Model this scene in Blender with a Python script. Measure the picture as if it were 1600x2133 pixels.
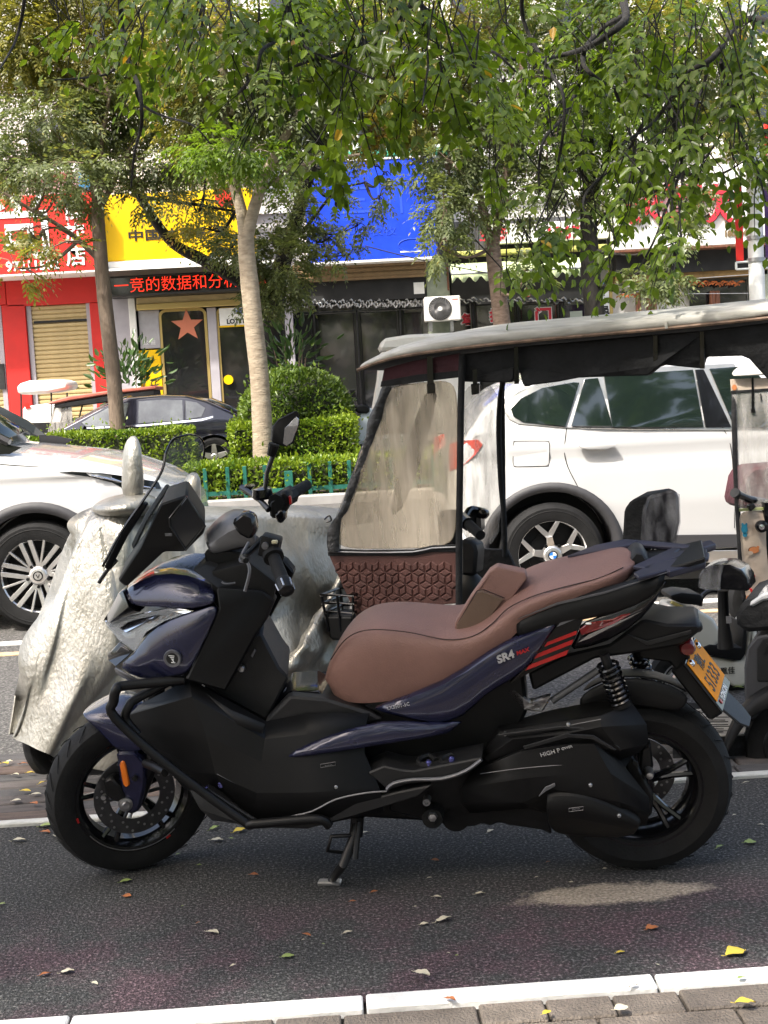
import bpy, bmesh, math, random
import numpy as np
from mathutils import Vector, Matrix
for o in list(bpy.data.objects): bpy.data.objects.remove(o)
sc = bpy.context.scene
COL = sc.collection
rnd = random.Random(7)

# ---------------------------------------------------------------- camera
FOC, CAMH, PITCH, YAW, ROLL = 2700.0, 1.45, math.atan(240/2700), math.radians(2.0), .055
_F = Vector((math.sin(YAW)*math.cos(PITCH), math.cos(YAW)*math.cos(PITCH), -math.sin(PITCH)))
_R = Vector((math.cos(YAW), -math.sin(YAW), 0)); _U = _R.cross(_F)
_R2 = _R*math.cos(ROLL) - _U*math.sin(ROLL); _U2 = _U*math.cos(ROLL) + _R*math.sin(ROLL)
CAM = Vector((0, 0, CAMH))
cd = bpy.data.cameras.new('camera'); cam = bpy.data.objects.new('camera', cd); COL.objects.link(cam)
cd.sensor_fit = 'VERTICAL'; cd.sensor_height = 36; cd.sensor_width = 27; cd.lens = 36*FOC/2133
cd.clip_start = .05; cd.clip_end = 2000
cam.matrix_world = Matrix((( _R2.x, _U2.x, -_F.x, 0), (_R2.y, _U2.y, -_F.y, 0), (_R2.z, _U2.z, -_F.z, CAMH), (0, 0, 0, 1)))
sc.camera = cam

# ---------------------------------------------------------------- daylight
SUN_EL, SUN_AZ = 54, 228         # sun high over the viewer's left shoulder; clumps added to the tree overhead shade the parking lane
w = bpy.data.worlds.new('World'); sc.world = w; w.use_nodes = True
nt = w.node_tree; nt.nodes.clear()
sky = nt.nodes.new('ShaderNodeTexSky'); sky.sky_type = 'NISHITA'; sky.sun_disc = False
sky.sun_elevation = math.radians(SUN_EL); sky.sun_rotation = math.radians(SUN_AZ)
sky.air_density = 1.0; sky.dust_density = 5.0; sky.ozone_density = .4
bgn = nt.nodes.new('ShaderNodeBackground'); bgn.inputs['Strength'].default_value = .15
wo = nt.nodes.new('ShaderNodeOutputWorld')
nt.links.new(sky.outputs[0], bgn.inputs['Color']); nt.links.new(bgn.outputs[0], wo.inputs['Surface'])
sd = bpy.data.lights.new('sun', 'SUN'); sun = bpy.data.objects.new('sun', sd); COL.objects.link(sun)
sd.energy = 2.8; sd.angle = math.radians(2.0); sd.color = (1, .965, .91)
_e, _a = math.radians(SUN_EL), math.radians(SUN_AZ)
SUNV = Vector((math.sin(_a)*math.cos(_e), math.cos(_a)*math.cos(_e), math.sin(_e)))
sun.rotation_euler = SUNV.to_track_quat('Z', 'Y').to_euler(); sun.location = (0, 0, 30)
vs = sc.view_settings; vs.view_transform = 'Standard'; vs.look = 'None'; vs.gamma = 1; vs.exposure = 1.52
vs.use_curve_mapping = False
vs.use_white_balance = True; vs.white_balance_temperature = 6650; vs.white_balance_tint = 8
sc.cycles.max_bounces = 8; sc.cycles.transparent_max_bounces = 12
sc.cycles.diffuse_bounces = 3; sc.cycles.glossy_bounces = 3; sc.cycles.transmission_bounces = 4
sc.cycles.caustics_reflective = False; sc.cycles.caustics_refractive = False
sc.cycles.use_denoising = True

# ---------------------------------------------------------------- frames: a thing's own axes (x along, y away, z up)
def ray(px, py):
    return _F + _R2*((px-800)/FOC) + _U2*((1066.5-py)/FOC)
def ground(px, py, z=0.0):
    d = ray(px, py); t = (z-CAMH)/d.z; return CAM + d*t
def wall(px, py, Y):
    d = ray(px, py); return CAM + d*(Y/d.y)
class Frame:
    def __init__(s, loc, yaw=0.0, lean=0.0):
        s.m = Matrix.Translation(loc) @ Matrix.Rotation(yaw, 4, 'Z') @ Matrix.Rotation(lean, 4, 'X'); s.i = s.m.inverted()
    def at(s, px, py, lat):
        o = s.i @ CAM; d = s.i.to_3x3() @ ray(px, py); t = (lat-o.y)/d.y; return o + d*t
    def on_x(s, px, py, x):
        o = s.i @ CAM; d = s.i.to_3x3() @ ray(px, py); t = (x-o.x)/d.x; return o + d*t
    def on_z(s, px, py, z):
        o = s.i @ CAM; d = s.i.to_3x3() @ ray(px, py); t = (z-o.z)/d.z; return o + d*t
def PX(t):
    return [tuple(float(v) for v in q.split(',')) for q in t.split()]
def row(fr, lat, t):
    pts = PX(t) if isinstance(t, str) else t
    ls = lat if isinstance(lat, (list, tuple)) else [lat]*len(pts)
    return [fr.at(p[0], p[1], l) for p, l in zip(pts, ls)]
ID = Frame((0, 0, 0))

# ---------------------------------------------------------------- materials
def nd(t, kind, **k):
    n = t.nodes.new(kind)
    for a, b in k.items(): setattr(n, a, b)
    return n
def pm(name, col, rough=.5, metal=0, var=0, vscale=6, col2=None, bump=0, bscale=60, coat=0, trans=0, alpha=1, emit=None, spec=.5, detail=6, stretch=None, ior=1.45):
    m = bpy.data.materials.new(name); m.use_nodes = True; t = m.node_tree; b = t.nodes['Principled BSDF']
    I = b.inputs
    I['Base Color'].default_value = (*col, 1); I['Roughness'].default_value = rough; I['Metallic'].default_value = metal
    I['Coat Weight'].default_value = coat; I['Coat Roughness'].default_value = .06; I['Transmission Weight'].default_value = trans
    I['Alpha'].default_value = alpha; I['Specular IOR Level'].default_value = spec; I['IOR'].default_value = ior
    tc = nd(t, 'ShaderNodeTexCoord'); src = tc.outputs['Object']
    if stretch:
        mp = nd(t, 'ShaderNodeMapping'); mp.inputs['Scale'].default_value = stretch
        t.links.new(src, mp.inputs['Vector']); src = mp.outputs[0]
    if var or col2:
        n = nd(t, 'ShaderNodeTexNoise'); n.inputs['Scale'].default_value = vscale; n.inputs['Detail'].default_value = detail
        n.inputs['Roughness'].default_value = .62
        t.links.new(src, n.inputs['Vector'])
        r = nd(t, 'ShaderNodeValToRGB'); r.color_ramp.elements[0].position = .34; r.color_ramp.elements[1].position = .66
        c2 = col2 or tuple(min(1, c*(1+var)) for c in col); c1 = col if col2 else tuple(c*(1-var) for c in col)
        r.color_ramp.elements[0].color = (*c1, 1); r.color_ramp.elements[1].color = (*c2, 1)
        t.links.new(n.outputs['Fac'], r.inputs[0]); t.links.new(r.outputs[0], I['Base Color'])
        mr = nd(t, 'ShaderNodeMapRange'); mr.inputs['To Min'].default_value = max(.02, rough-.07); mr.inputs['To Max'].default_value = min(1, rough+.1)
        t.links.new(n.outputs['Fac'], mr.inputs['Value']); t.links.new(mr.outputs[0], I['Roughness'])
    if bump:
        n2 = nd(t, 'ShaderNodeTexNoise'); n2.inputs['Scale'].default_value = bscale; n2.inputs['Detail'].default_value = 4
        t.links.new(src, n2.inputs['Vector'])
        bp = nd(t, 'ShaderNodeBump'); bp.inputs['Strength'].default_value = bump; bp.inputs['Distance'].default_value = .02
        t.links.new(n2.outputs['Fac'], bp.inputs['Height']); t.links.new(bp.outputs[0], I['Normal'])
    if emit:
        I['Emission Color'].default_value = (*emit[0], 1); I['Emission Strength'].default_value = emit[1]
    return m
def clear(name, tint, amount, rough=.1, haze=0.0, col=(.8, .8, .8), streak=None, spec=.5):
    """thin transparent sheet: see-through + gloss, with some milky dust"""
    m = bpy.data.materials.new(name); m.use_nodes = True; t = m.node_tree; t.nodes.clear()
    out = nd(t, 'ShaderNodeOutputMaterial'); tr = nd(t, 'ShaderNodeBsdfTransparent'); tr.inputs[0].default_value = (*tint, 1)
    pb = nd(t, 'ShaderNodeBsdfPrincipled'); pb.inputs['Base Color'].default_value = (*col, 1); pb.inputs['Roughness'].default_value = rough
    pb.inputs['Specular IOR Level'].default_value = spec
    mx = nd(t, 'ShaderNodeMixShader')
    if streak:
        tc = nd(t, 'ShaderNodeTexCoord'); mp = nd(t, 'ShaderNodeMapping'); mp.inputs['Scale'].default_value = streak[0]
        mp.inputs['Rotation'].default_value = (0, streak[4] if len(streak) > 4 else 0, 0)
        n = nd(t, 'ShaderNodeTexNoise'); n.inputs['Scale'].default_value = streak[1]; n.inputs['Detail'].default_value = 5
        mr = nd(t, 'ShaderNodeMapRange'); mr.inputs['From Min'].default_value = .35; mr.inputs['From Max'].default_value = .65
        mr.inputs['To Min'].default_value = streak[2]; mr.inputs['To Max'].default_value = streak[3]
        t.links.new(tc.outputs['Object'], mp.inputs[0]); t.links.new(mp.outputs[0], n.inputs['Vector'])
        t.links.new(n.outputs['Fac'], mr.inputs['Value']); t.links.new(mr.outputs[0], mx.inputs[0])
        bp = nd(t, 'ShaderNodeBump'); bp.inputs['Strength'].default_value = .35; bp.inputs['Distance'].default_value = .02
        t.links.new(n.outputs['Fac'], bp.inputs['Height']); t.links.new(bp.outputs[0], pb.inputs['Normal'])
    else:
        mx.inputs[0].default_value = amount
    t.links.new(tr.outputs[0], mx.inputs[1]); t.links.new(pb.outputs[0], mx.inputs[2]); t.links.new(mx.outputs[0], out.inputs[0])
    return m
def leafmat(name, c1, c2, trans=.45, rough=.45, scale=1.2, c3=None):
    m = bpy.data.materials.new(name); m.use_nodes = True; t = m.node_tree; t.nodes.clear()
    out = nd(t, 'ShaderNodeOutputMaterial'); pb = nd(t, 'ShaderNodeBsdfPrincipled'); tl = nd(t, 'ShaderNodeBsdfTranslucent'); mx = nd(t, 'ShaderNodeMixShader')
    pb.inputs['Roughness'].default_value = rough; mx.inputs[0].default_value = trans
    geo = nd(t, 'ShaderNodeNewGeometry'); tc = nd(t, 'ShaderNodeTexCoord')
    n = nd(t, 'ShaderNodeTexNoise'); n.inputs['Scale'].default_value = scale; n.inputs['Detail'].default_value = 3
    t.links.new(tc.outputs['Object'], n.inputs['Vector'])
    ad = nd(t, 'ShaderNodeMath', operation='MULTIPLY_ADD'); ad.inputs[1].default_value = .5
    t.links.new(geo.outputs['Random Per Island'], ad.inputs[0])
    sb = nd(t, 'ShaderNodeMath', operation='MULTIPLY_ADD'); sb.inputs[1].default_value = 1.2; sb.inputs[2].default_value = -.4
    t.links.new(n.outputs['Fac'], sb.inputs[0]); t.links.new(sb.outputs[0], ad.inputs[2])
    oi = nd(t, 'ShaderNodeObjectInfo'); a2 = nd(t, 'ShaderNodeMath', operation='MULTIPLY_ADD'); a2.inputs[1].default_value = .1
    t.links.new(oi.outputs['Random'], a2.inputs[0]); t.links.new(ad.outputs[0], a2.inputs[2])
    r = nd(t, 'ShaderNodeValToRGB'); e = r.color_ramp.elements; e[0].color = (*c1, 1); e[1].color = (*c2, 1); e[0].position = .1; e[1].position = .8
    if c3:
        q = r.color_ramp.elements.new(.9); q.color = (*c3, 1)
    t.links.new(a2.outputs[0], r.inputs[0])
    t.links.new(r.outputs[0], pb.inputs['Base Color'])
    br = nd(t, 'ShaderNodeMix', data_type='RGBA', blend_type='MULTIPLY'); br.inputs[0].default_value = 1; br.inputs[7].default_value = (1.5, 1.55, .7, 1)
    t.links.new(r.outputs[0], br.inputs[6]); t.links.new(br.outputs[2], tl.inputs['Color'])
    t.links.new(pb.outputs[0], mx.inputs[1]); t.links.new(tl.outputs[0], mx.inputs[2]); t.links.new(mx.outputs[0], out.inputs[0])
    return m

# ---------------------------------------------------------------- mesh tools
class MB:
    def __init__(s): s.v = []; s.f = []
    def add(s, vs, fs):
        b = len(s.v); s.v += [Vector(q) for q in vs]; s.f += [tuple(i+b for i in f) for f in fs]; return s
    def box(s, lo, hi, taper=0):
        x0, y0, z0 = lo; x1, y1, z1 = hi; t = taper
        return s.add([(x0,y0,z0),(x1,y0,z0),(x1,y1,z0),(x0,y1,z0),(x0+t,y0+t,z1),(x1-t,y0+t,z1),(x1-t,y1-t,z1),(x0+t,y1-t,z1)],
                     [(3,2,1,0),(4,5,6,7),(0,1,5,4),(1,2,6,5),(2,3,7,6),(3,0,4,7)])
    def obox(s, c, sx, sy, sz, rot=None):
        c = Vector(c); R = rot.to_3x3() if rot else Matrix.Identity(3)
        vs = [c + R @ Vector((a*sx/2, b*sy/2, d*sz/2)) for d in (-1, 1) for a, b in ((-1,-1),(1,-1),(1,1),(-1,1))]
        return s.add(vs, [(3,2,1,0),(4,5,6,7),(0,1,5,4),(1,2,6,5),(2,3,7,6),(3,0,4,7)])
    def prism(s, pts, off):
        """polygon (any points) pushed along vector off"""
        n = len(pts); off = Vector(off)
        a = [Vector(p) for p in pts]; b = [p + off for p in a]
        return s.add(a + b, [tuple(range(n)), tuple(range(2*n-1, n-1, -1))] + [(i, i+n, (i+1) % n + n, (i+1) % n) for i in range(n)])
    def bridge(s, A, B):
        n = len(A); assert n == len(B), (n, len(B))
        return s.add(list(A)+list(B), [tuple(range(n)), tuple(range(2*n-1, n-1, -1))] + [(i, i+n, (i+1) % n + n, (i+1) % n) for i in range(n)])
    def tube(s, pts, r, seg=8, cap=True, closed=False):
        pts = [Vector(p) for p in pts]; n = len(pts); rs = r if isinstance(r, (list, tuple)) else [r]*n
        b = len(s.v); prev = None
        for i, p in enumerate(pts):
            if closed: d = pts[(i+1) % n] - pts[i-1]
            else: d = pts[min(i+1, n-1)] - pts[max(i-1, 0)]
            d = d.normalized() if d.length > 1e-9 else Vector((0, 0, 1))
            if prev is None:
                u = d.cross(Vector((0, 0, 1)) if abs(d.z) < .9 else Vector((1, 0, 0))).normalized()
            else:
                u = (prev - d*prev.dot(d)); u = u.normalized() if u.length > 1e-6 else d.orthogonal().normalized()
            prev = u; v = d.cross(u)
            s.v += [p + (u*math.cos(6.28318*k/seg) + v*math.sin(6.28318*k/seg))*rs[i] for k in range(seg)]
        for i in range(n if closed else n-1):
            j = (i+1) % n
            s.f += [(b+i*seg+k, b+i*seg+(k+1) % seg, b+j*seg+(k+1) % seg, b+j*seg+k) for k in range(seg)]
        if cap and not closed:
            s.f.append(tuple(b+k for k in range(seg-1, -1, -1))); s.f.append(tuple(b+(n-1)*seg+k for k in range(seg)))
        return s
    def lathe(s, prof, c, axis='y', seg=32, m=None):
        """prof: [(radius, along)] closed ring swept about axis"""
        b = len(s.v); n = len(prof); c = Vector(c)
        for k in range(seg):
            a = 6.2831853*k/seg; ca, sa = math.cos(a), math.sin(a)
            for r, h in prof:
                q = Vector((r*ca, h, r*sa)) if axis == 'y' else Vector((r*ca, r*sa, h))
                s.v.append(c + (m @ q if m else q))
        for k in range(seg):
            k2 = (k+1) % seg
            for i in range(n-1):
                s.f.append((b+k*n+i, b+k2*n+i, b+k2*n+i+1, b+k*n+i+1))
        return s
    def grid(s, rows, closed=False):
        b = len(s.v); n = len(rows[0]); assert all(len(r) == n for r in rows), [len(r) for r in rows]
        for r in rows: s.v += [Vector(p) for p in r]
        for i in range(len(rows)-1):
            for j in range(n-1 if not closed else n):
                k = (j+1) % n
                s.f.append((b+i*n+j, b+i*n+k, b+(i+1)*n+k, b+(i+1)*n+j))
        return s
    def xf(s, m, start=0):
        for i in range(start, len(s.v)): s.v[i] = m @ s.v[i]
        return s
    def mirror_y(s):
        r = MB(); r.v = [Vector((p.x, -p.y, p.z)) for p in s.v]; r.f = [tuple(reversed(f)) for f in s.f]; return r
    def mesh(s, name, mat=None, bevel=0, smooth=True, angle=35, seg=1, merge=0):
        me = bpy.data.meshes.new(name); me.from_pydata([tuple(p) for p in s.v], [], s.f)
        bm = bmesh.new(); bm.from_mesh(me)
        if merge: bmesh.ops.remove_doubles(bm, verts=bm.verts, dist=merge)
        bmesh.ops.recalc_face_normals(bm, faces=bm.faces)
        if bevel:
            es = [e for e in bm.edges if len(e.link_faces) == 2 and e.calc_face_angle(0) > .5]
            bmesh.ops.bevel(bm, geom=es, offset=bevel, segments=seg, profile=.6, affect='EDGES', clamp_overlap=True)
        bmesh.ops.triangulate(bm, faces=[f for f in bm.faces if len(f.verts) > 4], ngon_method='EAR_CLIP')
        bm.to_mesh(me); bm.free()
        if smooth:
            me.polygons.foreach_set('use_smooth', [True]*len(me.polygons)); me.set_sharp_from_angle(angle=math.radians(angle))
        if mat: me.materials.append(mat)
        return me
    def obj(s, name, mat, parent=None, bevel=0, smooth=True, angle=35, sub=0, solid=0, seg=1, merge=0, **props):
        o = bpy.data.objects.new(name, s.mesh(name, mat, bevel, smooth, angle, seg, merge)); COL.objects.link(o)
        if parent: o.parent = parent
        if solid:
            md = o.modifiers.new('solidify', 'SOLIDIFY'); md.thickness = solid; md.offset = 0
        if sub:
            md = o.modifiers.new('subsurf', 'SUBSURF'); md.levels = sub; md.render_levels = sub
        for k, v in props.items(): o[k] = v
        return o
def thing(name, label, cat, fr=None, group=None, loc=None):
    o = bpy.data.objects.new(name, None); COL.objects.link(o); o.empty_display_size = .2
    if fr: o.matrix_world = fr.m
    elif loc is not None: o.location = loc
    o['label'] = label; o['category'] = cat
    if group: o['group'] = group
    return o
def tag(o, label, cat, group=None):
    o['label'] = label; o['category'] = cat
    if group: o['group'] = group
    return o
def rawmesh(name, V, F, mat, parent=None, smooth=False, **props):
    """big numpy meshes (leaves): all faces the same size"""
    V = np.asarray(V, np.float32).reshape(-1, 3); F = np.asarray(F, np.int32); k = F.shape[1]
    me = bpy.data.meshes.new(name); me.vertices.add(len(V)); me.vertices.foreach_set('co', V.ravel())
    me.loops.add(F.size); me.loops.foreach_set('vertex_index', F.ravel())
    me.polygons.add(len(F)); me.polygons.foreach_set('loop_start', np.arange(0, F.size, k, dtype=np.int32))
    me.polygons.foreach_set('loop_total', np.full(len(F), k, np.int32))
    if smooth: me.polygons.foreach_set('use_smooth', [True]*len(F))
    me.update(calc_edges=True); me.validate()
    me.materials.append(mat); o = bpy.data.objects.new(name, me); COL.objects.link(o)
    if parent: o.parent = parent
    for a, b in props.items(): o[a] = b
    return o
def text(name, s, mat, parent, origin, xdir, ydir, size, depth=.004, align='CENTER', shear=0, bold=0, sx=1, name_label=None, emb=.0):
    """flat or raised lettering turned into a mesh; origin/xdir/ydir in the parent's space"""
    cu = bpy.data.curves.new(name, 'FONT'); cu.body = s; cu.size = size; cu.align_x = align; cu.align_y = 'CENTER'
    cu.extrude = depth/2; cu.shear = shear; cu.offset = bold; cu.resolution_u = 3
    to = bpy.data.objects.new(name, cu); COL.objects.link(to)
    dg = bpy.context.evaluated_depsgraph_get(); me = bpy.data.meshes.new_from_object(to.evaluated_get(dg))
    bpy.data.objects.remove(to); bpy.data.curves.remove(cu)
    X = Vector(xdir).normalized(); Y = Vector(ydir); Y = (Y - X*Y.dot(X)).normalized(); Z = X.cross(Y)
    me.transform(Matrix((( X.x*sx, Y.x, Z.x, origin[0]), (X.y*sx, Y.y, Z.y, origin[1]), (X.z*sx, Y.z, Z.z, origin[2]), (0, 0, 0, 1))))
    me.materials.clear(); me.materials.append(mat)
    o = bpy.data.objects.new(name, me); COL.objects.link(o)
    if parent: o.parent = parent
    return o
def curve(pts, n=6):
    """Catmull-Rom through points"""
    P = [Vector(p) for p in pts]; out = []
    for i in range(len(P)-1):
        a, b, c, d = P[max(i-1, 0)], P[i], P[i+1], P[min(i+2, len(P)-1)]
        for k in range(n):
            t = k/n
            out.append(.5*((2*b) + (c-a)*t + (2*a-5*b+4*c-d)*t*t + (3*b-a-3*c+d)*t**3))
    out.append(P[-1]); return out

# ================================================================ MATERIALS shared
M = {}
M['blue'] = pm('blue_paint', (.012, .014, .044), .24, .3, coat=.7, var=.12, vscale=9)
M['plastic'] = pm('black_plastic', (.0055, .0055, .006), .5, bump=.06, bscale=400, var=.25, vscale=5, spec=.3)
M['gloss'] = pm('gloss_black', (.005, .005, .006), .16, coat=.25)
M['grey'] = pm('grey_plastic', (.014, .014, .015), .5, spec=.4, bump=.08, bscale=350, var=.2)
M['silvergrey'] = pm('silver_grey_plastic', (.13, .13, .14), .38, .3, var=.15)
M['rack'] = pm('rack_violet_grey', (.03, .028, .045), .45, .2, var=.2, bump=.05, bscale=300)
M['seat'] = pm('brown_leather', (.225, .122, .100), .5, var=.12, vscale=5, bump=.22, bscale=230, spec=.4)
M['suede'] = pm('olive_brown_leather', (.135, .088, .062), .6, var=.12, bump=.15, bscale=260)
M['rubber'] = pm('rubber', (.008, .008, .0085), .75, spec=.35, var=.4, vscale=12, bump=.12, bscale=120)
M['steel'] = pm('steel', (.42, .42, .43), .32, .9, var=.2)
M['darksteel'] = pm('dark_steel', (.016, .016, .017), .4, .6, var=.3)
M['chrome'] = pm('chrome', (.75, .75, .77), .12, 1)
M['red'] = pm('red_decal', (.42, .012, .012), .35, coat=.4)
M['redlens'] = pm('red_lens', (.16, .006, .008), .12, coat=.8)
M['amber'] = pm('amber_reflector', (.75, .17, .008), .25, coat=.6, bump=.3, bscale=500)
M['white'] = pm('white_print', (.8, .8, .8), .5)
M['black'] = pm('black_print', (.01, .01, .01), .5)
M['screen'] = pm('dark_screen', (.006, .006, .007), .06, coat=.6)
M['plate'] = pm('plate_orange', (.80, .27, .0), .55, var=.08, vscale=20, spec=.2)
M['glass'] = clear('screen_glass', (.93, .95, .95), .10, .04, col=(.5, .52, .55))
M['lens'] = clear('lamp_lens', (.9, .92, .94), .35, .05, col=(.55, .57, .6))
M['badge'] = pm('badge_silver', (.55, .55, .56), .3, .5)
M['stitch'] = pm('dark_stitch', (.035, .018, .015), .7)

# ================================================================ GROUND
def asphalt(name, c1, c2, grain, tint=None, patch=None, c3=None):
    m = pm(name, c1, .86, bump=.9, bscale=170, spec=.25); t = m.node_tree; b = t.nodes['Principled BSDF']
    tc = nd(t, 'ShaderNodeTexCoord')
    n = nd(t, 'ShaderNodeTexNoise'); n.inputs['Scale'].default_value = grain; n.inputs['Detail'].default_value = 3; n.inputs['Roughness'].default_value = .7
    t.links.new(tc.outputs['Object'], n.inputs['Vector'])
    r = nd(t, 'ShaderNodeValToRGB'); e = r.color_ramp.elements; e[0].position = .36; e[0].color = (*[c*.45 for c in c1], 1); e[1].position = .72; e[1].color = (*c2, 1)
    q = r.color_ramp.elements.new(.54); q.color = (*c1, 1)
    t.links.new(n.outputs['Fac'], r.inputs[0]); last = r.outputs[0]
    if tint:
        n2 = nd(t, 'ShaderNodeTexNoise'); n2.inputs['Scale'].default_value = 2.6; n2.inputs['Detail'].default_value = 9; n2.inputs['Roughness'].default_value = .75
        t.links.new(tc.outputs['Object'], n2.inputs['Vector'])
        mr = nd(t, 'ShaderNodeMapRange'); mr.inputs['From Min'].default_value = .44; mr.inputs['From Max'].default_value = .58
        t.links.new(n2.outputs['Fac'], mr.inputs['Value'])
        sx = nd(t, 'ShaderNodeSeparateXYZ'); t.links.new(tc.outputs['Object'], sx.inputs[0])
        m2 = nd(t, 'ShaderNodeMapRange'); m2.inputs['From Min'].default_value = tint[1]; m2.inputs['From Max'].default_value = tint[2]
        t.links.new(sx.outputs['Y'], m2.inputs['Value'])
        mu = nd(t, 'ShaderNodeMath', operation='MULTIPLY'); t.links.new(mr.outputs[0], mu.inputs[0]); t.links.new(m2.outputs[0], mu.inputs[1])
        mx = nd(t, 'ShaderNodeMix', data_type='RGBA', blend_type='MULTIPLY'); mx.inputs[7].default_value = (*tint[0], 1)
        t.links.new(mu.outputs[0], mx.inputs[0]); t.links.new(last, mx.inputs[6]); last = mx.outputs[2]
    if patch:                                   # pool of sunlight painted into the colour, with its own ragged outline
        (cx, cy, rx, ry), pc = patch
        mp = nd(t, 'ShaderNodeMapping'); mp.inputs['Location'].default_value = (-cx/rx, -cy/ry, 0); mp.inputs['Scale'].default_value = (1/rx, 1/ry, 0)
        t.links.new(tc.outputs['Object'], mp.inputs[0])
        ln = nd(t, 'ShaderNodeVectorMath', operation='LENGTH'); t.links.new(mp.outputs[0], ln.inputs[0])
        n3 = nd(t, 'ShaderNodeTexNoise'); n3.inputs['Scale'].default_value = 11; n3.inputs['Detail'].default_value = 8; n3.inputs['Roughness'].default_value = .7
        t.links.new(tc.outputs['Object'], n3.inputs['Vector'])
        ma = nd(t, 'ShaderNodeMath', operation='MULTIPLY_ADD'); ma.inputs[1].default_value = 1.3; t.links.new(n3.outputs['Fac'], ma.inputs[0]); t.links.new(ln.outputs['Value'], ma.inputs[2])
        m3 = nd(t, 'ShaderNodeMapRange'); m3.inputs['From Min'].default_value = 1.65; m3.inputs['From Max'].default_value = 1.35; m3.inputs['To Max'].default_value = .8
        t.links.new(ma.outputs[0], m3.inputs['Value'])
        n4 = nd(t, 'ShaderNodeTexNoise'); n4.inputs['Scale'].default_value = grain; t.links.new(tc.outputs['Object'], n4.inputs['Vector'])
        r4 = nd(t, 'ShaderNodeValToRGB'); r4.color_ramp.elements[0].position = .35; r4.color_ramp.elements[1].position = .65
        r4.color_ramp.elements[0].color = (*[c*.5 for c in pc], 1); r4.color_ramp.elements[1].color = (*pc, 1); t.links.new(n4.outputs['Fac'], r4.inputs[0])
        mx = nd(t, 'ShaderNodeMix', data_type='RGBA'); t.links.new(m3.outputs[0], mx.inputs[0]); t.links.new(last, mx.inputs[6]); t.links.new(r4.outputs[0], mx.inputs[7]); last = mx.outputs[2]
    t.links.new(last, b.inputs['Base Color'])
    return m
def sheet(name, x0, y0, x1, y1, z, mat):
    return MB().add([(x0, y0, z), (x1, y0, z), (x1, y1, z), (x0, y1, z)], [(0, 1, 2, 3)]).obj(name, mat, smooth=False, kind='structure')

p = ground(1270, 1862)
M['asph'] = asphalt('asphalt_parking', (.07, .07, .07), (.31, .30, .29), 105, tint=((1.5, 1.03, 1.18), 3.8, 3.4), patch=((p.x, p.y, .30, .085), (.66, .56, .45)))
M['road'] = asphalt('asphalt_road', (.13, .125, .12), (.34, .32, .30), 70)
M['far'] = asphalt('paving_far', (.2, .19, .18), (.34, .32, .3), 30)
KY = ground(800, 2077).y; LY = ground(800, 1672).y; RY = ground(60, 1572).y; WY = ground(60, 1338).y; HY = ground(560, 1056).y
sheet('ground', -400, -60, 400, 900, -.06, M['far'])
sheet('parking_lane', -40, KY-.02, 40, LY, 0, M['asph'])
sheet('road', -60, RY, 60, HY, -.004, M['road'])
M['line'] = pm('road_paint', (.72, .72, .7), .6, var=.2, vscale=14)
M['oline'] = pm('worn_line', (.5, .36, .22), .7, var=.3, vscale=14)
MB().box((-30, WY-.06, -.003), (30, WY+.06, .004)).obj('lane_line', M['line'], kind='structure')
y2 = ground(40, 1361).y
MB().box((-30, y2-.05, -.003), (30, y2+.05, .003)).obj('lane_line', M['oline'], kind='structure')
# near kerb: white flush stones, one object each
M['kerb'] = pm('white_kerb', (.74, .73, .71), .7, var=.12, vscale=9, bump=.2, bscale=90)
kerb = bpy.data.objects.new('kerb', None); COL.objects.link(kerb); kerb['kind'] = 'structure'
KW = KY - ground(800, 2106).y
jx = [ground(150, 2122).x, ground(765, 2078).x, ground(1360, 2038).x]; step = (jx[2]-jx[0])/2
xs = [jx[0]+step*k for k in range(-8, 11)]
for a, b in zip(xs[:-1], xs[1:]):
    MB().box((a+.004, KY-KW, -.08), (b-.004, KY, .012+rnd.uniform(-.002, .002))).obj('kerb_stone', M['kerb'], kerb, bevel=.004)
sheet('joint_bed', -40, KY-KW-3.2, 40, KY, -.012, pm('joint_sand', (.035, .03, .026), .95, bump=.5, bscale=120))
# near footpath pavers
pav = bpy.data.objects.new('footpath', None); COL.objects.link(pav); pav['kind'] = 'structure'
pm_ = [pm('paver_%d' % k, c, .85, var=.28, vscale=7, bump=.7, bscale=140) for k, c in enumerate([(.15, .125, .105), (.175, .145, .12), (.125, .108, .094)])]
y = KY-KW-.004
for r_ in range(7):
    h = .105; x = -1.5 + (r_ % 2)*.11 + rnd.uniform(-.02, .02)
    while x < 1.6:
        L = rnd.choice([.16, .16, .32])
        MB().box((x, y-h+.006, -.05), (x+L-.007, y, .002+rnd.uniform(-.003, .003))).obj('paver', pm_[rnd.randrange(3)], pav, bevel=.004)
        x += L
    y -= h
# brick strip between parking lane and road
strip = bpy.data.objects.new('brick_strip', None); COL.objects.link(strip); strip['kind'] = 'structure'
M['edge'] = pm('pale_edging', (.5, .5, .47), .7, var=.2, vscale=9, bump=.3, bscale=80)
x = -3.2
while x < 3.6:
    MB().box((x, LY, -.05), (x+.59, LY+.045, .014)).obj('edging_stone', M['edge'], strip, bevel=.004); x += .6
sb = [pm('strip_brick_%d' % k, c, .8, var=.3, vscale=6, bump=.6, bscale=110, stretch=(1, 5, 1)) for k, c in enumerate([(.085, .08, .08), (.11, .095, .09), (.13, .095, .08)])]
y = LY+.05; r_ = 0
while y < RY-.05:
    x = -3.2 + (r_ % 2)*.03
    while x < 3.6:
        L = .42
        MB().box((x, y, -.05), (x+L-.012, y+.098, .006+rnd.uniform(-.004, .004))).obj('brick', sb[rnd.choice([0, 0, 1, 1, 2])], strip, bevel=.005)
        x += L
    y += .107; r_ += 1
sheet('strip_bed', -40, LY, 40, RY+.02, -.02, bpy.data.materials['joint_sand'])

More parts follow.
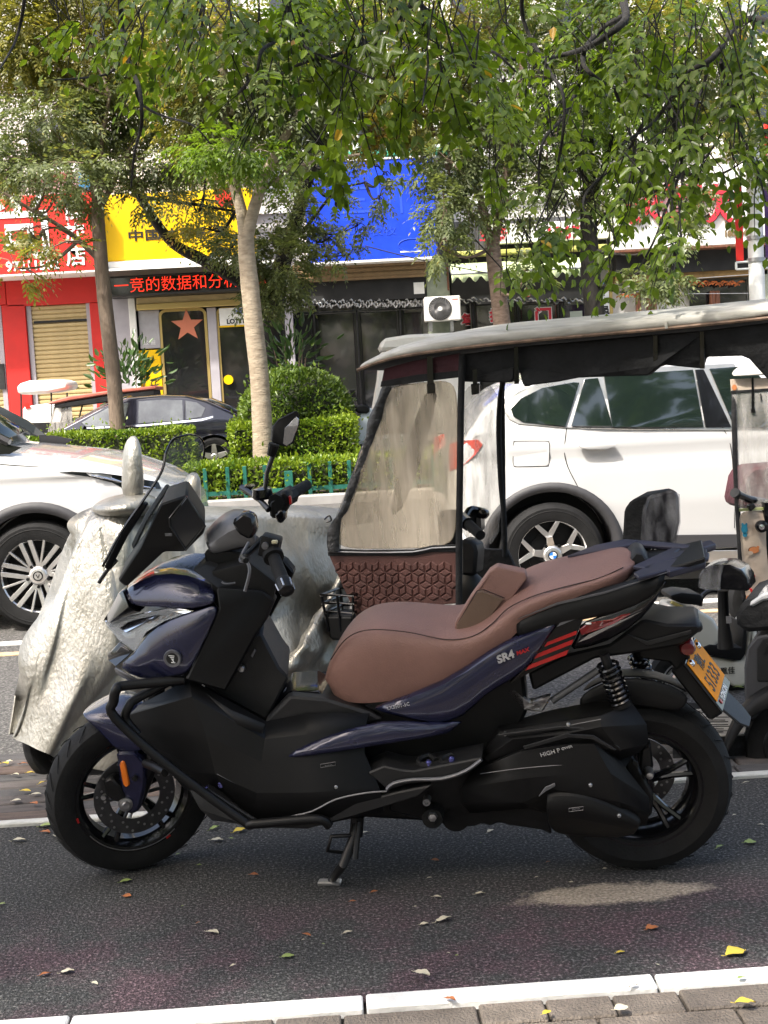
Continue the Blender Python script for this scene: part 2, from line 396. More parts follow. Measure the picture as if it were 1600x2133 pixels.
# ================================================================ THE SCOOTER
fc, rc = ground(270, 1803), ground(1335, 1797)
d = rc-fc; SYAW = math.atan2(d.y, d.x); LEAN = math.radians(8)
SF = Frame(fc, SYAW, LEAN); WB = d.length
S = SF.at
scoot = thing('motor_scooter', 'dark blue and black maxi scooter with brown seat leaning on its side stand', 'motor scooter', SF)
def plate(name, mat, lat, pts, thick=.02, bevel=.004, parent=scoot, mirror=False, fr=SF, **k):
    """solid panel: outline on its own (per-corner) distance from the centre plane, given thickness"""
    A = row(fr, lat, pts); mb = MB().prism(A, (0, thick, 0))
    o = mb.obj(name, mat, parent, bevel=bevel, **k)
    if mirror: mb.mirror_y().obj(name, mat, parent, bevel=bevel, **k)
    return o
def patch(name, mat, rows, thick=.008, sub=1, parent=scoot, mirror=False, fr=SF, angle=35, **k):
    mb = MB().grid([row(fr, l, t) for l, t in rows])
    o = mb.obj(name, mat, parent, solid=thick, sub=sub, angle=angle, **k)
    if mirror: mb.mirror_y().obj(name, mat, parent, solid=thick, sub=sub, angle=angle, **k)
    return o
def pipe(name, mat, lat, pts, r, parent=scoot, fr=SF, n=5, seg=8, mirror=False, smooth=True, **k):
    q = row(fr, lat, pts); q = curve(q, n) if n > 1 else q
    mb = MB().tube(q, r, seg); o = mb.obj(name, mat, parent, angle=60, **k)
    if mirror: mb.mirror_y().obj(name, mat, parent, angle=60, **k)
    return o
def wheel_parts(parent, name, c, R, W, rim, m, tyre_mat, rim_mat, spokes, tread=True, disc=None, prefix=True):
    """tyre > rim (> spoke), brake disc; m turns the y axle"""
    h = W/2; b = R-rim
    prof = [(rim-.012, -h*.8), (rim+.004, -h*.86), (rim+b*.45, -h), (rim+b*.78, -h*.86), (R-.006, -h*.45), (R, 0), (R-.006, h*.45), (rim+b*.78, h*.86), (rim+b*.45, h), (rim+.004, h*.86), (rim-.012, h*.8)]
    ty = MB().lathe(prof, (0, 0, 0), 'y', 56)
    if tread:
        for k in range(28):                                   # raised sipes so the tread is real relief
            a = 6.2832*k/28
            for sg in (-1, 1):
                p1 = Vector((math.cos(a)*(R-.0005), sg*.006, math.sin(a)*(R-.001))); a2 = a+.16; r2 = rim+b*.8
                p2 = Vector((math.cos(a2)*(r2+.006), sg*h*.84, math.sin(a2)*(r2+.006))); pm2 = Vector((math.cos((a+a2)/2)*(R-.004), sg*h*.5, math.sin((a+a2)/2)*(R-.004)))
                ty.tube([p1, pm2, p2], .0017, 4)
    T = Matrix.Translation(c) @ m.to_4x4()
    ty.xf(T); t = ty.obj('tyre', tyre_mat, parent)
    rp = [(rim-.004, -h*.84), (rim+.003, -h*.86), (rim-.012, -h*.72), (rim-.03, -h*.4), (rim-.034, h*.4), (rim-.012, h*.72), (rim+.003, h*.86), (rim-.004, h*.84)]
    rm = MB().lathe(rp, (0, 0, 0), 'y', 48)
    rm.lathe([(.0, -h*.55), (.04, -h*.55), (.045, -h*.4), (.045, h*.4), (.04, h*.55), (0, h*.55)], (0, 0, 0), 'y', 20)
    for k in range(spokes):
        for dl in (-.09, .09):
            a = 6.2832*k/spokes + .35
            q = [Vector((math.cos(a)*.035, -h*.2, math.sin(a)*.035)), Vector((math.cos(a+dl)*(rim*.55), -h*.35, math.sin(a+dl)*(rim*.55))), Vector((math.cos(a+dl*1.6)*(rim-.02), -h*.45, math.sin(a+dl*1.6)*(rim-.02)))]
            rm.tube(q, [.013, .009, .009], 6)
    rm.xf(T); r = rm.obj('rim', rim_mat, t)
    if disc:
        for yy in ([-disc[1]] if not isinstance(disc[1], tuple) else disc[1]):
            dm = MB(); n = 48; ri, ro = disc[0]*.62, disc[0]
            dm.lathe([(ri, yy), (ro, yy), (ro, yy+.005), (ri, yy+.005), (ri, yy)], (0, 0, 0), 'y', n)
            for k in range(6):
                a = k*1.0472; dm.tube([(math.cos(a)*.04, yy+.003, math.sin(a)*.04), (math.cos(a)*ri*1.02, yy+.003, math.sin(a)*ri*1.02)], .006, 5)
            dm.xf(T); dm.obj('brake_disc', M['disc'], parent)
            hm = MB()
            for k in range(36):                               # drilled holes, seen as the pale street behind
                a = k*.17453; rr = ri+(ro-ri)*(.3, .55, .8)[k % 3]
                hm.lathe([(0, yy-.0012), (.0042, yy-.0012), (.0042, yy+.006)], (math.cos(a)*rr, 0, math.sin(a)*rr), 'y', 7)
            hm.xf(T); hm.obj('disc_holes', M['steel'], parent, kind='stuff')
    return t
M['disc'] = pm('brake_disc', (.10, .10, .105), .35, .85, var=.15, vscale=40)

# -- wheels
STEER = math.radians(31); RW = .266
fw = S(272, 1632, 0); fw.z = RW
RZ = Matrix.Rotation(STEER, 3, 'Z')
wheel_parts(scoot, 'front', fw, RW, .12, .185, RZ, M['rubber'], M['gloss'], 5, disc=(.128, .05))
rw = Vector((WB, 0, .272)); 
wheel_parts(scoot, 'rear', rw, .275, .16, .18, Matrix.Rotation(math.radians(2), 3, 'Z'), M['rubber'], M['gloss'], 5, disc=(.115, (.05,)))
pw = Matrix.Translation(fw) @ RZ.to_4x4()
for a, c in ((3.35, 'red'), (5.2, 'red')):
    MB().obox(pw @ Vector((math.cos(a)*.187, -.053, math.sin(a)*.187)), .006, .003, .016, pw.to_3x3() @ Matrix.Rotation(-a, 3, 'Y')).obj('rim_sticker', M['red'], scoot)
for k in range(14):
    pass
rl = MB()
for k in range(22):
    a = 3.75+k*.075; rl.obox(pw @ Vector((math.cos(a)*.181, -.054, math.sin(a)*.181)), .0025, .002, .0155, pw.to_3x3() @ Matrix.Rotation(-a, 3, 'Y'))
rl.obj('rim_line', M['steel'], scoot)
# -- fork, caliper, axle
fk = MB(); top = S(330, 1500, -.02)
for sg in (-1, 1):
    b = pw @ Vector((.0, sg*.085, .0)); t = b + Vector((.17, sg*.0, .36)) ; fk.tube([b, b+(t-b)*.5, t], [.024, .026, .022], 10)
fk.obj('fork', M['darksteel'], scoot)
MB().tube([S(268, 1680, -.16), S(262, 1676, -.12)][::-1], .0).mesh('x') if 0 else None
ax = S(262, 1676, -.125)
MB().lathe([(0, -.012), (.011, -.012), (.013, -.006), (.021, -.004), (.021, .01), (0, .012)], ax, 'y', 16, m=RZ).obj('axle_nut', M['steel'], scoot)
plate('brake_caliper', M['darksteel'], -.125, '214,1628 232,1620 250,1640 262,1668 240,1672 222,1660', .05, .006)
MB().lathe([(0, -.004), (.008, -.004), (.008, .01), (0, .012)], S(216, 1661, -.13), 'y', 12).obj('bolt', M['steel'], scoot)
MB().lathe([(0, -.004), (.008, -.004), (.008, .01), (0, .012)], S(281, 1622, -.125), 'y', 12).obj('bolt', M['darksteel'], scoot)
plate('fork_cover', M['blue'], -.115, '241,1568 281,1567 304,1592 302,1640 290,1690 268,1700 252,1660 246,1600', .05, .008)
plate('side_reflector', M['amber'], -.121, '252,1586 258,1586 262,1596 270,1634 266,1640 260,1640 256,1634 249,1594', .012, .003)
# -- front fender
patch('front_fender', M['blue'], [(.07, '186,1470 214,1452 262,1432 300,1450'), (0.0, '176,1480 210,1462 262,1440 305,1460'), ([-.07, -.085, -.09, -.085], '168,1488 200,1484 258,1490 308,1500'), ([-.085, -.1, -.105, -.1], '188,1508 225,1518 268,1520 312,1525'), ([-.085, -.1, -.105, -.1], '214,1526 241,1567 281,1567 320,1560')], .006, 2)
# -- front body panels
BL = M['blue']
patch('bonnet_panel', BL, [(.04, '262,1222 320,1178 392,1180 440,1200'), ([-.09, -.12, -.14, -.17], '256,1230 318,1186 393,1191 451,1226'), ([-.12, -.17, -.20, -.21], '264,1250 345,1238 404,1240 452,1245'), ([-.13, -.18, -.21, -.21], '272,1264 352,1267 404,1272 449,1258')], .008, 1, mirror=True)
plate('nose_beak', M['gloss'], [-.02, -.06, -.09, -.13, -.13, -.08], '217,1292 246,1236 256,1229 270,1263 292,1276 226,1299', .06, .004, mirror=True)
plate('head_lamp_housing', M['darksteel'], [-.03, -.16, -.2, -.18, -.15, -.13, -.08, -.04], '222,1296 350,1270 398,1274 340,1294 303,1318 281,1356 250,1332 226,1306', .02, .002)
plate('head_lamp_reflector', M['chrome'], [-.06, -.16, -.17, -.12], '236,1300 330,1279 318,1288 262,1318', .004, .002)
plate('head_lamp_reflector', M['chrome'], [-.08, -.13, -.13, -.1], '252,1318 284,1306 280,1330 262,1330', .004, .002)
plate('lamp_trim', M['chrome'], [-.035, -.17, -.205, -.21, -.205, -.17, -.04], '217,1294 350,1266 385,1270 404,1273 386,1280 350,1273 224,1302', .006, .002, mirror=True)
for k in range(6):
    q = S(312+k*15, 1296-k*5.2, -.187+.0005*k)
    MB().obox(q, .012, .004, .006, Matrix.Rotation(-.5, 3, 'Y')).obj('lamp_element', M['chrome'], scoot)
plate('head_lamp_lens', M['lens'], [-.045, -.175, -.208, -.195, -.165, -.145, -.1, -.055], '219,1296 350,1267 400,1273 342,1294 304,1317 281,1358 249,1334 224,1306', .003, 0, mirror=True)
patch('side_fairing', BL, [([-.135, -.17, -.19, -.212, -.216], '283,1360 306,1316 350,1288 410,1272 449,1258'), ([-.15, -.2, -.215, -.225, -.225], '262,1374 318,1345 365,1315 420,1290 456,1267'), ([-.16, -.21, -.225, -.23, -.23], '239,1390 330,1385 375,1355 415,1330 447,1290'), ([-.15, -.2, -.22, -.225, -.228], '290,1417 340,1414 380,1411 394,1402 418,1350')], .008, 1, mirror=True)
patch('fairing_lip', M['silvergrey'], [([-.155, -.185], '240,1391 288,1417'), ([-.12, -.15], '243,1402 285,1425')], .006, 0, mirror=True)
plate('air_intake', M['gloss'], [-.08, -.11, -.14, -.14, -.09], '223,1364 249,1338 280,1357 240,1390 226,1378', .05, .004, mirror=True)
plate('intake_vane', M['silvergrey'], [-.1, -.125, -.135, -.11], '238,1362 252,1346 276,1360 262,1368', .006, .002)
# round side emblem: ring, dark field, little strokes
bc = S(359, 1372, -.231)
MB().lathe([(.0175, -.001), (.0245, -.003), (.026, 0), (.026, .006), (.0175, .006)], bc, 'y', 32).obj('emblem_ring', M['silvergrey'], scoot)
MB().lathe([(0, -.0005), (.0178, -.0005), (.0178, .006)], bc, 'y', 28).obj('emblem_field', M['black'], scoot)
eb = MB()
for (x, z, L) in ((-.001, .009, .017), (.0, .004, .012), (.001, -.001, .008), (.002, -.0115, .012)):
    eb.obox(bc+Vector((x, -.0015, z)), L, .0015, .0022, Matrix.Rotation(.12, 3, 'Y'))
eb.obox(bc+Vector((.002, -.0015, -.006)), .003, .0015, .008, Matrix.Rotation(-.5, 3, 'Y')); eb.obj('emblem_mark', M['white'], scoot)
# -- windscreen
SFm = SF
patch('windscreen', M['glass'], [([-.15, -.14, -.13, -.12, -.10, -.075, -.05], '214,1180 250,1112 300,1040 336,984 345,945 360,916 384,907'), ([-.08, -.08, -.07, -.06, -.04, -.03, -.02], '232,1188 272,1106 318,1036 350,985 364,945 378,918 395,905'), ([.08, .08, .07, .06, .05, .03, .01], '262,1180 310,1090 350,1020 385,985 405,945 410,920 404,906'), ([.15, .14, .13, .12, .10, .08, .05], '285,1170 335,1090 375,1030 405,996 424,955 426,930 417,912')], .004, 2)
pipe('screen_edge', M['gloss'], [-.152, -.142, -.132, -.122, -.102], '214,1180 250,1112 300,1040 336,984 345,945', .0045, n=4, seg=6)
pipe('screen_rim', M['gloss'], [-.102, -.077, -.05, -.02, .01, .05, .08, .10], '345,945 360,916 384,907 395,905 404,906 417,912 426,930 424,955', .0034, n=4, seg=6)
plate('screen_mount', M['plastic'], [-.14, -.135, -.13, -.125, -.12, -.13], '216,1182 250,1112 296,1046 306,1052 262,1120 226,1190', .025, .004, mirror=True)
pipe('screen_stay', M['gloss'], [-.125, -.12, -.1], '206,1214 222,1190 244,1166', .006)
# -- instrument hood and display
hd = MB().bridge(row(SF, [-.10, -.12, -.12, -.09, -.09, -.1, -.11, -.11, -.11], '245,1210 292,1140 334,1050 390,1031 429,1098 424,1112 386,1150 342,1150 262,1224'),
                 row(SF, .10, '265,1160 312,1098 352,1012 392,1000 428,1056 426,1066 396,1094 356,1096 285,1170')); hd.obj('instrument_hood', M['plastic'], scoot, bevel=.006)
plate('display_screen', M['screen'], [-.118, -.10, -.1, -.118, -.122], '355,1080 389,1036 425,1095 387,1142 356,1096', .01, .002)
pipe('display_bezel', M['gloss'], [-.122, -.104, -.104, -.12, -.125, -.122], '353,1080 389,1034 427,1096 387,1146 354,1096 353,1080', .004, n=1)
plate('hood_button', M['silvergrey'], -.127, '343,1111 358,1111 358,1117 344,1117', .004, .001)
# -- handlebar cowl, controls, grips, mirror
patch('handlebar_cowl', M['silvergrey'], [(.06, '420,1112 470,1062 505,1055 545,1080'), (-.06, '424,1124 476,1068 506,1064 535,1090'), (-.12, '430,1142 480,1100 510,1095 534,1118'), (-.10, '440,1160 486,1148 520,1140 536,1146')], .008, 1)
plate('cowl_under', M['plastic'], [-.11, -.1, -.1, -.1, -.1, -.11], '424,1150 450,1142 500,1152 545,1180 520,1205 430,1180', .16, .006)
MB().obox(S(487, 1112, .06), .1, .14, .07).obj('bar_clamp', M['plastic'], scoot, bevel=.01)
plate('brake_reservoir', M['gloss'], -.16, '482,1086 506,1068 528,1076 533,1110 520,1126 494,1112', .05, .008)
lg = [S(592, 1216, -.36), S(570, 1160, -.27), S(556, 1140, -.22)]
MB().tube(lg[:2], [.019, .018], 14).obj('grip', M['rubber'], scoot)
q0, q1 = lg[0], lg[1]; dn = (q0-q1).normalized()
be = MB(); be.tube([q0-dn*.012, q0+dn*.004, q0+dn*.03, q0+dn*.036], [.022, .024, .021, .012], 14)
be.obj('bar_end', M['darksteel'], scoot)
be = MB(); ux = dn.orthogonal().normalized(); vx = dn.cross(ux)
for k in range(6):
    a = k*1.047; be.tube([q0+(ux*math.cos(a)+vx*math.sin(a))*.0235, q0+dn*.026+(ux*math.cos(a)+vx*math.sin(a))*.0215], .0025, 5)
be.obj('bar_end_ribs', M['steel'], scoot)
MB().tube([lg[1]+dn*.004, lg[1]-dn*.012], .029, 16).obj('grip_flange', M['rubber'], scoot)
c = lg[1]-dn*.03
MB().obox(c+Vector((0, 0, .012)), .055, .05, .062, Matrix.Rotation(.3, 3, 'Y')).obj('switch_box', M['plastic'], scoot, bevel=.009, seg=2)
MB().lathe([(0, -.004), (.01, -.003), (.01, .004), (0, .004)], c+Vector((-.008, -.03, .02)), 'y', 12).obj('switch_button', M['silvergrey'], scoot)
MB().obox(c+Vector((.02, -.03, .03)), .016, .01, .01).obj('switch_button', pm('cream_button', (.5, .45, .3), .5), scoot, bevel=.002)
pipe('brake_lever', M['darksteel'], [-.2, -.24, -.28, -.3, -.36], '536,1100 528,1132 536,1162 548,1180 586,1222', [.012]*6+[.009]*10+[.007]*5, n=5, seg=6) if 0 else None
MB().tube(curve([S(518, 1130, -.2), S(500, 1166, -.25), S(515, 1172, -.28), S(520, 1192, -.3), S(510, 1232, -.31)], 4), .0045, 6).obj('brake_hose', M['silvergrey'], scoot)
MB().tube(curve([S(548, 1120, -.2), S(520, 1150, -.26), S(505, 1160, -.31), S(512, 1168, -.36)], 4), .008, 8).obj('brake_lever', M['darksteel'], scoot)
# far side grip with switch block and lever, brake fluid pot, mirror
rg = [S(640, 1010, .40), S(606, 1030, .29), S(575, 1048, .20)]
MB().tube(rg[:2], [.017, .019], 12).obj('grip', M['rubber'], scoot)
MB().tube([rg[1], rg[2]], .03, 8).obj('throttle_housing', M['plastic'], scoot)
plate('switch_box', M['plastic'], .2, '560,1046 590,1022 602,1028 604,1050 586,1082 562,1080', .07, .008)
plate('kill_switch', M['red'], .195, '601,1033 606,1034 608,1050 603,1052', .01, .002)
plate('switch_cluster', M['gloss'], .19, '570,1074 584,1060 594,1066 592,1088 580,1092', .05, .006)
pipe('brake_lever', M['gloss'], [.34, .3, .24, .2], '504,1016 520,1026 542,1042 560,1062', [.011, .009, .009, .01], n=1)
plate('lever_guard', M['gloss'], .32, '503,1016 512,1010 530,1012 522,1022 516,1034 506,1028', .03, .004)
MB().lathe([(0, -.012), (.03, -.012), (.034, -.004), (.03, .02), (0, .024)], S(547, 1030, .26), 'z', 18).obj('fluid_pot', M['gloss'], scoot)
pipe('mirror_stem', M['gloss'], [.26, .27, .29], '552,1022 556,985 570,945', [.007, .0075, .0085], n=1)
MB().tube([S(565, 948, .29), S(571, 926, .285)], [.014, .018], 10).obj('mirror_joint', M['plastic'], scoot)
mh = MB().bridge(row(SF, .27, '567,922 569,886 580,872 616,854 624,858 626,880 613,924 596,932'), row(SF, .30, '563,918 565,890 576,878 606,864 612,868 613,886 602,918 586,926'))
mh.obj('mirror_housing', M['plastic'], scoot, bevel=.004)
plate('mirror_glass', pm('mirror_glass', (.55, .57, .6), .03, 1), .266, '589,924 593,892 617,868 622,872 622,884 609,921 597,929', .003, .001)
# -- leg shield, tunnel, foot wells
BP = M['plastic']
plate('leg_shield_panel', BP, [-.215, -.225, -.232, -.235, -.21, -.18, -.17, -.17, -.19], '450,1226 456,1268 392,1406 384,1416 470,1440 534,1322 552,1296 572,1250 545,1232', .05, .006, mirror=True)
MB().bridge(row(SF, -.17, '440,1190 520,1170 577,1214 570,1256 549,1297 532,1322 500,1330 440,1250'), row(SF, .17, '455,1120 530,1110 585,1150 580,1195 560,1235 545,1262 510,1270 450,1180')).obj('leg_shield', BP, scoot, bevel=.012, seg=2)
plate('glove_box_lid', M['grey'], [-.178, -.178, -.172, -.172, -.178], '482,1254 505,1234 540,1236 543,1262 500,1322', .02, .006)
pipe('bag_hook', M['silvergrey'], [-.2, -.2, -.19], '462,1212 470,1216 490,1214', .003, n=3, seg=5)
plate('dash_top', M['grey'], [-.19, -.15, -.13, -.16, -.2], '398,1186 430,1176 520,1200 500,1236 452,1226', .2, .006)
MB().bridge(row(SF, -.13, '395,1412 500,1330 545,1318 582,1390 602,1412 566,1482 555,1502'), row(SF, .13, '400,1350 510,1270 552,1262 590,1330 606,1350 575,1420 560,1440')).obj('inner_leg_panel', M['grey'], scoot, bevel=.008)
MB().lathe([(0, -.006), (.008, -.005), (.011, 0), (.011, .006), (0, .008)], S(503, 1393, -.142), 'y', 14).obj('key_lock', M['steel'], scoot)
plate('lock_tab', M['silvergrey'], -.14, '522,1366 530,1352 533,1356 526,1370', .006, .001)
MB().bridge(row(SF, -.17, '552,1502 604,1450 680,1456 770,1484 800,1500 600,1560 560,1548'), row(SF, .17, '565,1442 612,1398 690,1402 770,1420 800,1440 610,1490 570,1480')).obj('tunnel', M['grey'], scoot, bevel=.008)
MB().bridge(row(SF, -.11, '566,1480 602,1440 664,1438 682,1456 620,1478'), row(SF, .10, '576,1432 610,1400 664,1396 688,1410 630,1428')).obj('tunnel_lid', M['gloss'], scoot, bevel=.004)
fl = S(628, 1452, -.02); SZ = Matrix.Rotation(-.14, 3, 'Y')
MB().lathe([(.0, .0), (.024, .0), (.026, .005), (.045, .005), (.047, .0), (.05, 0), (.05, -.02)], fl+Vector((0, -.012, .034)), 'z', 28, m=SZ).obj('fuel_cap', pm('silver_sticker', (.55, .55, .56), .35, .3, var=.25, vscale=30), scoot)
MB().lathe([(0, .009), (.018, .009), (.02, .004)], fl+Vector((0, -.012, .034)), 'z', 20, m=SZ).obj('cap_button', M['darksteel'], scoot)
# lower side fairing, faceted
patch('lower_fairing', BP, [([-.15, -.19, -.17, -.17, -.19], '292,1470 396,1416 554,1504 640,1486 770,1486'), ([-.19, -.23, -.215, -.2, -.21], '270,1490 400,1452 552,1540 640,1530 760,1520'), ([-.2, -.245, -.24, -.23, -.23], '300,1545 430,1530 545,1586 640,1580 760,1570'), ([-.19, -.25, -.26, -.26, -.26], '350,1600 450,1610 535,1650 640,1650 790,1640'), ([-.15, -.22, -.25, -.26, -.26], '385,1640 470,1660 530,1712 660,1718 800,1690')], .01, 0, mirror=True, angle=12)
patch('fairing_crease', M['grey'], [([-.195, -.212, -.218], '412,1432 480,1478 552,1508'), ([-.2, -.222, -.228], '398,1450 470,1500 546,1528')], .006, 0)
plate('belly_pan', BP, [-.12, -.14, -.2, -.24, -.24, -.2], '385,1640 420,1690 436,1712 516,1722 640,1726 560,1640', .1, .01, mirror=True)
# floorboards
FB = MB().bridge(row(SF, -.265, '430,1642 530,1706 560,1716 690,1700 740,1672 830,1650 900,1636 870,1660 740,1700 640,1728 516,1724'), row(SF, -.13, '440,1600 540,1660 570,1668 690,1650 740,1625 830,1608 900,1594 870,1615 740,1655 640,1680 526,1675'))
FB.obj('floor_board', M['grey'], scoot, bevel=.004); FB.mirror_y().obj('floor_board', M['grey'], scoot, bevel=.004)
pipe('floor_edge', M['silvergrey'], -.268, '530,1708 556,1716 600,1702 650,1690 700,1665 760,1652 806,1648', .003, n=3, seg=5)
for (x, y) in ((437, 1612), (470, 1633), (552, 1672), (607, 1666), (654, 1658)):
    c = S(x, y, -.2); MB().tube(curve([c+Vector((-.018, -.012, .0)), c+Vector((.0, -.024, .005)), c+Vector((.016, -.01, .008)), c+Vector((.006, .012, .008))], 3), [.007]*10, 6).obj('rubber_stud', M['grey'], scoot)
for (x, y) in ((433, 1642), (460, 1632), (540, 1700), (622, 1692), (573, 1672)):
    MB().lathe([(0, .008), (.006, .006), (.009, 0), (.009, -.01)], S(x, y, -.24), 'z', 10).obj('stud_bolt', pm('blue_bolt', (.1, .1, .3), .25, .8) if 'blue_bolt' not in bpy.data.materials else bpy.data.materials['blue_bolt'], scoot)
plate('floor_step', M['grey'], [-.24, -.24, -.2, -.2], '478,1666 508,1636 536,1664 512,1702', .08, .006)
# pillion footrest deck
PB = MB().bridge(row(SF, -.255, '766,1610 800,1596 836,1604 862,1606 1006,1578 990,1600 930,1626 850,1634 812,1646 800,1640'), row(SF, -.15, '770,1580 806,1562 842,1572 866,1574 1010,1546 994,1566 930,1594 850,1602 812,1614 800,1608'))
PB.obj('pillion_board', M['grey'], scoot, bevel=.004); PB.mirror_y().obj('pillion_board', M['grey'], scoot, bevel=.004)
pipe('pillion_edge', M['silvergrey'], -.262, '806,1644 820,1632 860,1624 920,1622 970,1606 1003,1582', .006, n=3, seg=6)
for (x, y) in ((893, 1586), (940, 1585)):
    c = S(x, y, -.215); MB().tube(curve([c+Vector((.022, .0, .004)), c+Vector((.0, .03, .006)), c+Vector((-.028, .01, .003)), c+Vector((-.02, -.02, .0)), c+Vector((.012, -.02, .0))], 3), .008, 6).obj('rubber_stud', M['grey'], scoot)
for (x, y) in ((872, 1608), (918, 1602), (893, 1588), (941, 1580)):
    MB().lathe([(0, .008), (.006, .006), (.009, 0), (.009, -.01)], S(x, y, -.235), 'z', 10).obj('stud_bolt', bpy.data.materials['blue_bolt'], scoot)
# -- crash bar
pipe('crash_bar', M['darksteel'], [-.2, -.25, -.27, -.27, -.27, -.275, -.28, -.29, -.28, -.27], '384,1416 262,1428 243,1436 237,1460 239,1494 350,1594 505,1708 530,1716 657,1706 686,1720', .0145, n=5, seg=10)
pipe('crash_bar', M['darksteel'], [-.18, -.23, -.25, -.25, -.25], '352,1420 284,1456 268,1472 262,1498 288,1530', .0135, n=5, seg=10)
pipe('crash_bar', M['darksteel'], [-.14, -.2, -.26], '303,1590 322,1598 344,1609', .013, n=3, seg=8)
# -- frame / engine core, all dark, inside the panels
MB().bridge(row(SF, -.12, '420,1440 560,1500 760,1480 980,1420 1090,1400 1100,1480 1040,1600 1000,1700 900,1712 700,1700 560,1690 440,1620'), row(SF, .12, '420,1400 560,1460 760,1440 980,1380 1090,1360 1100,1440 1040,1560 1000,1650 900,1660 700,1650 560,1640 440,1580')).obj('frame', M['plastic'], scoot, bevel=.01)
plate('engine', M['darksteel'], -.15, '820,1640 1000,1580 1130,1640 1150,1740 1128,1730 1060,1720 1040,1714 1020,1722 1004,1716 990,1722 968,1724 945,1718 905,1716 810,1690', .29, .006)
MB().lathe([(0, -.02), (.011, -.02), (.014, -.012), (.03, -.01), (.03, .04), (0, .04)], S(901, 1703, -.19), 'y', 20).obj('pivot_bolt', M['rubber'], scoot)
MB().lathe([(0, -.006), (.012, -.004), (.014, .004), (.014, .02)], S(901, 1703, -.212), 'y', 6).obj('pivot_bolt_head', M['steel'], scoot)
MB().lathe([(0, -.004), (.004, -.004), (.006, -.01), (.011, -.01), (.012, .02)], S(889, 1669, -.2), 'y', 14).obj('frame_bolt', M['steel'], scoot)
MB().lathe([(0, -.02), (.04, -.02), (.045, .0), (.045, .1), (0, .1)], S(950, 1700, -.13), 'y', 18).obj('oil_filter', M['darksteel'], scoot)
# -- side stand
MB().tube([S(745, 1700, -.2), S(742, 1740, -.205)], .02, 10).obj('stand_pivot', M['darksteel'], scoot)
st = SF.i @ ground(688, 1841)
q = [S(746, 1706, -.2), S(736, 1750, -.23), S(715, 1800, -.28), st+Vector((.005, 0, .012))]
MB().tube(q, [.017, .016, .014, .012], 10).obj('side_stand', M['darksteel'], scoot)
fo = MB(); fo.obox(st+Vector((0, -.005, .008)), .07, .035, .012, Matrix.Rotation(LEAN*-1, 3, 'X')); fo.obj('stand_foot', M['steel'], scoot, bevel=.003)
pipe('stand_tang', M['darksteel'], [-.23, -.26, -.26, -.23], '734,1740 690,1742 682,1772 714,1776', .006, n=1, seg=6)
MB().tube([S(748, 1712, -.22), S(740, 1790, -.27)], .009, 8).obj('stand_spring', M['darksteel'], scoot)
# -- seat
seat_st = [((672, 1424), (684, 1437), (690, 1449), .09), ((689, 1374), (703, 1418), (716, 1462), .115), ((722, 1330), (738, 1400), (762, 1467), .13), ((768, 1312), (800, 1390), (835, 1457), .145), ((845, 1316), (872, 1385), (905, 1440), .155), ((930, 1332), (948, 1372), (975, 1402), .16), ((985, 1325), (1002, 1348), (1028, 1358), .165), ((1024, 1300), (1040, 1320), (1058, 1338), .165), ((1060, 1266), (1072, 1290), (1086, 1306), .165), ((1110, 1242), (1116, 1262), (1124, 1282), .165), ((1170, 1224), (1172, 1242), (1178, 1262), .16), ((1245, 1205), (1250, 1220), (1254, 1238), .145), ((1298, 1182), (1304, 1196), (1304, 1212), .115), ((1317, 1170), (1324, 1180), (1322, 1192), .06)]
rows_ = []
for b_, c_, d_, w_ in seat_st:
    B, C_, D = S(b_[0], b_[1], -w_), S(c_[0], c_[1], -w_-.022), S(d_[0], d_[1], -w_-.012)
    top = Vector((B.x, 0, B.z+.014)); t2 = Vector((B.x, -w_*.55, B.z+.011))
    L_ = [D, C_, (B+C_)/2+Vector((0, -.007, .006)), B, t2, top]; rows_.append(L_ + [Vector((p.x, -p.y, p.z)) for p in reversed(L_[:-1])])
mb = MB().grid(rows_); n = len(rows_[0])
f0 = rows_[0]; cc = sum(f0, Vector())/n + Vector((-.004, 0, 0)); mb.v.append(cc); k = len(mb.v)-1; mb.f += [(i+1, i, k) for i in range(n-1)]
f1 = rows_[-1]; cc = sum(f1, Vector())/n + Vector((.01, 0, 0)); mb.v.append(cc); k = len(mb.v)-1; b0 = (len(rows_)-1)*n; mb.f += [(b0+i, b0+i+1, k) for i in range(n-1)]
mb.obj('seat', M['seat'], scoot, sub=2, angle=180)
pipe('seat_seam', M['stitch'], [-w_-.004 for *_, w_ in seat_st][1:13], [s_[0] for s_ in seat_st][1:13], .0017, n=5, seg=5)
MB().bridge(row(SF, -.15, '760,1470 905,1440 1028,1360 1086,1306 1178,1262 1255,1240 1255,1262 1180,1290 1090,1350 980,1440 800,1490'), row(SF, .15, '760,1430 905,1400 1028,1320 1086,1266 1178,1222 1255,1200 1255,1222 1180,1250 1090,1310 980,1400 800,1450')).obj('seat_base', BP, scoot)
bkp = '946,1316 948,1298 980,1245 1020,1190 1036,1180 1094,1192 1099,1205 1050,1268 1000,1322 972,1330'
bk = row(SF, [-.105, -.105, -.10, -.085, -.08, -.085, -.09, -.10, -.11, -.11], bkp); c_b = sum(bk, Vector())/len(bk); rb_ = []
for yy, sc2, dz_ in ((0, 1, 0), (.04, 1.0, 0), (.10, .93, -.012), (.16, .84, -.03), (.2, .7, -.05)):
    rb_.append([c_b+(p-c_b)*sc2+Vector((.0, yy, dz_)) for p in bk])
mb = MB().grid(rb_, closed=True); n_ = len(bk); mb.f += [tuple(range(n_)), tuple(range(5*n_-1, 4*n_-1, -1))]
mb.obj('backrest', M['seat'], scoot, bevel=.012, seg=3)
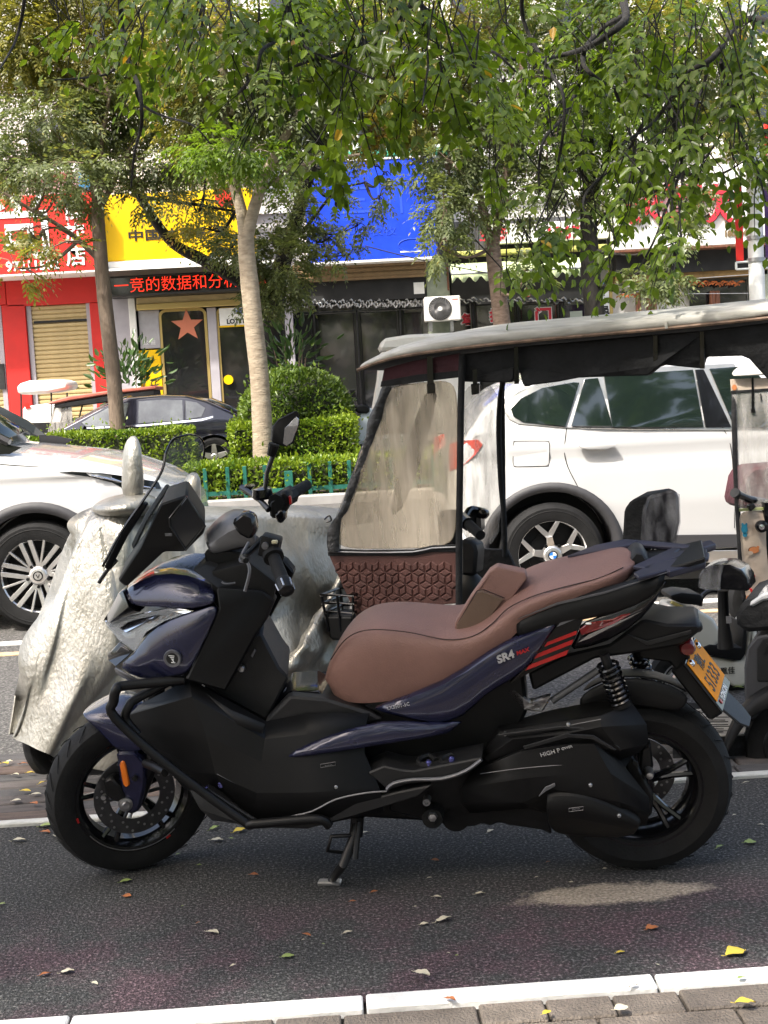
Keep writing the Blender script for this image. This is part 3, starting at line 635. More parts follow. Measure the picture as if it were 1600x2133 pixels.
lo = row(SF, [-.1075, -.1075, -.103, -.103, -.104, -.112, -.112], '950,1314 952,1300 992,1234 1004,1231 1050,1249 1000,1316 972,1326'); MB().prism(lo, (0, .012, 0)).obj('backrest_panel', M['suede'], scoot, bevel=.003)
pipe('backrest_seam', M['stitch'], -.104, '952,1302 994,1230 1008,1228 1052,1246', .0016, n=1, seg=5)
# -- tail panels
patch('tail_panel', BL, [([-.165, -.175, -.17, -.17, -.165], '790,1468 935,1418 1025,1346 1080,1322 1166,1288'), ([-.2, -.21, -.205, -.2, -.19], '760,1477 933,1428 1026,1354 1082,1331 1165,1293'), ([-.215, -.22, -.21, -.205, -.195], '820,1492 930,1470 1008,1420 1070,1375 1140,1335'), ([-.205, -.21, -.2, -.195, -.19], '905,1513 972,1497 1003,1449 1062,1422 1104,1386')], .008, 1, mirror=True)
patch('belly_panel', BL, [([-.2, -.215, -.22, -.21, -.2], '592,1576 660,1540 806,1493 880,1508 968,1500'), ([-.215, -.23, -.235, -.225, -.21], '610,1560 690,1532 808,1500 905,1516 966,1503'), ([-.24, -.245, -.245, -.235, -.215], '600,1572 700,1553 810,1530 900,1522 950,1515'), ([-.23, -.24, -.24, -.23, -.2], '588,1583 702,1567 852,1543 900,1535 938,1528')], .008, 1, mirror=True)
patch('rear_cowl', BP, [(-.15, '1078,1282 1162,1246 1260,1222 1394,1188'), (-.185, '1072,1296 1160,1262 1262,1238 1392,1196'), (-.19, '1072,1318 1165,1288 1275,1262 1384,1218'), (-.18, '1076,1333 1167,1296 1290,1282 1366,1240')], .01, 1, mirror=True)
plate('cowl_trim', M['silvergrey'], [-.188, -.189, -.187, -.186, -.187, -.188], '1078,1290 1160,1256 1262,1232 1392,1192 1262,1236 1160,1260', .004, 0)
plate('stripe_panel', M['gloss'], -.187, '1165,1296 1222,1272 1206,1312 1180,1362 1095,1392 1062,1424 1104,1386 1132,1340', .02, .002, mirror=True)
for q in ('1140,1338 1202,1314 1200,1322 1134,1347', '1120,1362 1195,1332 1191,1342 1112,1373', '1102,1386 1184,1354 1180,1364 1094,1397'):
    plate('red_stripe', M['red'], -.1895, q, .004, 0, mirror=True)
plate('grey_stripe', M['silvergrey'], -.189, '1168,1296 1220,1273 1216,1282 1160,1306', .004, 0)
patch('tail_side', M['gloss'], [(-.175, '1206,1296 1290,1268 1350,1244 1392,1200'), (-.185, '1204,1310 1290,1286 1350,1258 1388,1214'), (-.18, '1196,1334 1280,1310 1346,1270 1380,1225'), (-.16, '1172,1362 1270,1340 1340,1290 1372,1240')], .008, 1, mirror=True)
plate('tail_lamp', M['redlens'], [-.19, -.192, -.19, -.18, -.186, -.192, -.192], '1206,1312 1226,1298 1276,1290 1332,1262 1322,1276 1276,1302 1212,1324', .008, .002, mirror=True)
plate('lamp_lens_edge', M['chrome'], -.191, '1204,1338 1226,1322 1340,1272 1228,1330', .003, 0)
MB().obox(S(1226, 1299, -.194), .016, .006, .006).obj('lamp_marker', M['white'], scoot, bevel=.002)
MB().bridge(row(SF, -.14, '1100,1400 1176,1364 1270,1342 1340,1290 1390,1300 1455,1300 1462,1312 1420,1345 1330,1360 1240,1372 1110,1440'), row(SF, .14, '1110,1360 1180,1320 1272,1300 1342,1250 1392,1262 1450,1262 1456,1274 1416,1305 1330,1320 1240,1332 1120,1400')).obj('tail_underside', M['plastic'], scoot, bevel=.008)
plate('under_trim', M['grey'], -.146, '1304,1320 1348,1336 1440,1312 1440,1320 1350,1345', .004, .001)
MB().bridge(row(SF, -.03, '1392,1300 1440,1288 1464,1302 1464,1316 1430,1324 1400,1330'), row(SF, .03, '1392,1290 1440,1278 1462,1292 1462,1306 1430,1314 1400,1320')).obj('turn_signal_stalk', M['grey'], scoot, bevel=.006)
# -- carrier rack on top of the tail
rk = MB()
def slab(rows2, t=.012):
    A = [SF.on_z(x, y, z) for x, y, z in rows2]; rk.prism(A, (0, 0, -t))
zt = S(1330, 1180, -.12).z; zr = S(1470, 1150, 0).z
slab([(1180, 1156, zt-.02), (1240, 1136, zt), (1302, 1122, zt+.005), (1330, 1124, zt+.005), (1312, 1136, zt), (1250, 1146, zt-.01)])
slab([(1302, 1122, zt), (1380, 1128, zt), (1460, 1136, zr), (1452, 1142, zr), (1376, 1137, zt), (1318, 1132, zt)])
slab([(1318, 1178, zt), (1400, 1140, zt), (1418, 1142, zt), (1352, 1184, zt)])
slab([(1320, 1192, zt), (1360, 1172, zt), (1420, 1160, zt), (1478, 1150, zr), (1476, 1162, zr), (1400, 1184, zt), (1330, 1202, zt)])
slab([(1355, 1160, zt), (1440, 1142, zt), (1472, 1142, zr), (1474, 1152, zr), (1420, 1158, zt), (1365, 1172, zt)])
slab([(1440, 1134, zr), (1480, 1124, zr), (1492, 1132, zr), (1450, 1146, zr)], .02)
slab([(1370, 1178, zt), (1470, 1160, zr), (1470, 1170, zr), (1394, 1190, zt)], .02)
rk.obj('carrier_rack', M['rack'], scoot, bevel=.003)
MB().bridge(row(SF, -.05, '1300,1180 1324,1150 1340,1152 1356,1180 1330,1196'), row(SF, .1, '1300,1150 1318,1128 1335,1130 1350,1152 1330,1168')).obj('rack_base', M['grey'], scoot, bevel=.006)
MB().bridge(row(SF, -.14, '1260,1236 1330,1196 1420,1176 1470,1160 1470,1172 1396,1192 1320,1230'), row(SF, .12, '1270,1186 1330,1150 1420,1134 1462,1124 1462,1134 1396,1150 1320,1180')).obj('tail_top', M['plastic'], scoot, bevel=.004)
# -- number plate on its hanger, with frame lettering
A_, B_, C_, D_ = (1449, 1333), (1431, 1384), (1494, 1459), (1510, 1404)
LB = -.1
b3 = S(B_[0], B_[1], LB); a3 = S(A_[0], A_[1], -LB); c3 = S(C_[0], C_[1], LB); d3 = S(D_[0], D_[1], -LB)
up = ((b3-c3)+(a3-d3)).normalized(); rt = ((a3-b3)+(d3-c3)).normalized(); up = (up-rt*up.dot(rt)).normalized(); nn = rt.cross(up).normalized()
if nn.x < 0: nn = -nn
ctr = (a3+b3+c3+d3)/4
hW = ((a3-b3).length+(d3-c3).length)/4; hH = ((b3-c3).length+(a3-d3).length)/4
def rect(name, mat, cx, cy, w, h, lift, t, **k):
    o0 = ctr+rt*cx+up*cy+nn*lift
    P4 = [o0-rt*w-up*h, o0+rt*w-up*h, o0+rt*w+up*h, o0-rt*w+up*h]
    return MB().prism(P4, nn*-t).obj(name, mat, scoot, **k)
rect('plate_frame', M['gloss'], 0, -.012, hW+.008, hH+.02, -.002, .008, bevel=.003)
rect('number_plate', M['plate'], 0, 0, hW, hH, .001, .002, bevel=.0005)
text('plate_text', '豫L', M['black'], scoot, ctr+up*hH*.42+nn*.002, rt, up, hH*.72, .0008, bold=.0008)
text('plate_text', '51333', M['black'], scoot, ctr-up*hH*.42+nn*.002, rt, up, hH*1.02, .0008, sx=.86, bold=.0006)
text('frame_text', 'LONCIN', M['white'], scoot, ctr-up*(hH+.014)+nn*.0005, rt, up, .026, .0008, bold=.0006)
rect('frame_mark', M['red'], -.07, -hH-.014, .006, .006, .001, .002)
for sx_ in (-1, 1):
    MB().lathe([(0, .008), (.008, .006), (.012, 0), (.012, -.004)], ctr+rt*hW*.72*sx_+up*hH*.8+nn*.002, 'z', 14, m=nn.to_track_quat('Z', 'Y').to_matrix()).obj('plate_bolt', M['chrome'], scoot)
rect('plate_hanger', M['plastic'], 0, -.02, hW*.8, hH*1.35, -.012, .05, bevel=.008)
o0 = ctr-up*(hH+.03)-nn*.012
MB().prism([o0-rt*.07, o0+rt*.07, o0+rt*.06-up*.07+nn*.012, o0+rt*.035-up*.1+nn*.02, o0-rt*.035-up*.1+nn*.02, o0-rt*.06-up*.07+nn*.012], -nn*.008).obj('mud_flap', M['grey'], scoot, bevel=.003)
MB().lathe([(0, -.012), (.018, -.01), (.024, 0), (.024, .02)], S(1432, 1350, -.075), 'y', 16).obj('rear_reflector', M['redlens'], scoot)
MB().bridge(row(SF, -.06, '1330,1350 1420,1330 1440,1330 1436,1390 1470,1440 1440,1440 1395,1380 1330,1372'), row(SF, .06, '1330,1320 1420,1300 1440,1300 1438,1360 1470,1410 1440,1410 1395,1350 1330,1342')).obj('plate_arm', M['plastic'], scoot, bevel=.006)
# -- hugger, shocks, drive case
patch('rear_hugger', M['plastic'], [(-.09, '1205,1450 1260,1414 1330,1408 1400,1424 1436,1450'), (-.1, '1205,1466 1260,1432 1330,1428 1400,1444 1434,1462'), (-.095, '1210,1490 1262,1470 1330,1470 1390,1484 1420,1480')], .008, 1)
patch('rear_hugger_top', M['plastic'], [(.09, '1215,1430 1265,1396 1330,1388 1400,1404 1434,1432'), (-.09, '1205,1450 1260,1414 1330,1408 1400,1424 1436,1450')], .008, 1)
for lt in (-.15, .15):
    a, b = S(1263, 1376, lt), S(1300, 1482, lt); 
    if lt > 0: a, b = Vector((a.x+.09, .13, a.z+.03)), Vector((b.x+.09, .13, b.z+.02))
    ax_ = (b-a).normalized(); u_ = ax_.orthogonal().normalized(); v_ = ax_.cross(u_)
    sp = [a+(b-a)*(.05+.75*k/84)+(u_*math.cos(k*.6)+v_*math.sin(k*.6))*.028 for k in range(85)]
    sh = MB().tube([a-ax_*.02, b+ax_*.02], .014, 10).obj('shock_absorber', M['darksteel'], scoot)
    MB().tube(sp, .0052, 6).obj('coil_spring', M['gloss'], sh)
    MB().lathe([(0, -.01), (.03, -.01), (.03, .01), (0, .01)], a+(b-a)*.82, 'z', 18, m=ax_.to_track_quat('Z', 'Y').to_matrix()).obj('spring_collar', M['darksteel'], sh)
pipe('frame_tube', M['silvergrey'], [-.1, -.1], '1150,1460 1246,1396', .011, n=1)
plate('foil_heat_shield', pm('foil', (.3, .29, .3), .3, .8, bump=.6, bscale=40), -.12, '1054,1440 1072,1434 1104,1462 1150,1450 1130,1484 1090,1480', .03, .004)
patch('air_box', M['plastic'], [(-.1, '1010,1560 1040,1512 1150,1482 1240,1464 1310,1458'), ([-.17, -.18, -.185, -.19, -.16], '1008,1574 1042,1526 1160,1508 1250,1494 1318,1468'), ([-.2, -.21, -.215, -.215, -.19], '1012,1580 1068,1540 1170,1530 1252,1514 1346,1508'), ([-.19, -.2, -.205, -.21, -.19], '1016,1586 1080,1560 1186,1548 1290,1560 1350,1545'), ([-.16, -.17, -.18, -.18, -.15], '1020,1592 1090,1580 1190,1570 1290,1580 1330,1565')], .01, 0, angle=12)
plate('air_box_lip', M['grey'], -.216, '1036,1530 1172,1512 1246,1520 1290,1556 1292,1562 1242,1528 1172,1519 1040,1534', .01, .002)
patch('drive_case', M['plastic'], [([-.14]*5, '1000,1590 1090,1556 1190,1548 1262,1548 1320,1568'), ([-.2, -.225, -.23, -.23, -.2], '985,1608 1090,1566 1185,1553 1236,1552 1300,1600'), ([-.21, -.235, -.24, -.235, -.2], '960,1640 1090,1620 1190,1610 1270,1610 1350,1660'), ([-.2, -.22, -.235, -.235, -.2], '960,1670 1090,1668 1150,1640 1290,1668 1352,1690'), ([-.15, -.18, -.2, -.2, -.16], '980,1690 1100,1680 1140,1690 1300,1720 1345,1715')], .012, 0, angle=12)
patch('clutch_cover', M['plastic'], [([-.2]*4, '1140,1634 1200,1622 1290,1660 1340,1706'), ([-.245, -.25, -.25, -.22], '1136,1660 1190,1650 1280,1680 1336,1718'), ([-.245, -.255, -.25, -.22], '1136,1700 1190,1700 1280,1720 1330,1728'), ([-.18]*4, '1146,1736 1200,1744 1280,1746 1322,1740')], .012, 2)
plate('case_trim', M['grey'], -.236, '1090,1555 1182,1528 1188,1530 1236,1532 1284,1562 1280,1564 1234,1540 1184,1536 1092,1562', .006, .001)
plate('cover_slot', M['silvergrey'], -.25, '1122,1660 1136,1640 1156,1632 1157,1638 1138,1648', .006, .001)
plate('swing_arm', M['darksteel'], -.13, '1296,1576 1316,1570 1362,1660 1358,1700 1340,1706', .04, .006)
plate('swing_plate', M['grey'], -.137, '1318,1582 1330,1588 1330,1606 1316,1592', .01, .002)
MB().lathe([(0, -.012), (.01, -.01), (.013, 0), (.013, .03)], S(1353, 1614, -.13), 'y', 14).obj('axle_nut', M['steel'], scoot)
plate('rear_caliper', M['darksteel'], -.1, '1336,1560 1356,1550 1362,1600 1344,1620 1332,1600', .05, .006)
# -- seams, screws and painted pale edge highlights that break up the panels
for l_, pts in (([-.2, -.225, -.222], '300,1500 420,1500 560,1560'), ([-.255, -.262, -.262], '452,1612 540,1652 640,1652'), ([-.172, -.176], '505,1236 543,1262'), ([-.235, -.238, -.24], '1000,1612 1090,1600 1190,1592'), ([-.21, -.215], '1180,1512 1252,1498')):
    pipe('seam_highlight', M['silvergrey'], l_, pts, .0013, n=3, seg=4)
for x, y, l_ in ((412, 1446, -.21), (575, 1612, -.247), (700, 1640, -.262), (1052, 1530, -.2), (1230, 1636, -.25), (1290, 1700, -.25), (1184, 1510, -.214), (520, 1300, -.18), (1330, 1230, -.188)):
    MB().lathe([(0, -.002), (.004, -.002), (.0055, 0), (.0055, .01)], S(x, y, l_), 'y', 10).obj('screw', M['steel'], scoot)
# -- lettering on the panels
def lettering(name, s, mat, x0, y0, x1, y1, lat, h, **k):
    a, b = S(x0, y0, lat), S(x1, y1, lat); return text(name, s, mat, scoot, (a+b)/2, (b-a), (0, 0, 1), h, .002, **k)
lettering('badge_text', 'SR4', M['badge'], 1031, 1378, 1074, 1360, -.2145, .031, sx=1.05, bold=.0012, shear=.15)
lettering('badge_text', 'MAX', M['red'], 1076, 1362, 1101, 1353, -.211, .015, sx=1.15, bold=.0005, shear=.2)
lettering('badge_text', 'LX350T-5C', M['badge'], 806, 1476, 854, 1466, -.2215, .0145, sx=.95)
lettering('badge_text', 'HIGH P', M['badge'], 1124, 1574, 1168, 1562, -.246, .017, sx=1.05)
lettering('badge_text', 'OWER', M['badge'], 1169, 1561, 1193, 1554, -.243, .0105, sx=1.0)
lettering('badge_text', 'SR4MAX', M['silvergrey'], 672, 1597, 697, 1592, -.262, .006)
lettering('badge_text', 'SR4MAX', M['silvergrey'], 1188, 1687, 1212, 1684, -.268, .006)
for (x0, y0, x1, y1, l) in ((668, 1595, 699, 1590, -.262), (1185, 1687, 1215, 1683, -.268)):
    pipe('badge_frame', M['silvergrey'], l, '%d,%d %d,%d %d,%d %d,%d %d,%d' % (x0, y0-3, x1, y1-3, x1, y1+4, x0, y0+4, x0, y0-3), .0008, n=1, seg=4)

# ================================================================ CARS
def car_shell(fr, parent, mat, top, hw, sill, belt, arches, crease=None, tumble=.28, n=150, round_=.07):
    """one swept body skin: (x,z) top line, (x,half width), wheel arches cut out of both sides"""
    tx, tz = zip(*top); hx, hz = zip(*hw); sx_, sz_ = zip(*sill)
    T = lambda x: float(np.interp(x, tx, tz)); Hw = lambda x: float(np.interp(x, hx, hz)); Z0 = lambda x: float(np.interp(x, sx_, sz_))
    def lat(x, z):
        h = Hw(x)
        if z > belt: h = h - tumble*(z-belt)
        else:
            q = (belt-z); h = h - .02*abs(q-.22) - .10*max(0, q-.5)
        if crease: h += .008*math.exp(-((z-crease)/.03)**2) - .011*math.exp(-((z-crease+.07)/.05)**2)
        return h
    xs = sorted(set(list(np.linspace(tx[0], tx[-1], n)) + [a[0]+sg*a[2] for a in arches for sg in (-1, 1)]))
    rows = []
    for x in xs:
        zt = T(x); z0 = Z0(x); zb = min(belt, zt-round_-.02); rw = []
        for k in range(20): rw.append((x, z0+(zb-z0)*k/20))
        ze = max(zb, zt-round_)
        for k in range(8): rw.append((x, zb+(ze-zb)*k/7))
        side = [Vector((x, -lat(x, z), z)) for x, z in rw]
        e = side[-1]; h = -e.y
        for k in range(1, 8):
            a = k/7*math.pi/2; rr = min(.12, h*.5)
            side.append(Vector((x, -(h-rr*(1-math.cos(a))), e.z+(zt-e.z)*.8*math.sin(a))))
        q = side[-1]; side.append(Vector((x, q.y*.5, q.z+(zt-e.z)*.14))); side.append(Vector((x, 0, q.z+(zt-e.z)*.2)))
        rows.append(side + [Vector((p.x, -p.y, p.z)) for p in reversed(side[:-1])])
    mb = MB().grid(rows); nn_ = len(rows[0])
    mb.f.append(tuple(range(nn_))); mb.f.append(tuple(range(len(mb.v)-1, len(mb.v)-1-nn_, -1)))
    for ax, az, ar in arches:
        keep = []
        ins = [math.hypot(v.x-ax, v.z-az) < ar and abs(v.y) > .3 for v in mb.v]
        for f in mb.f:
            if len(f) == 4 and all(ins[i] for i in f): continue
            keep.append(f)
        used = set(i for f in keep for i in f)
        for i, v in enumerate(mb.v):
            if ins[i] and i in used:
                d = math.hypot(v.x-ax, v.z-az); s = ar/max(d, 1e-4); v.x = ax+(v.x-ax)*s; v.z = max(az+(v.z-az)*s, Z0(v.x))
        mb.f = keep
    mb.obj('body', mat, parent, angle=28)
    return lat
def on_skin(fr, lat, px, py, off=.004):
    l = -.85
    for _ in range(5):
        p = fr.at(px, py, l); l = -lat(p.x, p.z)-off
    return fr.at(px, py, l)
def skin_panel(name, mat, fr, lat, pts, parent, off=.004, thick=.01, bevel=.002, sub=0, mirror=True):
    q = PX(pts) if isinstance(pts, str) else pts
    if sub:
        q2 = []
        for i in range(len(q)):
            a, b = q[i], q[(i+1) % len(q)]
            for k in range(sub): q2.append((a[0]+(b[0]-a[0])*k/sub, a[1]+(b[1]-a[1])*k/sub))
        q = q2
    A = [on_skin(fr, lat, x, y, off) for x, y in q]
    mb = MB().prism(A, (0, thick, 0)); o = mb.obj(name, mat, parent, bevel=bevel)
    if mirror: mb.mirror_y().obj(name, mat, parent, bevel=bevel)
    return o
def skin_line(name, mat, fr, lat, pts, parent, r=.003, off=.001, n=5):
    A = [on_skin(fr, lat, x, y, off) for x, y in PX(pts)]
    return MB().tube(curve(A, n), r, 5).obj(name, mat, parent)
def car_wheel(parent, c, R, rim, W, style, rimmat, badge=None, side=-1):
    y0 = side*W/2; t = MB(); b = R-rim; s = side
    t.lathe([(rim-.015, -W*.45), (rim+b*.2, -W*.5), (rim+b*.7, -W*.5), (R-.012, -W*.42), (R, -W*.3), (R, W*.3), (R-.012, W*.42), (rim+b*.7, W*.5), (rim+b*.2, W*.5), (rim-.015, W*.45)], c, 'y', 60)
    for k in range(4): t.lathe([(R-.001, -W*.3+k*W*.2), (R+.003, -W*.29+k*W*.2), (R+.003, -W*.17+k*W*.2), (R-.001, -W*.16+k*W*.2)], c, 'y', 60)
    t.lathe([(rim+b*.45, -W*.503), (rim+b*.5, -W*.512), (rim+b*.55, -W*.503)], c, 'y', 60)
    w_ = t.obj('wheel', M['rubber'], parent)
    C = Vector(c); r = MB()
    r.lathe([(rim-.02, -W*.36), (rim+.002, -W*.47), (rim+.006, -W*.48), (rim+.008, -W*.46), (rim-.004, -W*.3), (rim-.03, W*.1), (rim-.03, W*.3)], c, 'y', 60)
    dk = MB().lathe([(0, -W*.05), (rim*.62, -W*.05), (rim*.62, W*.0), (rim-.025, W*.02), (rim-.025, W*.1)], c, 'y', 40)
    dk.obj('brake_drum', M['darksteel'], w_)
    yf = -W*.44
    def blade(p, q, w0, w1, d=.03):
        p, q = Vector((p[0], 0, p[1])), Vector((q[0], 0, q[1])); u = (q-p).normalized(); v = Vector((-u.z, 0, u.x))
        P4 = [C+p-v*w0+Vector((0, yf+.018, 0)), C+q-v*w1+Vector((0, yf-.004, 0)), C+q+v*w1+Vector((0, yf-.004, 0)), C+p+v*w0+Vector((0, yf+.018, 0))]
        r.prism(P4, (0, d, 0))
    pol = lambda rr, a: (rr*math.cos(a), rr*math.sin(a))
    if style == 'Y':
        for k in range(5):
            a = 1.5708+.13+k*1.25664
            blade(pol(.045, a), pol(rim*.52, a), .028, .018)
            for d in (-1, 1): blade(pol(rim*.5, a), pol(rim-.004, a+d*.34), .018, .012)
    elif style == 'double':
        for k in range(6):
            a = 1.5708+.28+k*1.0472
            for d in (-1, 1):
                blade(pol(.05, a+d*.5), pol(rim-.004, a+d*.13), .014, .016)
            a += .5236; blade(pol(.05, a), pol(rim-.006, a), .006, .008)
    else:
        for k in range(5):
            a = 1.5708+k*1.25664; blade(pol(.04, a), pol(rim-.004, a), .05, .03)
    r.lathe([(0, yf+.0), (.05, yf), (.062, yf+.008), (.07, yf+.03), (.07, yf+.06)], c, 'y', 24)
    r.obj('rim', rimmat, w_, bevel=.002)
    bo = MB()
    for k in range(5):
        a = k*1.2566+.9; bo.lathe([(0, yf+.004), (.011, yf+.004), (.011, yf+.03)], C+Vector((math.cos(a)*.075, 0, math.sin(a)*.075)), 'y', 8)
    bo.obj('wheel_bolts', M['darksteel'], w_, kind='stuff')
    return w_, C+Vector((0, yf, 0))
M['carwhite'] = pm('white_car_paint', (.56, .56, .565), .22, coat=1, var=.02, vscale=2)
M['cardark'] = pm('dark_car_paint', (.022, .022, .035), .2, .4, coat=1)
M['carglass'] = pm('car_window_glass', (.008, .014, .012), .03, spec=.9, coat=1)
M['alloy'] = pm('alloy_rim', (.62, .61, .6), .28, .85, var=.1)
M['cladding'] = pm('grey_cladding', (.045, .045, .05), .6, bump=.1, bscale=300)
M['seam'] = pm('panel_gap', (.02, .02, .02), .7)

# ---- white hatch-backed SUV behind the canopy cart
XF = Frame((0, 9.35, 0)); XA = lambda x, y, l=-.88: XF.at(x, y, l)
suv = thing('suv', 'white SUV with tinted rear windows and black arches parked behind the canopied tricycle', 'car', XF)
wc = XA(1150, 1157, -.86); wc.z = .345
ax_ = wc.x; rear = XA(935, 1000).x
zb = XA(1300, 892).z
P_ = lambda x, y: (XA(x, y, -.8).x, XA(x, y, -.72).z)
top = [(rear, .72), (rear+.02, 1.0), (rear+.10, 1.12), (rear+.28, 1.36), P_(1065, 800), P_(1120, 772), P_(1200, 757), P_(1300, 748), P_(1400, 742), P_(1520, 736), (ax_+1.6, 1.60), (ax_+2.0, 1.53), (ax_+2.55, 1.16), (ax_+2.8, 1.07), (ax_+3.3, 1.0), (ax_+3.55, .88), (ax_+3.62, .62)]
hw = [(rear, .62), (rear+.12, .78), (rear+.4, .87), (ax_+.2, .905), (ax_+1.5, .91), (ax_+2.6, .90), (ax_+3.2, .84), (ax_+3.5, .7), (ax_+3.62, .55)]
xl = car_shell(XF, suv, M['carwhite'], top, hw, [(rear, .4), (rear+.5, .32), (ax_+3.7, .32)], zb, [(ax_, wc.z, .43), (ax_+2.67, wc.z, .43)], crease=XA(1300, 926).z)
for xx in (ax_, ax_+2.67):
    ar = MB(); ang = [math.radians(-12+k*204/28) for k in range(29)]
    for r0, r1, off in ((.425, .485, .006),):
        inn = [Vector((xx+r0*math.cos(a), 0, wc.z+r0*math.sin(a))) for a in ang]; out = [Vector((xx+r1*math.cos(a), 0, wc.z+r1*math.sin(a))) for a in ang]
        for q in inn+out: q.y = -max(xl(q.x, max(q.z, .33)), .84)-.012
        ar.grid([inn, out]); 
        ar.grid([inn, [Vector((p.x, p.y+.25, p.z)) for p in inn]])
    ar.obj('arch_trim', M['cladding'], suv, solid=.006); ar.mirror_y().obj('arch_trim', M['cladding'], suv, solid=.006)
    lin = MB().lathe([(.42, -.62), (.42, .0)], (xx, 0, wc.z), 'y', 32); lin.lathe([(0, 0), (.42, 0)], (xx, -.55, wc.z), 'y', 32)
    lin.obj('arch_liner', M['black'], suv); 
    for sd_ in (-1, 1):
        if sd_ < 0: wv, hub = car_wheel(suv, (xx, -.80, wc.z), .345, .245, .22, 'Y', M['alloy'])
        else: car_wheel(suv, (xx, .80, wc.z), .345, .245, .22, 'Y', M['alloy'])
        if sd_ < 0:
            bd = MB().lathe([(0, -.004), (.03, -.004), (.033, -.001), (.033, .004)], hub, 'y', 24).obj('hub_badge', M['black'], wv)
            for k in range(4):
                a0 = k*1.5708; fan = [hub+Vector((0, -.0052, 0))]+[hub+Vector((.024*math.cos(a0+j*.314), -.0052, .024*math.sin(a0+j*.314))) for j in range(6)]
                MB().prism(fan, (0, .001, 0)).obj('badge_quarter', (pm('badge_blue', (.02, .16, .55), .3) if 'badge_blue' not in bpy.data.materials else bpy.data.materials['badge_blue']) if k % 2 else M['white'], wv)
W_ = lambda nm, pts, mat=M['carglass'], **k: skin_panel(nm, mat, XF, xl, pts, suv, **k)
W_('window_surround', '1048,855 1052,838 1080,815 1130,795 1200,778 1290,768 1450,760 1530,757 1530,896 1300,895 1180,891 1080,883 1060,873', M['alloy'], off=.009, sub=3)
W_('window', '1064,852 1085,830 1130,808 1195,796 1207,797 1178,888 1090,880 1070,868', off=.016, sub=3)
W_('window', '1218,790 1246,787 1276,888 1190,888', off=.016, sub=3)
W_('window', '1258,784 1350,776 1444,770 1466,890 1276,890', off=.016, sub=3)
W_('door_pillar', '1448,770 1466,769 1524,890 1470,890', M['gloss'], off=.016, sub=3)
W_('window', '1478,768 1560,762 1600,800 1600,890 1530,890', off=.016, sub=3)
W_('fuel_flap', '1069,924 1074,919 1138,919 1145,926 1144,966 1138,971 1076,972 1069,964', M['carwhite'], off=.002, thick=.004)
skin_line('fuel_flap_gap', M['seam'], XF, xl, '1069,926 1071,920 1076,919 1138,919 1143,921 1145,928 1144,964 1142,969 1136,971 1077,972 1071,970 1069,964 1069,926', suv, .0025, n=2)
skin_line('door_gap', M['seam'], XF, xl, '1181,888 1177,920 1176,945 1184,975 1207,1020', suv, .003)
skin_line('door_gap', M['seam'], XF, xl, '1466,770 1485,840 1500,880 1521,925 1528,1000 1530,1100', suv, .003)
W_('sill_cladding', '1278,1116 1600,1112 1600,1140 1290,1142', M['cladding'], off=.012, sub=2)
W_('sill_bar', '1392,1148 1600,1146 1600,1172 1400,1172', M['alloy'], off=.02, sub=2, thick=.05)
W_('underbody', '1290,1142 1600,1140 1600,1200 1300,1210', M['black'], off=-.03, sub=2, thick=.1)
W_('tail_lamp', '936,925 960,918 996,916 1006,926 990,948 965,970 936,982', pm('bright_red_lens', (.5, .05, .03), .2, coat=.6), off=.01, sub=2)
hd_ = [on_skin(XF, xl, x, y, .012) for x, y in PX('1204,928 1215,921 1240,918 1278,922 1284,928 1262,936 1225,936 1210,933')]
MB().prism(hd_, (0, -.028, 0)).obj('door_handle', M['carwhite'], suv, bevel=.006, seg=2)
skin_panel('handle_recess', M['carwhite'], XF, xl, '1226,918 1244,914 1264,919 1262,936 1250,942 1232,940', suv, off=.003, thick=.004, sub=2)
rr = [on_skin(XF, xl, x, y, .0)+Vector((0, .13, .045)) for x, y in PX('1110,786 1200,764 1300,756 1400,750 1520,744')]
MB().tube(curve(rr, 4), .014, 8).obj('roof_rail', M['alloy'], suv)

# ---- white SUV at the left edge, nose towards the right
VF = Frame((0, 9.72, 0)); VA = lambda x, y, l=-.92: VF.at(x, y, l)
suv2 = thing('suv', 'white SUV cut by the left edge, nose above the silver motorbike cover', 'car', VF)
wc = VA(82, 1207, -.9); wc.z = .37; ax_ = wc.x; nose = VA(392, 1050).x
P_ = lambda x, y, l=-.7: (VA(x, y, l).x, VA(x, y, l).z)
zb2 = 1.02
top = [(ax_-3.9, .75), (ax_-3.85, 1.15), (ax_-3.3, 1.62), (ax_-2.4, 1.70), (ax_-1.7, 1.68), P_(-190, 800, -.45), P_(-70, 872, -.4), P_(-4, 922, -.2), P_(60, 927, -.15), P_(130, 934, -.15), P_(200, 941, -.15), P_(260, 954, -.2), P_(330, 978, -.3), P_(375, 1005, -.4), (nose-.02, .80), (nose, .62)]
top = sorted(top)
hw = [(ax_-3.9, .7), (ax_-3.6, .9), (ax_-1, .94), (ax_+.1, .94), (ax_+.45, .92), (ax_+.7, .84), (nose-.03, .66), (nose, .6)]
vl = car_shell(VF, suv2, M['carwhite'], top, hw, [(ax_-3.9, .34), (nose, .34)], zb2, [(ax_, wc.z, .44), (ax_-2.75, wc.z, .44)], crease=VA(60, 990).z, round_=.10)
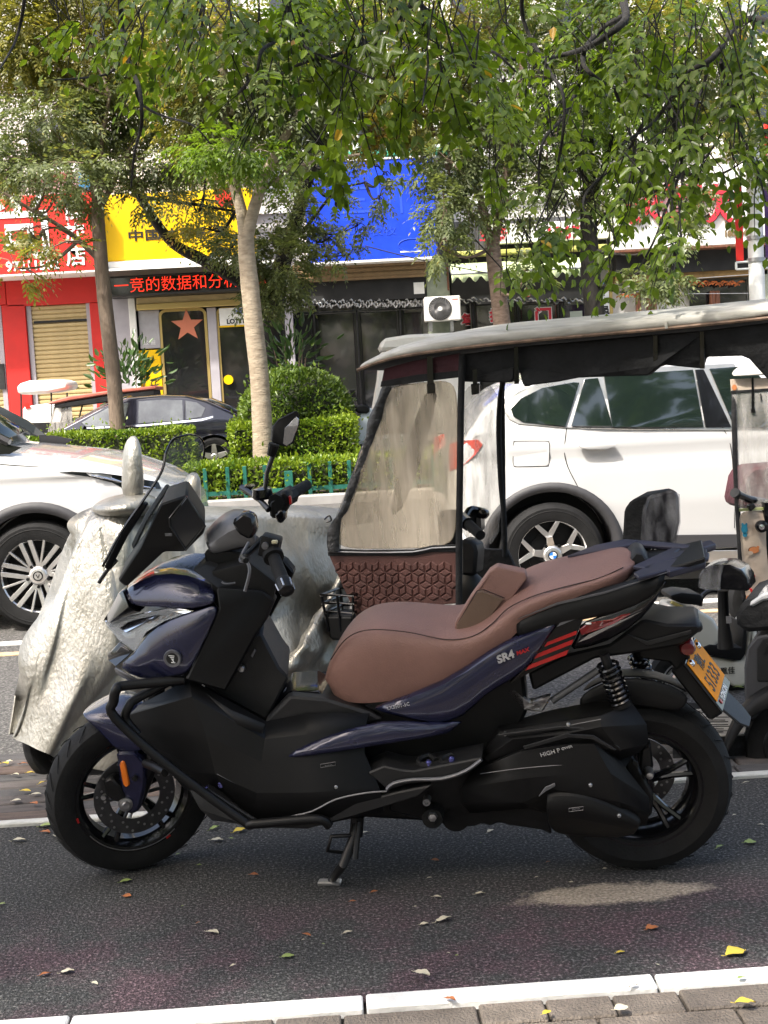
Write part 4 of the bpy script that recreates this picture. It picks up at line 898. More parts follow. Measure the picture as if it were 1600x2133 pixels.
for xx in (ax_, ax_-2.75):
    ar = MB(); ang = [math.radians(-10+k*200/28) for k in range(29)]
    inn = [Vector((xx+.435*math.cos(a), 0, wc.z+.435*math.sin(a))) for a in ang]; out = [Vector((xx+.505*math.cos(a), 0, wc.z+.505*math.sin(a))) for a in ang]
    for q in inn+out: q.y = -max(vl(q.x, max(q.z, .35)), .80)-.014
    ar.grid([inn, out]); ar.grid([inn, [Vector((p.x, p.y+.25, p.z)) for p in inn]])
    ar.obj('arch_trim', M['cladding'], suv2, solid=.006); ar.mirror_y().obj('arch_trim', M['cladding'], suv2, solid=.006)
    lin = MB().lathe([(.43, -.62), (.43, .0)], (xx, 0, wc.z), 'y', 32); lin.lathe([(0, 0), (.43, 0)], (xx, -.55, wc.z), 'y', 32); lin.obj('arch_liner', M['black'], suv2)
    wv, hub = car_wheel(suv2, (xx, -.83, wc.z), .37, .262, .23, 'double', M['alloy']); car_wheel(suv2, (xx, .83, wc.z), .37, .262, .23, 'double', M['alloy'])
    MB().lathe([(.026, -.004), (.032, -.005), (.035, 0), (.035, .004)], hub, 'y', 24).obj('hub_ring', M['darksteel'], wv)
    MB().lathe([(.0, -.003), (.027, -.003), (.027, .004)], hub, 'y', 24).obj('hub_badge', M['alloy'], wv)
    vb = MB(); 
    for sg in (-1, 1): vb.obox(hub+Vector((sg*.006, -.005, 0)), .005, .003, .026, Matrix.Rotation(sg*.45, 3, 'Y'))
    vb.obj('badge_mark', M['black'], wv)
V_ = lambda nm, pts, mat, **k: skin_panel(nm, mat, VF, vl, pts, suv2, **k)
V_('head_lamp', '122,984 150,982 215,986 262,992 330,1004 336,1018 260,1019 235,1006 190,994', M['gloss'], off=.006, sub=3)
for k in range(4):
    skin_line('lamp_strip', M['chrome'], VF, vl, '%d,%d %d,%d %d,%d' % (190+k*14, 990+k*2, 235+k*12, 1000+k*3, 300+k*8, 1014+k*1), suv2, .004, off=.012)
V_('side_window', '-260,850 -130,846 -60,885 -20,922 -260,925', M['carglass'], off=.006, sub=2)
skin_line('bonnet_gap', M['seam'], VF, vl, '-10,966 40,970 130,975', suv2, .003)
wn = [VF.at(x, y, l) for x, y, l in ((-160, 818, -.5), (-66, 880, -.55), (-2, 923, -.6))]
MB().grid([[p+Vector((0, 0, .012)) for p in wn], [Vector((p.x+.05, 0, p.z+.06)) for p in wn], [Vector((p.x, -p.y, p.z+.012)) for p in wn]]).obj('windscreen', M['carglass'], suv2, solid=.01)
pl_ = [on_skin(VF, vl, x, y, .008) for x, y in PX('-150,830 -50,888 20,922')]; MB().tube(pl_, .03, 6).obj('door_pillar', M['gloss'], suv2)
V_('scuttle', '-40,922 0,922 46,932 20,946 -40,948', M['gloss'], off=.006, thick=.01)

# ---- dark saloon beyond the hedge
TZ = .30
DF = Frame((0, 22.0, TZ)); DA = lambda x, y, l=-.85: DF.at(x, y, l)
sed = thing('saloon_car', 'dark navy saloon car parked beyond the low hedge in front of the lottery shop', 'car', DF)
rc_ = DA(448, 955, -.8); ax_ = rc_.x; fx = ax_-2.75
P_ = lambda x, y, l=-.66: (DA(x, y, l).x, DA(x, y, l).z)
top = sorted([(fx-.85, .55), (fx-.8, .68), (fx-.2, .86), P_(112, 900), P_(150, 880), P_(215, 845), P_(270, 826), P_(330, 821), P_(390, 822), P_(430, 832), P_(470, 850), P_(497, 862), P_(530, 868), (ax_+1.0, .98), (ax_+1.04, .6)])
hw = [(fx-.85, .55), (fx-.5, .8), (fx, .88), (ax_, .89), (ax_+.6, .84), (ax_+1.04, .66)]
zbd = DA(300, 888).z
dl_ = car_shell(DF, sed, M['cardark'], top, hw, [(fx-.85, .22), (ax_+1.04, .26)], zbd, [(ax_, .32, .37), (fx, .32, .37)], crease=zbd-.12, tumble=.32)
for xx in (ax_, fx):
    lin = MB().lathe([(.36, -.6), (.36, .0)], (xx, 0, .32), 'y', 28); lin.lathe([(0, 0), (.36, 0)], (xx, -.55, .32), 'y', 28); lin.obj('arch_liner', M['black'], sed)
    for y_ in (-.78, .78): car_wheel(sed, (xx, y_, .32), .32, .23, .21, '5', M['alloy'])
D_ = lambda nm, pts, mat=M['carglass'], **k: skin_panel(nm, mat, DF, dl_, pts, sed, **k)
M['skyglass'] = pm('pale_window_glass', (.10, .11, .11), .03, spec=1, coat=1, var=.5, vscale=3)
D_('window', '158,888 190,868 232,846 268,838 258,884 200,889', M['skyglass'], off=.008, sub=2)
D_('window', '289,836 340,832 380,833 382,876 288,882', M['skyglass'], off=.008, sub=2)
D_('window', '386,834 410,838 428,850 420,868 388,874', M['skyglass'], off=.008, sub=2)
D_('window_trim', '140,893 200,889 300,884 420,872 444,866 444,870 420,877 300,888 200,893', M['chrome'], off=.006, sub=2)
skin_line('door_gap', M['seam'], DF, dl_, '271,838 258,890 262,940', sed, .004)
skin_line('door_gap', M['seam'], DF, dl_, '386,834 384,880 392,930', sed, .004)
rs = [DF.at(x, y, -.6)+Vector((0, .1, .015)) for x, y in PX('432,834 470,850 496,861')]
MB().grid([rs, [Vector((p.x+.02, 0, p.z+.03)) for p in rs], [Vector((p.x, -p.y, p.z)) for p in rs]]).obj('rear_screen', M['carglass'], sed, solid=.01)
fs = [DF.at(x, y, -.6)+Vector((0, .1, .02)) for x, y in PX('262,830 205,852 140,888')]
MB().grid([fs, [Vector((p.x-.04, 0, p.z+.04)) for p in fs], [Vector((p.x, -p.y, p.z)) for p in fs]]).obj('windscreen', M['carglass'], sed, solid=.01)
D_('mirror', '155,885 168,880 176,886 172,894 158,894', M['cardark'], off=.12, thick=.08)

# ================================================================ COVERED MOTORBIKE
CFY = math.radians(31); g_ = ground(85, 1626); CF = Frame((g_.x, g_.y+.12, 0), CFY)
bike = thing('motorbike', 'motorbike hidden under a silver cover with only its black front wheel showing', 'motorbike', CF)
wc_ = CF.at(142, 1535, 0); R_ = wc_.z; 
wheel_parts(bike, 'front', wc_, max(.19, R_), .1, .12, Matrix.Identity(3), M['rubber'], M['gloss'], 5, tread=False)
MB().tube([wc_, wc_+Vector((.18, 0, .6))], .03, 8).obj('fork', M['darksteel'], bike)
MB().obox(wc_+Vector((.62, 0, .18)), .9, .2, .35).obj('body', M['plastic'], bike, bevel=.03)
rwc = wc_+Vector((1.2, 0, 0)); wheel_parts(bike, 'rear', rwc, max(.19, R_), .11, .12, Matrix.Identity(3), M['rubber'], M['gloss'], 5, tread=False)
M['tarp'] = pm('silver_tarp', (.27, .255, .22), .32, .62, col2=(.44, .42, .38), vscale=7, bump=.28, bscale=60, spec=.6, stretch=(1.3, 1, .6), detail=8)
M['tarp'].node_tree.nodes['Bump'].inputs['Distance'].default_value = .022
tarp = thing('motorbike_cover', 'crumpled silver tarpaulin draped over the motorbike behind the dark blue scooter', 'tarpaulin', CF)
TR = [('196,1056 250,1040 330,1052 420,1056 500,1056 600,1054 716,1058', [.0]*7), ('172,1092 240,1076 325,1080 420,1086 500,1080 600,1078 714,1084', [-.03, -.15, -.2, -.2, -.18, -.16, -.14]),
      ('148,1150 225,1150 315,1150 420,1150 505,1140 610,1135 714,1140', [-.04, -.2, -.27, -.26, -.23, -.2, -.18]), ('112,1250 205,1250 300,1260 420,1240 510,1230 610,1220 716,1215', [-.05, -.22, -.3, -.29, -.27, -.24, -.2]),
      ('78,1350 190,1360 300,1370 420,1330 520,1316 620,1305 716,1296', [-.05, -.23, -.32, -.31, -.29, -.26, -.22]), ('48,1455 140,1470 250,1485 420,1440 530,1425 620,1400 700,1380', [-.05, -.22, -.3, -.33, -.33, -.33, -.33]),
      ('30,1534 95,1568 230,1606 420,1580 540,1520 620,1470 690,1440', [-.04, -.18, -.28, -.33, -.33, -.33, -.33])]
ctl = [[CF.at(p[0], p[1], l) for p, l in zip(PX(t), ls)] for t, ls in TR]
fine = [curve(r, 26) for r in ctl]; cols = [curve([fine[i][j] for i in range(len(fine))], 22) for j in range(len(fine[0]))]
from mathutils import noise as mnoise
front = []; cr_ = random.Random(4); CREASES = [(cr_.random(), cr_.random(), cr_.uniform(-1.5, 1.5) if k % 2 else cr_.uniform(1.1, 1.9), cr_.uniform(-.016, .02)) for k in range(34)]
for j, c in enumerate(cols):
    u = j/(len(cols)-1); cc = []
    for i, p in enumerate(c):
        v = i/(len(c)-1)
        pl = math.sin(30*u+2.2*v+2.5*mnoise.noise(Vector((u*2.5, v*1.2, 0))))                      # pleats falling from the handlebar
        pl2 = math.sin(67*u-3*v+3*mnoise.noise(Vector((u*4, v*2, 4)))); sg_ = math.sin(15*v-7*u+2.5*mnoise.noise(Vector((u*3, v*2, 8))))
        side_ = min(1, max(0, (u-.34)*5))
        fold = (.030*v*pl+.011*v*pl2)*(1-.7*side_)+.030*sg_*side_*(.5+.5*abs(mnoise.noise(Vector((u*3, v, 2)))*2))
        nz = mnoise.noise(p*2.6)*.03+mnoise.noise(Vector((p.x*9, 0, p.z*5)))*.010
        for (cu, cv, ang_, amp) in CREASES:
            du, dv = (u-cu)*1.6, v-cv; al_ = du*math.cos(ang_)+dv*math.sin(ang_); ac_ = -du*math.sin(ang_)+dv*math.cos(ang_)
            if abs(al_) < .28: nz += amp*math.exp(-abs(ac_)/.022)*(1-(al_/.28)**2)
        q = p+Vector((.3*fold*(1-u), -(fold+nz)*min(1, v*3+.15), .25*nz)); cc.append(q)
    front.append(cc)
sheetm = MB().grid(front); back = [[Vector((p.x, -p.y, p.z)) for p in c] for c in front]
sheetm.grid(back)
sheetm.grid([front[0], [Vector((p.x-.06*math.sin(i*.09), 0, p.z)) for i, p in enumerate(front[0])], back[0]]); sheetm.grid([front[-1], back[-1]])
sheetm.obj('draped_sheet', M['tarp'], tarp, angle=180, merge=.003)
def lump(name, pts, lat, th):
    q = PX(pts); A = [CF.at(x, y, lat) for x, y in q]; n_ = len(A); c = sum(A, Vector())/n_; rows = []
    for k in range(7):
        a = -1.35+k*.45; f = math.cos(a)
        rows.append([c+(p-c)*(.25+.75*f)*(1+.14*mnoise.noise(p*22+Vector((k*.7, 0, 0))))+Vector((0, th*math.sin(a)+.012*mnoise.noise(p*25), 0)) for p in A])
    mb = MB().grid(rows, closed=True); mb.f += [tuple(range(n_)), tuple(range(6*n_, 7*n_))]
    mb.obj(name, M['tarp'], tarp, sub=1, angle=180)
lump('mirror_bulge', '256,1040 258,1000 257,950 263,920 275,902 286,908 291,935 294,990 300,1040 278,1052', -.12, .06)
lump('mirror_bulge', '376,1070 378,1020 392,985 410,978 414,1000 416,1040 418,1075 396,1085', .2, .06)
lump('bar_bulge', '190,1062 215,1042 250,1032 300,1020 330,1040 330,1075 262,1080 205,1078', -.1, .15)
fp = [[CF.at(x, y, l) for x, y, l in r] for r in ([(706, 1196, -.25), (655, 1290, -.33), (610, 1360, -.38), (578, 1402, -.37)], [(716, 1204, -.28), (668, 1300, -.36), (622, 1368, -.42), (590, 1412, -.4)], [(722, 1240, -.25), (700, 1320, -.32), (660, 1390, -.38), (612, 1425, -.37)], [(726, 1300, -.24), (714, 1370, -.3), (700, 1420, -.35), (640, 1440, -.35)])]
fp = [curve(r, 8) for r in fp]; fp = [curve([fp[i][j] for i in range(4)], 6) for j in range(len(fp[0]))]
MB().grid([[p+Vector((0, mnoise.noise(p*14)*.03, mnoise.noise(p*9)*.02)) for p in c] for c in fp]).obj('loose_flap', M['tarp'], tarp, solid=.004, angle=180)

# ================================================================ CANOPIED TRICYCLE (centre)
o_ = wall(957, 1100, 5.25); TF = Frame((o_.x, o_.y, 0), math.radians(-25)); TA = TF.at
tri = thing('canopied_tricycle', 'electric tricycle with grey roof, clear dusty curtain and brown quilted front behind the scooter', 'tricycle', TF)
def tplate(name, mat, lat, pts, thick=.01, bevel=.002, parent=tri, **k): return plate(name, mat, lat, pts, thick, bevel, parent, fr=TF, **k)
M['roof'] = pm('weathered_roof', (.34, .32, .28), .7, col2=(.52, .50, .46), vscale=7, bump=.04, bscale=40, stretch=(1, 4, 6))
M['roofedge'] = pm('roof_edge', (.2, .13, .09), .7, var=.4, vscale=20)
M['cloth'] = pm('black_cloth', (.012, .012, .013), .85, var=.5, vscale=7, bump=.5, bscale=30)
M['maroon'] = pm('maroon_cloth', (.055, .012, .018), .75, var=.25, bump=.4, bscale=40)
M['vinyl'] = clear('dusty_vinyl', (.90, .86, .78), .4, .3, col=(.60, .52, .43), streak=((7, 7, 1.0), 2.4, .20, .56, .55))
M['vinylclear'] = clear('clear_vinyl', (.94, .94, .93), .2, .16, col=(.7, .66, .62), streak=((6, 6, 1.2), 4, .1, .38))
lo_ = row(TF, -.06, '745,769 790,752 850,738 960,723 1100,708 1300,690 1390,682 1640,656')
lu_ = row(TF, -.07, '749,762 800,742 866,722 972,703 1100,690 1300,671 1400,663 1640,637')
li_ = row(TF, -.02, '752,758 810,728 880,708 985,691 1100,682 1300,664 1400,655 1640,630')
cr_ = [Vector((p.x, .42, p.z+.02+.03*min(1, i/3))) for i, p in enumerate(li_)]
fa_ = [Vector((p.x, .86, p.z)) for p in li_]; fb_ = [Vector((p.x, .9, p.z)) for p in lo_]
MB().grid([lo_, lu_, li_, [Vector((p.x, .2, p.z+.022)) for p in li_], cr_, [Vector((p.x, .64, p.z+.022)) for p in li_], fa_, fb_]).obj('roof', M['roof'], tri, solid=.012, sub=2, angle=60)
MB().tube(curve([p+Vector((0, -.004, -.004)) for p in lo_], 4), .007, 6).obj('roof_edging', M['roofedge'], tri)
MB().grid([[p+Vector((0, .03, -.004)) for p in lo_], [Vector((p.x, .86, p.z-.004)) for p in lo_]]).obj('roof_lining', M['cloth'], tri, solid=.004)
tplate('roof_joint', M['roof'], -.074, '1384,672 1390,669 1391,684 1385,685', .004, 0)
roll = '960,738 1100,720 1300,702 1470,688 1640,668 1640,800 1600,792 1585,775 1562,748 1545,741 1470,743 1462,768 1385,760 1372,764 1350,782 1280,784 1200,787 1160,795 1098,803 1094,807 1086,799 1078,765 1072,768 1072,790 1060,797 1010,796 960,795'
A = row(TF, 0, roll); mb = MB(); n_ = len(A)
mb.grid([[p+Vector((0, .015*math.sin(i*1.3), 0)) for i, p in enumerate(A)], [p+Vector((0, .05, 0)) for p in A]], closed=True); mb.f += [tuple(range(n_)), tuple(range(2*n_-1, n_-1, -1))]
mb.obj('rolled_curtain', M['cloth'], tri, bevel=.006)
for k, (x, y0, y1) in enumerate(((1075, 722, 800), (1365, 698, 764), (1462, 690, 768))):
    tplate('curtain_strap', M['gloss'], -.012, '%d,%d %d,%d %d,%d %d,%d' % (x-5, y0, x+5, y0, x+6, y1, x-4, y1), .006, .001)
tplate('valance', M['maroon'], -.005, '794,800 800,768 860,752 958,736 956,778 870,786', .012)
tplate('valance_hem', M['cloth'], -.010, '792,806 794,794 870,780 956,772 956,786 870,796', .014)
bot = '684,1146'
patch('curtain', M['vinyl'], [(0, '796,805 850,796 905,790 956,787'), ([-.03, -.02, .01, 0], '768,880 835,880 895,880 956,880'), ([-.04, .01, -.02, 0], '736,980 815,985 885,985 955,985'), ([-.03, -.015, .015, 0], '700,1080 790,1080 875,1080 954,1080'), ([-.01, 0, 0, 0], '686,1146 780,1146 870,1145 953,1140')], .001, 2, parent=tri, fr=TF)
ed = curve(row(TF, -.03, '793,806 768,880 737,975 705,1062 690,1085 682,1112 686,1150'), 6)
eb2 = [p+Vector((.05+.02*mnoise.noise(p*9), .01, .0)) for i, p in enumerate(ed)]
MB().grid([[p+Vector((.016*mnoise.noise(p*14), 0, 0)) for i, p in enumerate(ed)], [(a+b)/2+Vector((0, -.016-.022*mnoise.noise(a*17), 0)) for i, (a, b) in enumerate(zip(ed, eb2))], eb2]).obj('curtain_border', pm('grey_black_binding', (.04, .04, .042), .5, var=.6, vscale=14, bump=.8, bscale=30), tri, solid=.004, sub=1, angle=180)
MB().tube(curve(row(TF, -.04, '676,1082 686,1074 690,1084 680,1088'), 3), .004, 6).obj('curtain_hook', M['gloss'], tri)
patch('far_border', pm('translucent_border', (.02, .024, .02), .6, var=.3), [(.62, '884,792 928,790'), (.62, '838,960 880,960'), (.62, '798,1085 836,1082')], .004, 1, parent=tri, fr=TF)
patch('front_screen', M['vinylclear'], [([.02, .62], '796,805 884,792'), ([.0, .62], '740,975 838,960'), ([0, .62], '690,1100 798,1085')], .001, 0, parent=tri, fr=TF)
patch('far_curtain', M['vinylclear'], [(.82, '950,798 1000,794 1046,790'), (.83, '950,950 1000,950 1040,950'), (.82, '950,1142 1004,1142 1050,1146')], .001, 1, parent=tri, fr=TF)
pipe('curtain_strip', M['cloth'], .80, '1049,792 1042,830 1039,900 1043,1000 1050,1080 1052,1160', .013, parent=tri, fr=TF, n=4)
tplate('far_panel', M['cloth'], .80, '945,1140 1056,1146 1080,1200 1090,1330 960,1330', .03)
pipe('front_post', M['cloth'], -.012, '963,738 960,850 958,1000 956,1140 956,1262', .0145, parent=tri, fr=TF, n=1)
tplate('curtain_strap', M['gloss'], -.02, '889,742 901,741 903,800 890,800', .006, .001); tplate('buckle', M['gloss'], -.026, '888,800 905,798 906,818 889,821', .012, .003)
tplate('curtain_strap', M['gloss'], -.02, '984,770 994,768 994,800 985,800', .006, .001); tplate('buckle', M['gloss'], -.026, '980,800 998,798 998,820 982,823', .012, .003)
# quilted brown leg curtain: cube-pattern pads standing proud
M['quilt'] = pm('quilted_leather', (.085, .034, .028), .5, var=.25, vscale=5, bump=.2, bscale=200)
tplate('leg_curtain', M['quilt'], 0, '683,1152 952,1148 957,1256 900,1262 748,1296 716,1226', .012)
tplate('curtain_band', M['cloth'], -.006, '682,1143 760,1146 860,1145 900,1136 952,1134 952,1150 900,1150 860,1158 683,1158', .012); pipe('band_piping', M['silvergrey'], -.014, '684,1149 760,1151 860,1150 900,1142 952,1140', .004, parent=tri, fr=TF, n=2, seg=5)
qa = TA(683, 1155, 0); qb = TA(957, 1262, 0); a_ = .034; qm = MB()
lines = [PX('683,1158 716,1228 748,1296'), None]
def inside(x, z):
    l1, l2 = TA(688, 1160, 0), TA(752, 1292, 0); t = (z-l1.z)/(l2.z-l1.z); xl_ = l1.x+(l2.x-l1.x)*t
    zb1, zb2_ = TA(752, 1290, 0), TA(953, 1258, 0); zz = zb1.z+(zb2_.z-zb1.z)*(x-zb1.x)/(zb2_.x-zb1.x)
    return xl_+.02 < x < TA(950, 1200, 0).x-.012 and zz+.02 < z < TA(800, 1162, 0).z-.022
k3 = a_*math.sqrt(3)
for i in range(-2, 16):
    for j in range(-2, 14):
        cx = qa.x+i*k3+(j % 2)*k3/2; cz = qb.z+j*a_*1.5-.05
        if not inside(cx, cz): continue
        for t in range(3):
            a0 = math.radians(90+120*t); a1, a2 = a0+math.radians(60), a0+math.radians(120)
            P4 = [Vector((0, 0, 0)), Vector((math.cos(a0), 0, math.sin(a0)))*a_, Vector((math.cos(a1), 0, math.sin(a1)))*a_, Vector((math.cos(a2), 0, math.sin(a2)))*a_]
            m_ = sum(P4, Vector())/4; base = Vector((cx, 0, cz)); o1 = [base+m_+(p-m_)*.93+Vector((0, -.0005, 0)) for p in P4]; o2 = [base+m_+(p-m_)*.62+Vector((0, -.006, 0)) for p in P4]
            qm.grid([o1, o2], closed=True); qm.f.append(tuple(len(qm.v)-4+q for q in range(4)))
qm.obj('quilting', M['quilt'], tri, kind='stuff', smooth=False)
# handlebar, steering cover, basket
MB().tube([TA(972, 1088, .22), TA(1001, 1115, .1)], .022, 12).obj('grip', M['rubber'], tri); MB().tube([TA(962, 1080, .26), TA(976, 1092, .2)], .03, 10).obj('grip_collar', M['gloss'], tri)
MB().tube(curve([TA(966, 1085, .24), TA(978, 1062, .3), TA(995, 1062, .34), TA(1012, 1070, .36)], 4), [.014]*9+[.016]*4, 8).obj('brake_lever', M['gloss'], tri)
MB().lathe([(0, -.02), (.02, -.016), (.024, 0), (.02, .02), (0, .02)], TA(1008, 1070, .33), 'y', 14).obj('mirror_pod', M['gloss'], tri)
MB().obox(TA(990, 1085, .36), .07, .08, .1).obj('switch_box', M['gloss'], tri, bevel=.015)
MB().obox(TA(938, 1100, .42), .09, .1, .16).obj('meter_pod', M['grey'], tri, bevel=.02); MB().tube([TA(938, 1100, .42), TA(970, 1085, .3)], .014, 8).obj('handlebar', M['darksteel'], tri)
tplate('steering_cover', M['grey'], .35, '958,1122 985,1128 994,1144 990,1200 958,1200', .12, .015)
MB().lathe([(0, .0), (.03, .0), (.06, -.03), (.07, -.08), (.06, -.14)], TA(975, 1200, .4)+Vector((0, 0, .02)), 'z', 18).obj('steering_boss', M['grey'], tri)
bs = MB(); b0 = TA(722, 1232, .06)
for k, (zz, sx_, sy_) in enumerate(((0, .075, .10), (-.035, .072, .095), (-.075, .068, .09))):
    q = [b0+Vector((x, y, zz)) for x, y in ((-sx_, -sy_), (sx_, -sy_), (sx_, sy_), (-sx_, sy_))]; bs.tube(q, .007, 6, closed=True)
for x, y in ((-.074, -.098), (.074, -.098), (.074, .098), (-.074, .098), (0, -.098), (0, .098)): bs.tube([b0+Vector((x, y, 0)), b0+Vector((x*.8, y*.8, -.16))], .006, 6)
bs.obj('basket_frame', M['gloss'], tri)
MB().box(tuple(b0+Vector((-.058, -.08, -.2))), tuple(b0+Vector((.058, .08, -.09))), -.006).obj('basket_tub', M['plastic'], tri, bevel=.012)
MB().tube([b0+Vector((.12, .1, -.5)), b0+Vector((.16, .2, -.1))], .03, 8).obj('front_fork', M['darksteel'], tri)
wheel_parts(tri, 'front', Vector((b0.x+.14, .40, .19)), .19, .08, .12, Matrix.Identity(3), M['rubber'], M['gloss'], 5, tread=False)
# seat back, driver's stool in plastic wrap, rear bench, floor, mudguard
M['wrap'] = clear('plastic_wrap', (.8, .8, .82), .3, .06, col=(.5, .5, .52), streak=((3, 3, 1), 9, .0, .2))
MB().bridge(row(TF, .22, '1296,1130 1300,1062 1314,1042 1338,1034 1350,1040 1346,1130'), row(TF, .56, '1330,1120 1334,1040 1345,1024 1400,1016 1412,1028 1405,1120')).obj('seat_back', M['cloth'], tri, bevel=.01)
MB().bridge(row(TF, .20, '1336,1132 1340,1062 1350,1034 1402,1018 1414,1030 1416,1086 1406,1132'), row(TF, .30, '1336,1130 1340,1062 1350,1032 1404,1020 1412,1030 1414,1086 1404,1130')).obj('seat_pad', pm('taupe_seat', (.045, .043, .045), .35, var=.35, bump=.5, bscale=18, coat=.6), tri, bevel=.012)
tplate('seat_wrap', M['wrap'], .19, '1334,1132 1338,1060 1348,1036 1402,1020 1416,1030 1418,1088 1408,1134', .003, 0)
st_ = [TA(x, y, .34) for x, y in PX('1456,1222 1457,1198 1466,1184 1490,1176 1520,1176 1546,1188 1558,1206 1563,1228 1555,1232 1500,1228 1470,1228')]
MB().prism(st_, (0, .2, 0)).obj('driver_seat', M['gloss'], tri, bevel=.02, seg=3)
tplate('seat_wrap', M['wrap'], .325, '1454,1224 1455,1198 1465,1183 1490,1174 1508,1175 1502,1200 1500,1230 1470,1230', .01, .004)
tplate('warning_tag', M['red'], .33, '1561,1226 1566,1226 1572,1240 1567,1243', .006, .001)
MB().tube([TA(1506, 1230, .44), TA(1508, 1300, .44), TA(1512, 1350, .44)], [.022, .024, .034], 12).obj('seat_post', M['darksteel'], tri)
tplate('post_label', M['silvergrey'], .41, '1512,1284 1523,1284 1524,1298 1513,1299', .004, 0)
tplate('bench_seat', M['cloth'], .0, '1530,1292 1534,1272 1550,1254 1590,1240 1660,1230 1660,1310 1560,1318 1540,1312', .5, .02)
tplate('bench_edge', M['carwhite'], -.01, '1560,1256 1590,1236 1660,1222 1660,1240 1590,1252 1564,1266', .3, .008)
tplate('rear_panel', M['cladding'], .01, '1550,1392 1556,1350 1576,1326 1660,1312 1660,1480 1570,1500 1552,1500', .6, .008)
tplate('panel_inset', M['grey'], .004, '1577,1420 1576,1352 1588,1330 1660,1318 1660,1420', .008, .004)
t_ = TA(1598, 1352, -.002); text('panel_text', 'A', M['black'], tri, t_, (1, 0, 0), (0, 0, 1), .055, .003, bold=.001)
fz = TA(1500, 1532, 0).z
fl_ = [TF.on_z(x, y, fz) for x, y in ((1380, 1478), (1580, 1474), (1590, 1528), (1400, 1536))]
MB().prism(fl_, (0, 0, -.05)).obj('floor', pm('wood_grain_lino', (.26, .245, .22), .55, col2=(.11, .10, .095), vscale=5, stretch=(1.2, 14, 1), bump=.1), tri, bevel=.003)
for k in range(11):
    y = 1481+k*4.6+rnd.uniform(-1, 1); x0 = 1400+rnd.uniform(0, 60); x1 = x0+rnd.uniform(40, 110)
    a, b = TF.on_z(x0, y, fz+.002), TF.on_z(min(1570, x1), y-rnd.uniform(0, 3), fz+.002); MB().tube([a, (a+b)/2+Vector((0, rnd.uniform(-.006, .006), 0)), b], .0017, 4).obj('floor_groove', M['black'], tri)
MB().bridge([p+Vector((0, -.002, -.004)) for p in (fl_[3], fl_[2])]+[p+Vector((0, -.002, -.085)) for p in (fl_[2], fl_[3])], [p+Vector((0, .04, -.006)) for p in (fl_[3], fl_[2])]+[p+Vector((0, .04, -.085)) for p in (fl_[2], fl_[3])]).obj('floor_rail', M['cloth'], tri, bevel=.003)
tplate('frame_bracket', M['darksteel'], .1, '1500,1556 1560,1552 1552,1600 1530,1590 1508,1584', .03, .004)
patch('mudguard', M['plastic'], [([.02]*5, '1500,1580 1512,1530 1536,1476 1570,1440 1640,1408'), ([-.05]*5, '1499,1582 1512,1534 1538,1482 1574,1448 1640,1420'), ([-.06]*5, '1512,1582 1528,1548 1552,1508 1584,1482 1640,1462')], .008, 2, parent=tri, fr=TF)
wheel_parts(tri, 'rear', TA(1668, 1556, .05), .21, .1, .13, Matrix.Identity(3), M['rubber'], M['gloss'], 5)
wheel_parts(tri, 'rear', TA(1668, 1556, .05)+Vector((0, .72, 0)), .21, .1, .13, Matrix.Identity(3), M['rubber'], M['gloss'], 5, tread=False)
MB().box((TA(1100, 1300, 0).x, .12, fz-.14), (TA(1560, 1450, 0).x, .72, fz-.056)).obj('chassis', M['darksteel'], tri)
for xx_ in (1500,): MB().tube([TA(1660, 690, .8), TA(1660, 1300, .8)], .015, 8).obj('rear_post', M['cloth'], tri)
MB().tube([TA(1672, 680, .02), TA(1672, 1300, .02)], .015, 8).obj('rear_post', M['cloth'], tri)
MB().tube([TA(1046, 760, .84), TA(1050, 1200, .84)], .012, 8).obj('front_post', M['cloth'], tri)

# ================================================================ small white e-scooter in the gap
EF = Frame((0, 5.85, 0)); 
ebk = thing('electric_moped', 'small cream white electric moped standing between the tricycle floor and its seat post', 'moped', EF)
def eplate(name, mat, lat, pts, thick=.05, bevel=.01, parent=ebk, seg=2, **k): return plate(name, mat, lat, pts, thick, bevel, parent, fr=EF, seg=seg, **k)
M['cream'] = pm('cream_plastic', (.68, .66, .58), .3, coat=.5, var=.05, bump=.02)
eplate('body', M['cream'], 0, '1398,1262 1420,1262 1460,1272 1488,1290 1502,1316 1500,1338 1486,1352 1462,1356 1420,1340 1380,1320', .22, .035, seg=4)
eplate('seat', M['plastic'], .02, '1396,1240 1420,1234 1460,1238 1466,1250 1458,1262 1420,1258 1400,1250', .2, .02)
eplate('yellow_edge', pm('yellow_trim', (.5, .4, .12), .5), -.004, '1398,1258 1402,1252 1426,1264 1420,1268', .03, .003)
MB().tube(curve(row(EF, .06, '1458,1262 1462,1244 1476,1232 1494,1230 1506,1240'), 4), .012, 8).obj('grab_handle', M['gloss'], ebk)
eplate('foot_board', M['plastic'], -.02, '1460,1352 1480,1344 1546,1350 1550,1300 1556,1300 1554,1362 1544,1376 1530,1376 1470,1364', .26, .01)
for k in range(5):
    eplate('board_rib', M['grey'], .0+k*.045, '1474,%d 1544,%d 1544,%d 1474,%d' % (1350-k, 1354-k, 1356-k, 1352-k), .012, .001)
eplate('lower_body', M['cream'], .0, '1470,1366 1530,1378 1546,1376 1556,1362 1560,1300 1576,1290 1580,1340 1566,1365 1567,1400 1562,1424 1546,1432 1528,1430 1500,1414 1470,1400', .22, .02, seg=3)
t_ = EF.at(1516, 1398, -.002); text('moped_text', '凰佳', M['black'], ebk, t_, (1, 0, 0), (0, 0, 1), .036, .002)
eplate('sticker', M['black'], -.001, '1421,1276 1438,1280 1444,1296 1428,1290', .003, 0); eplate('sticker_mark', M['red'], -.003, '1432,1276 1441,1280 1446,1292 1438,1286', .002, 0)
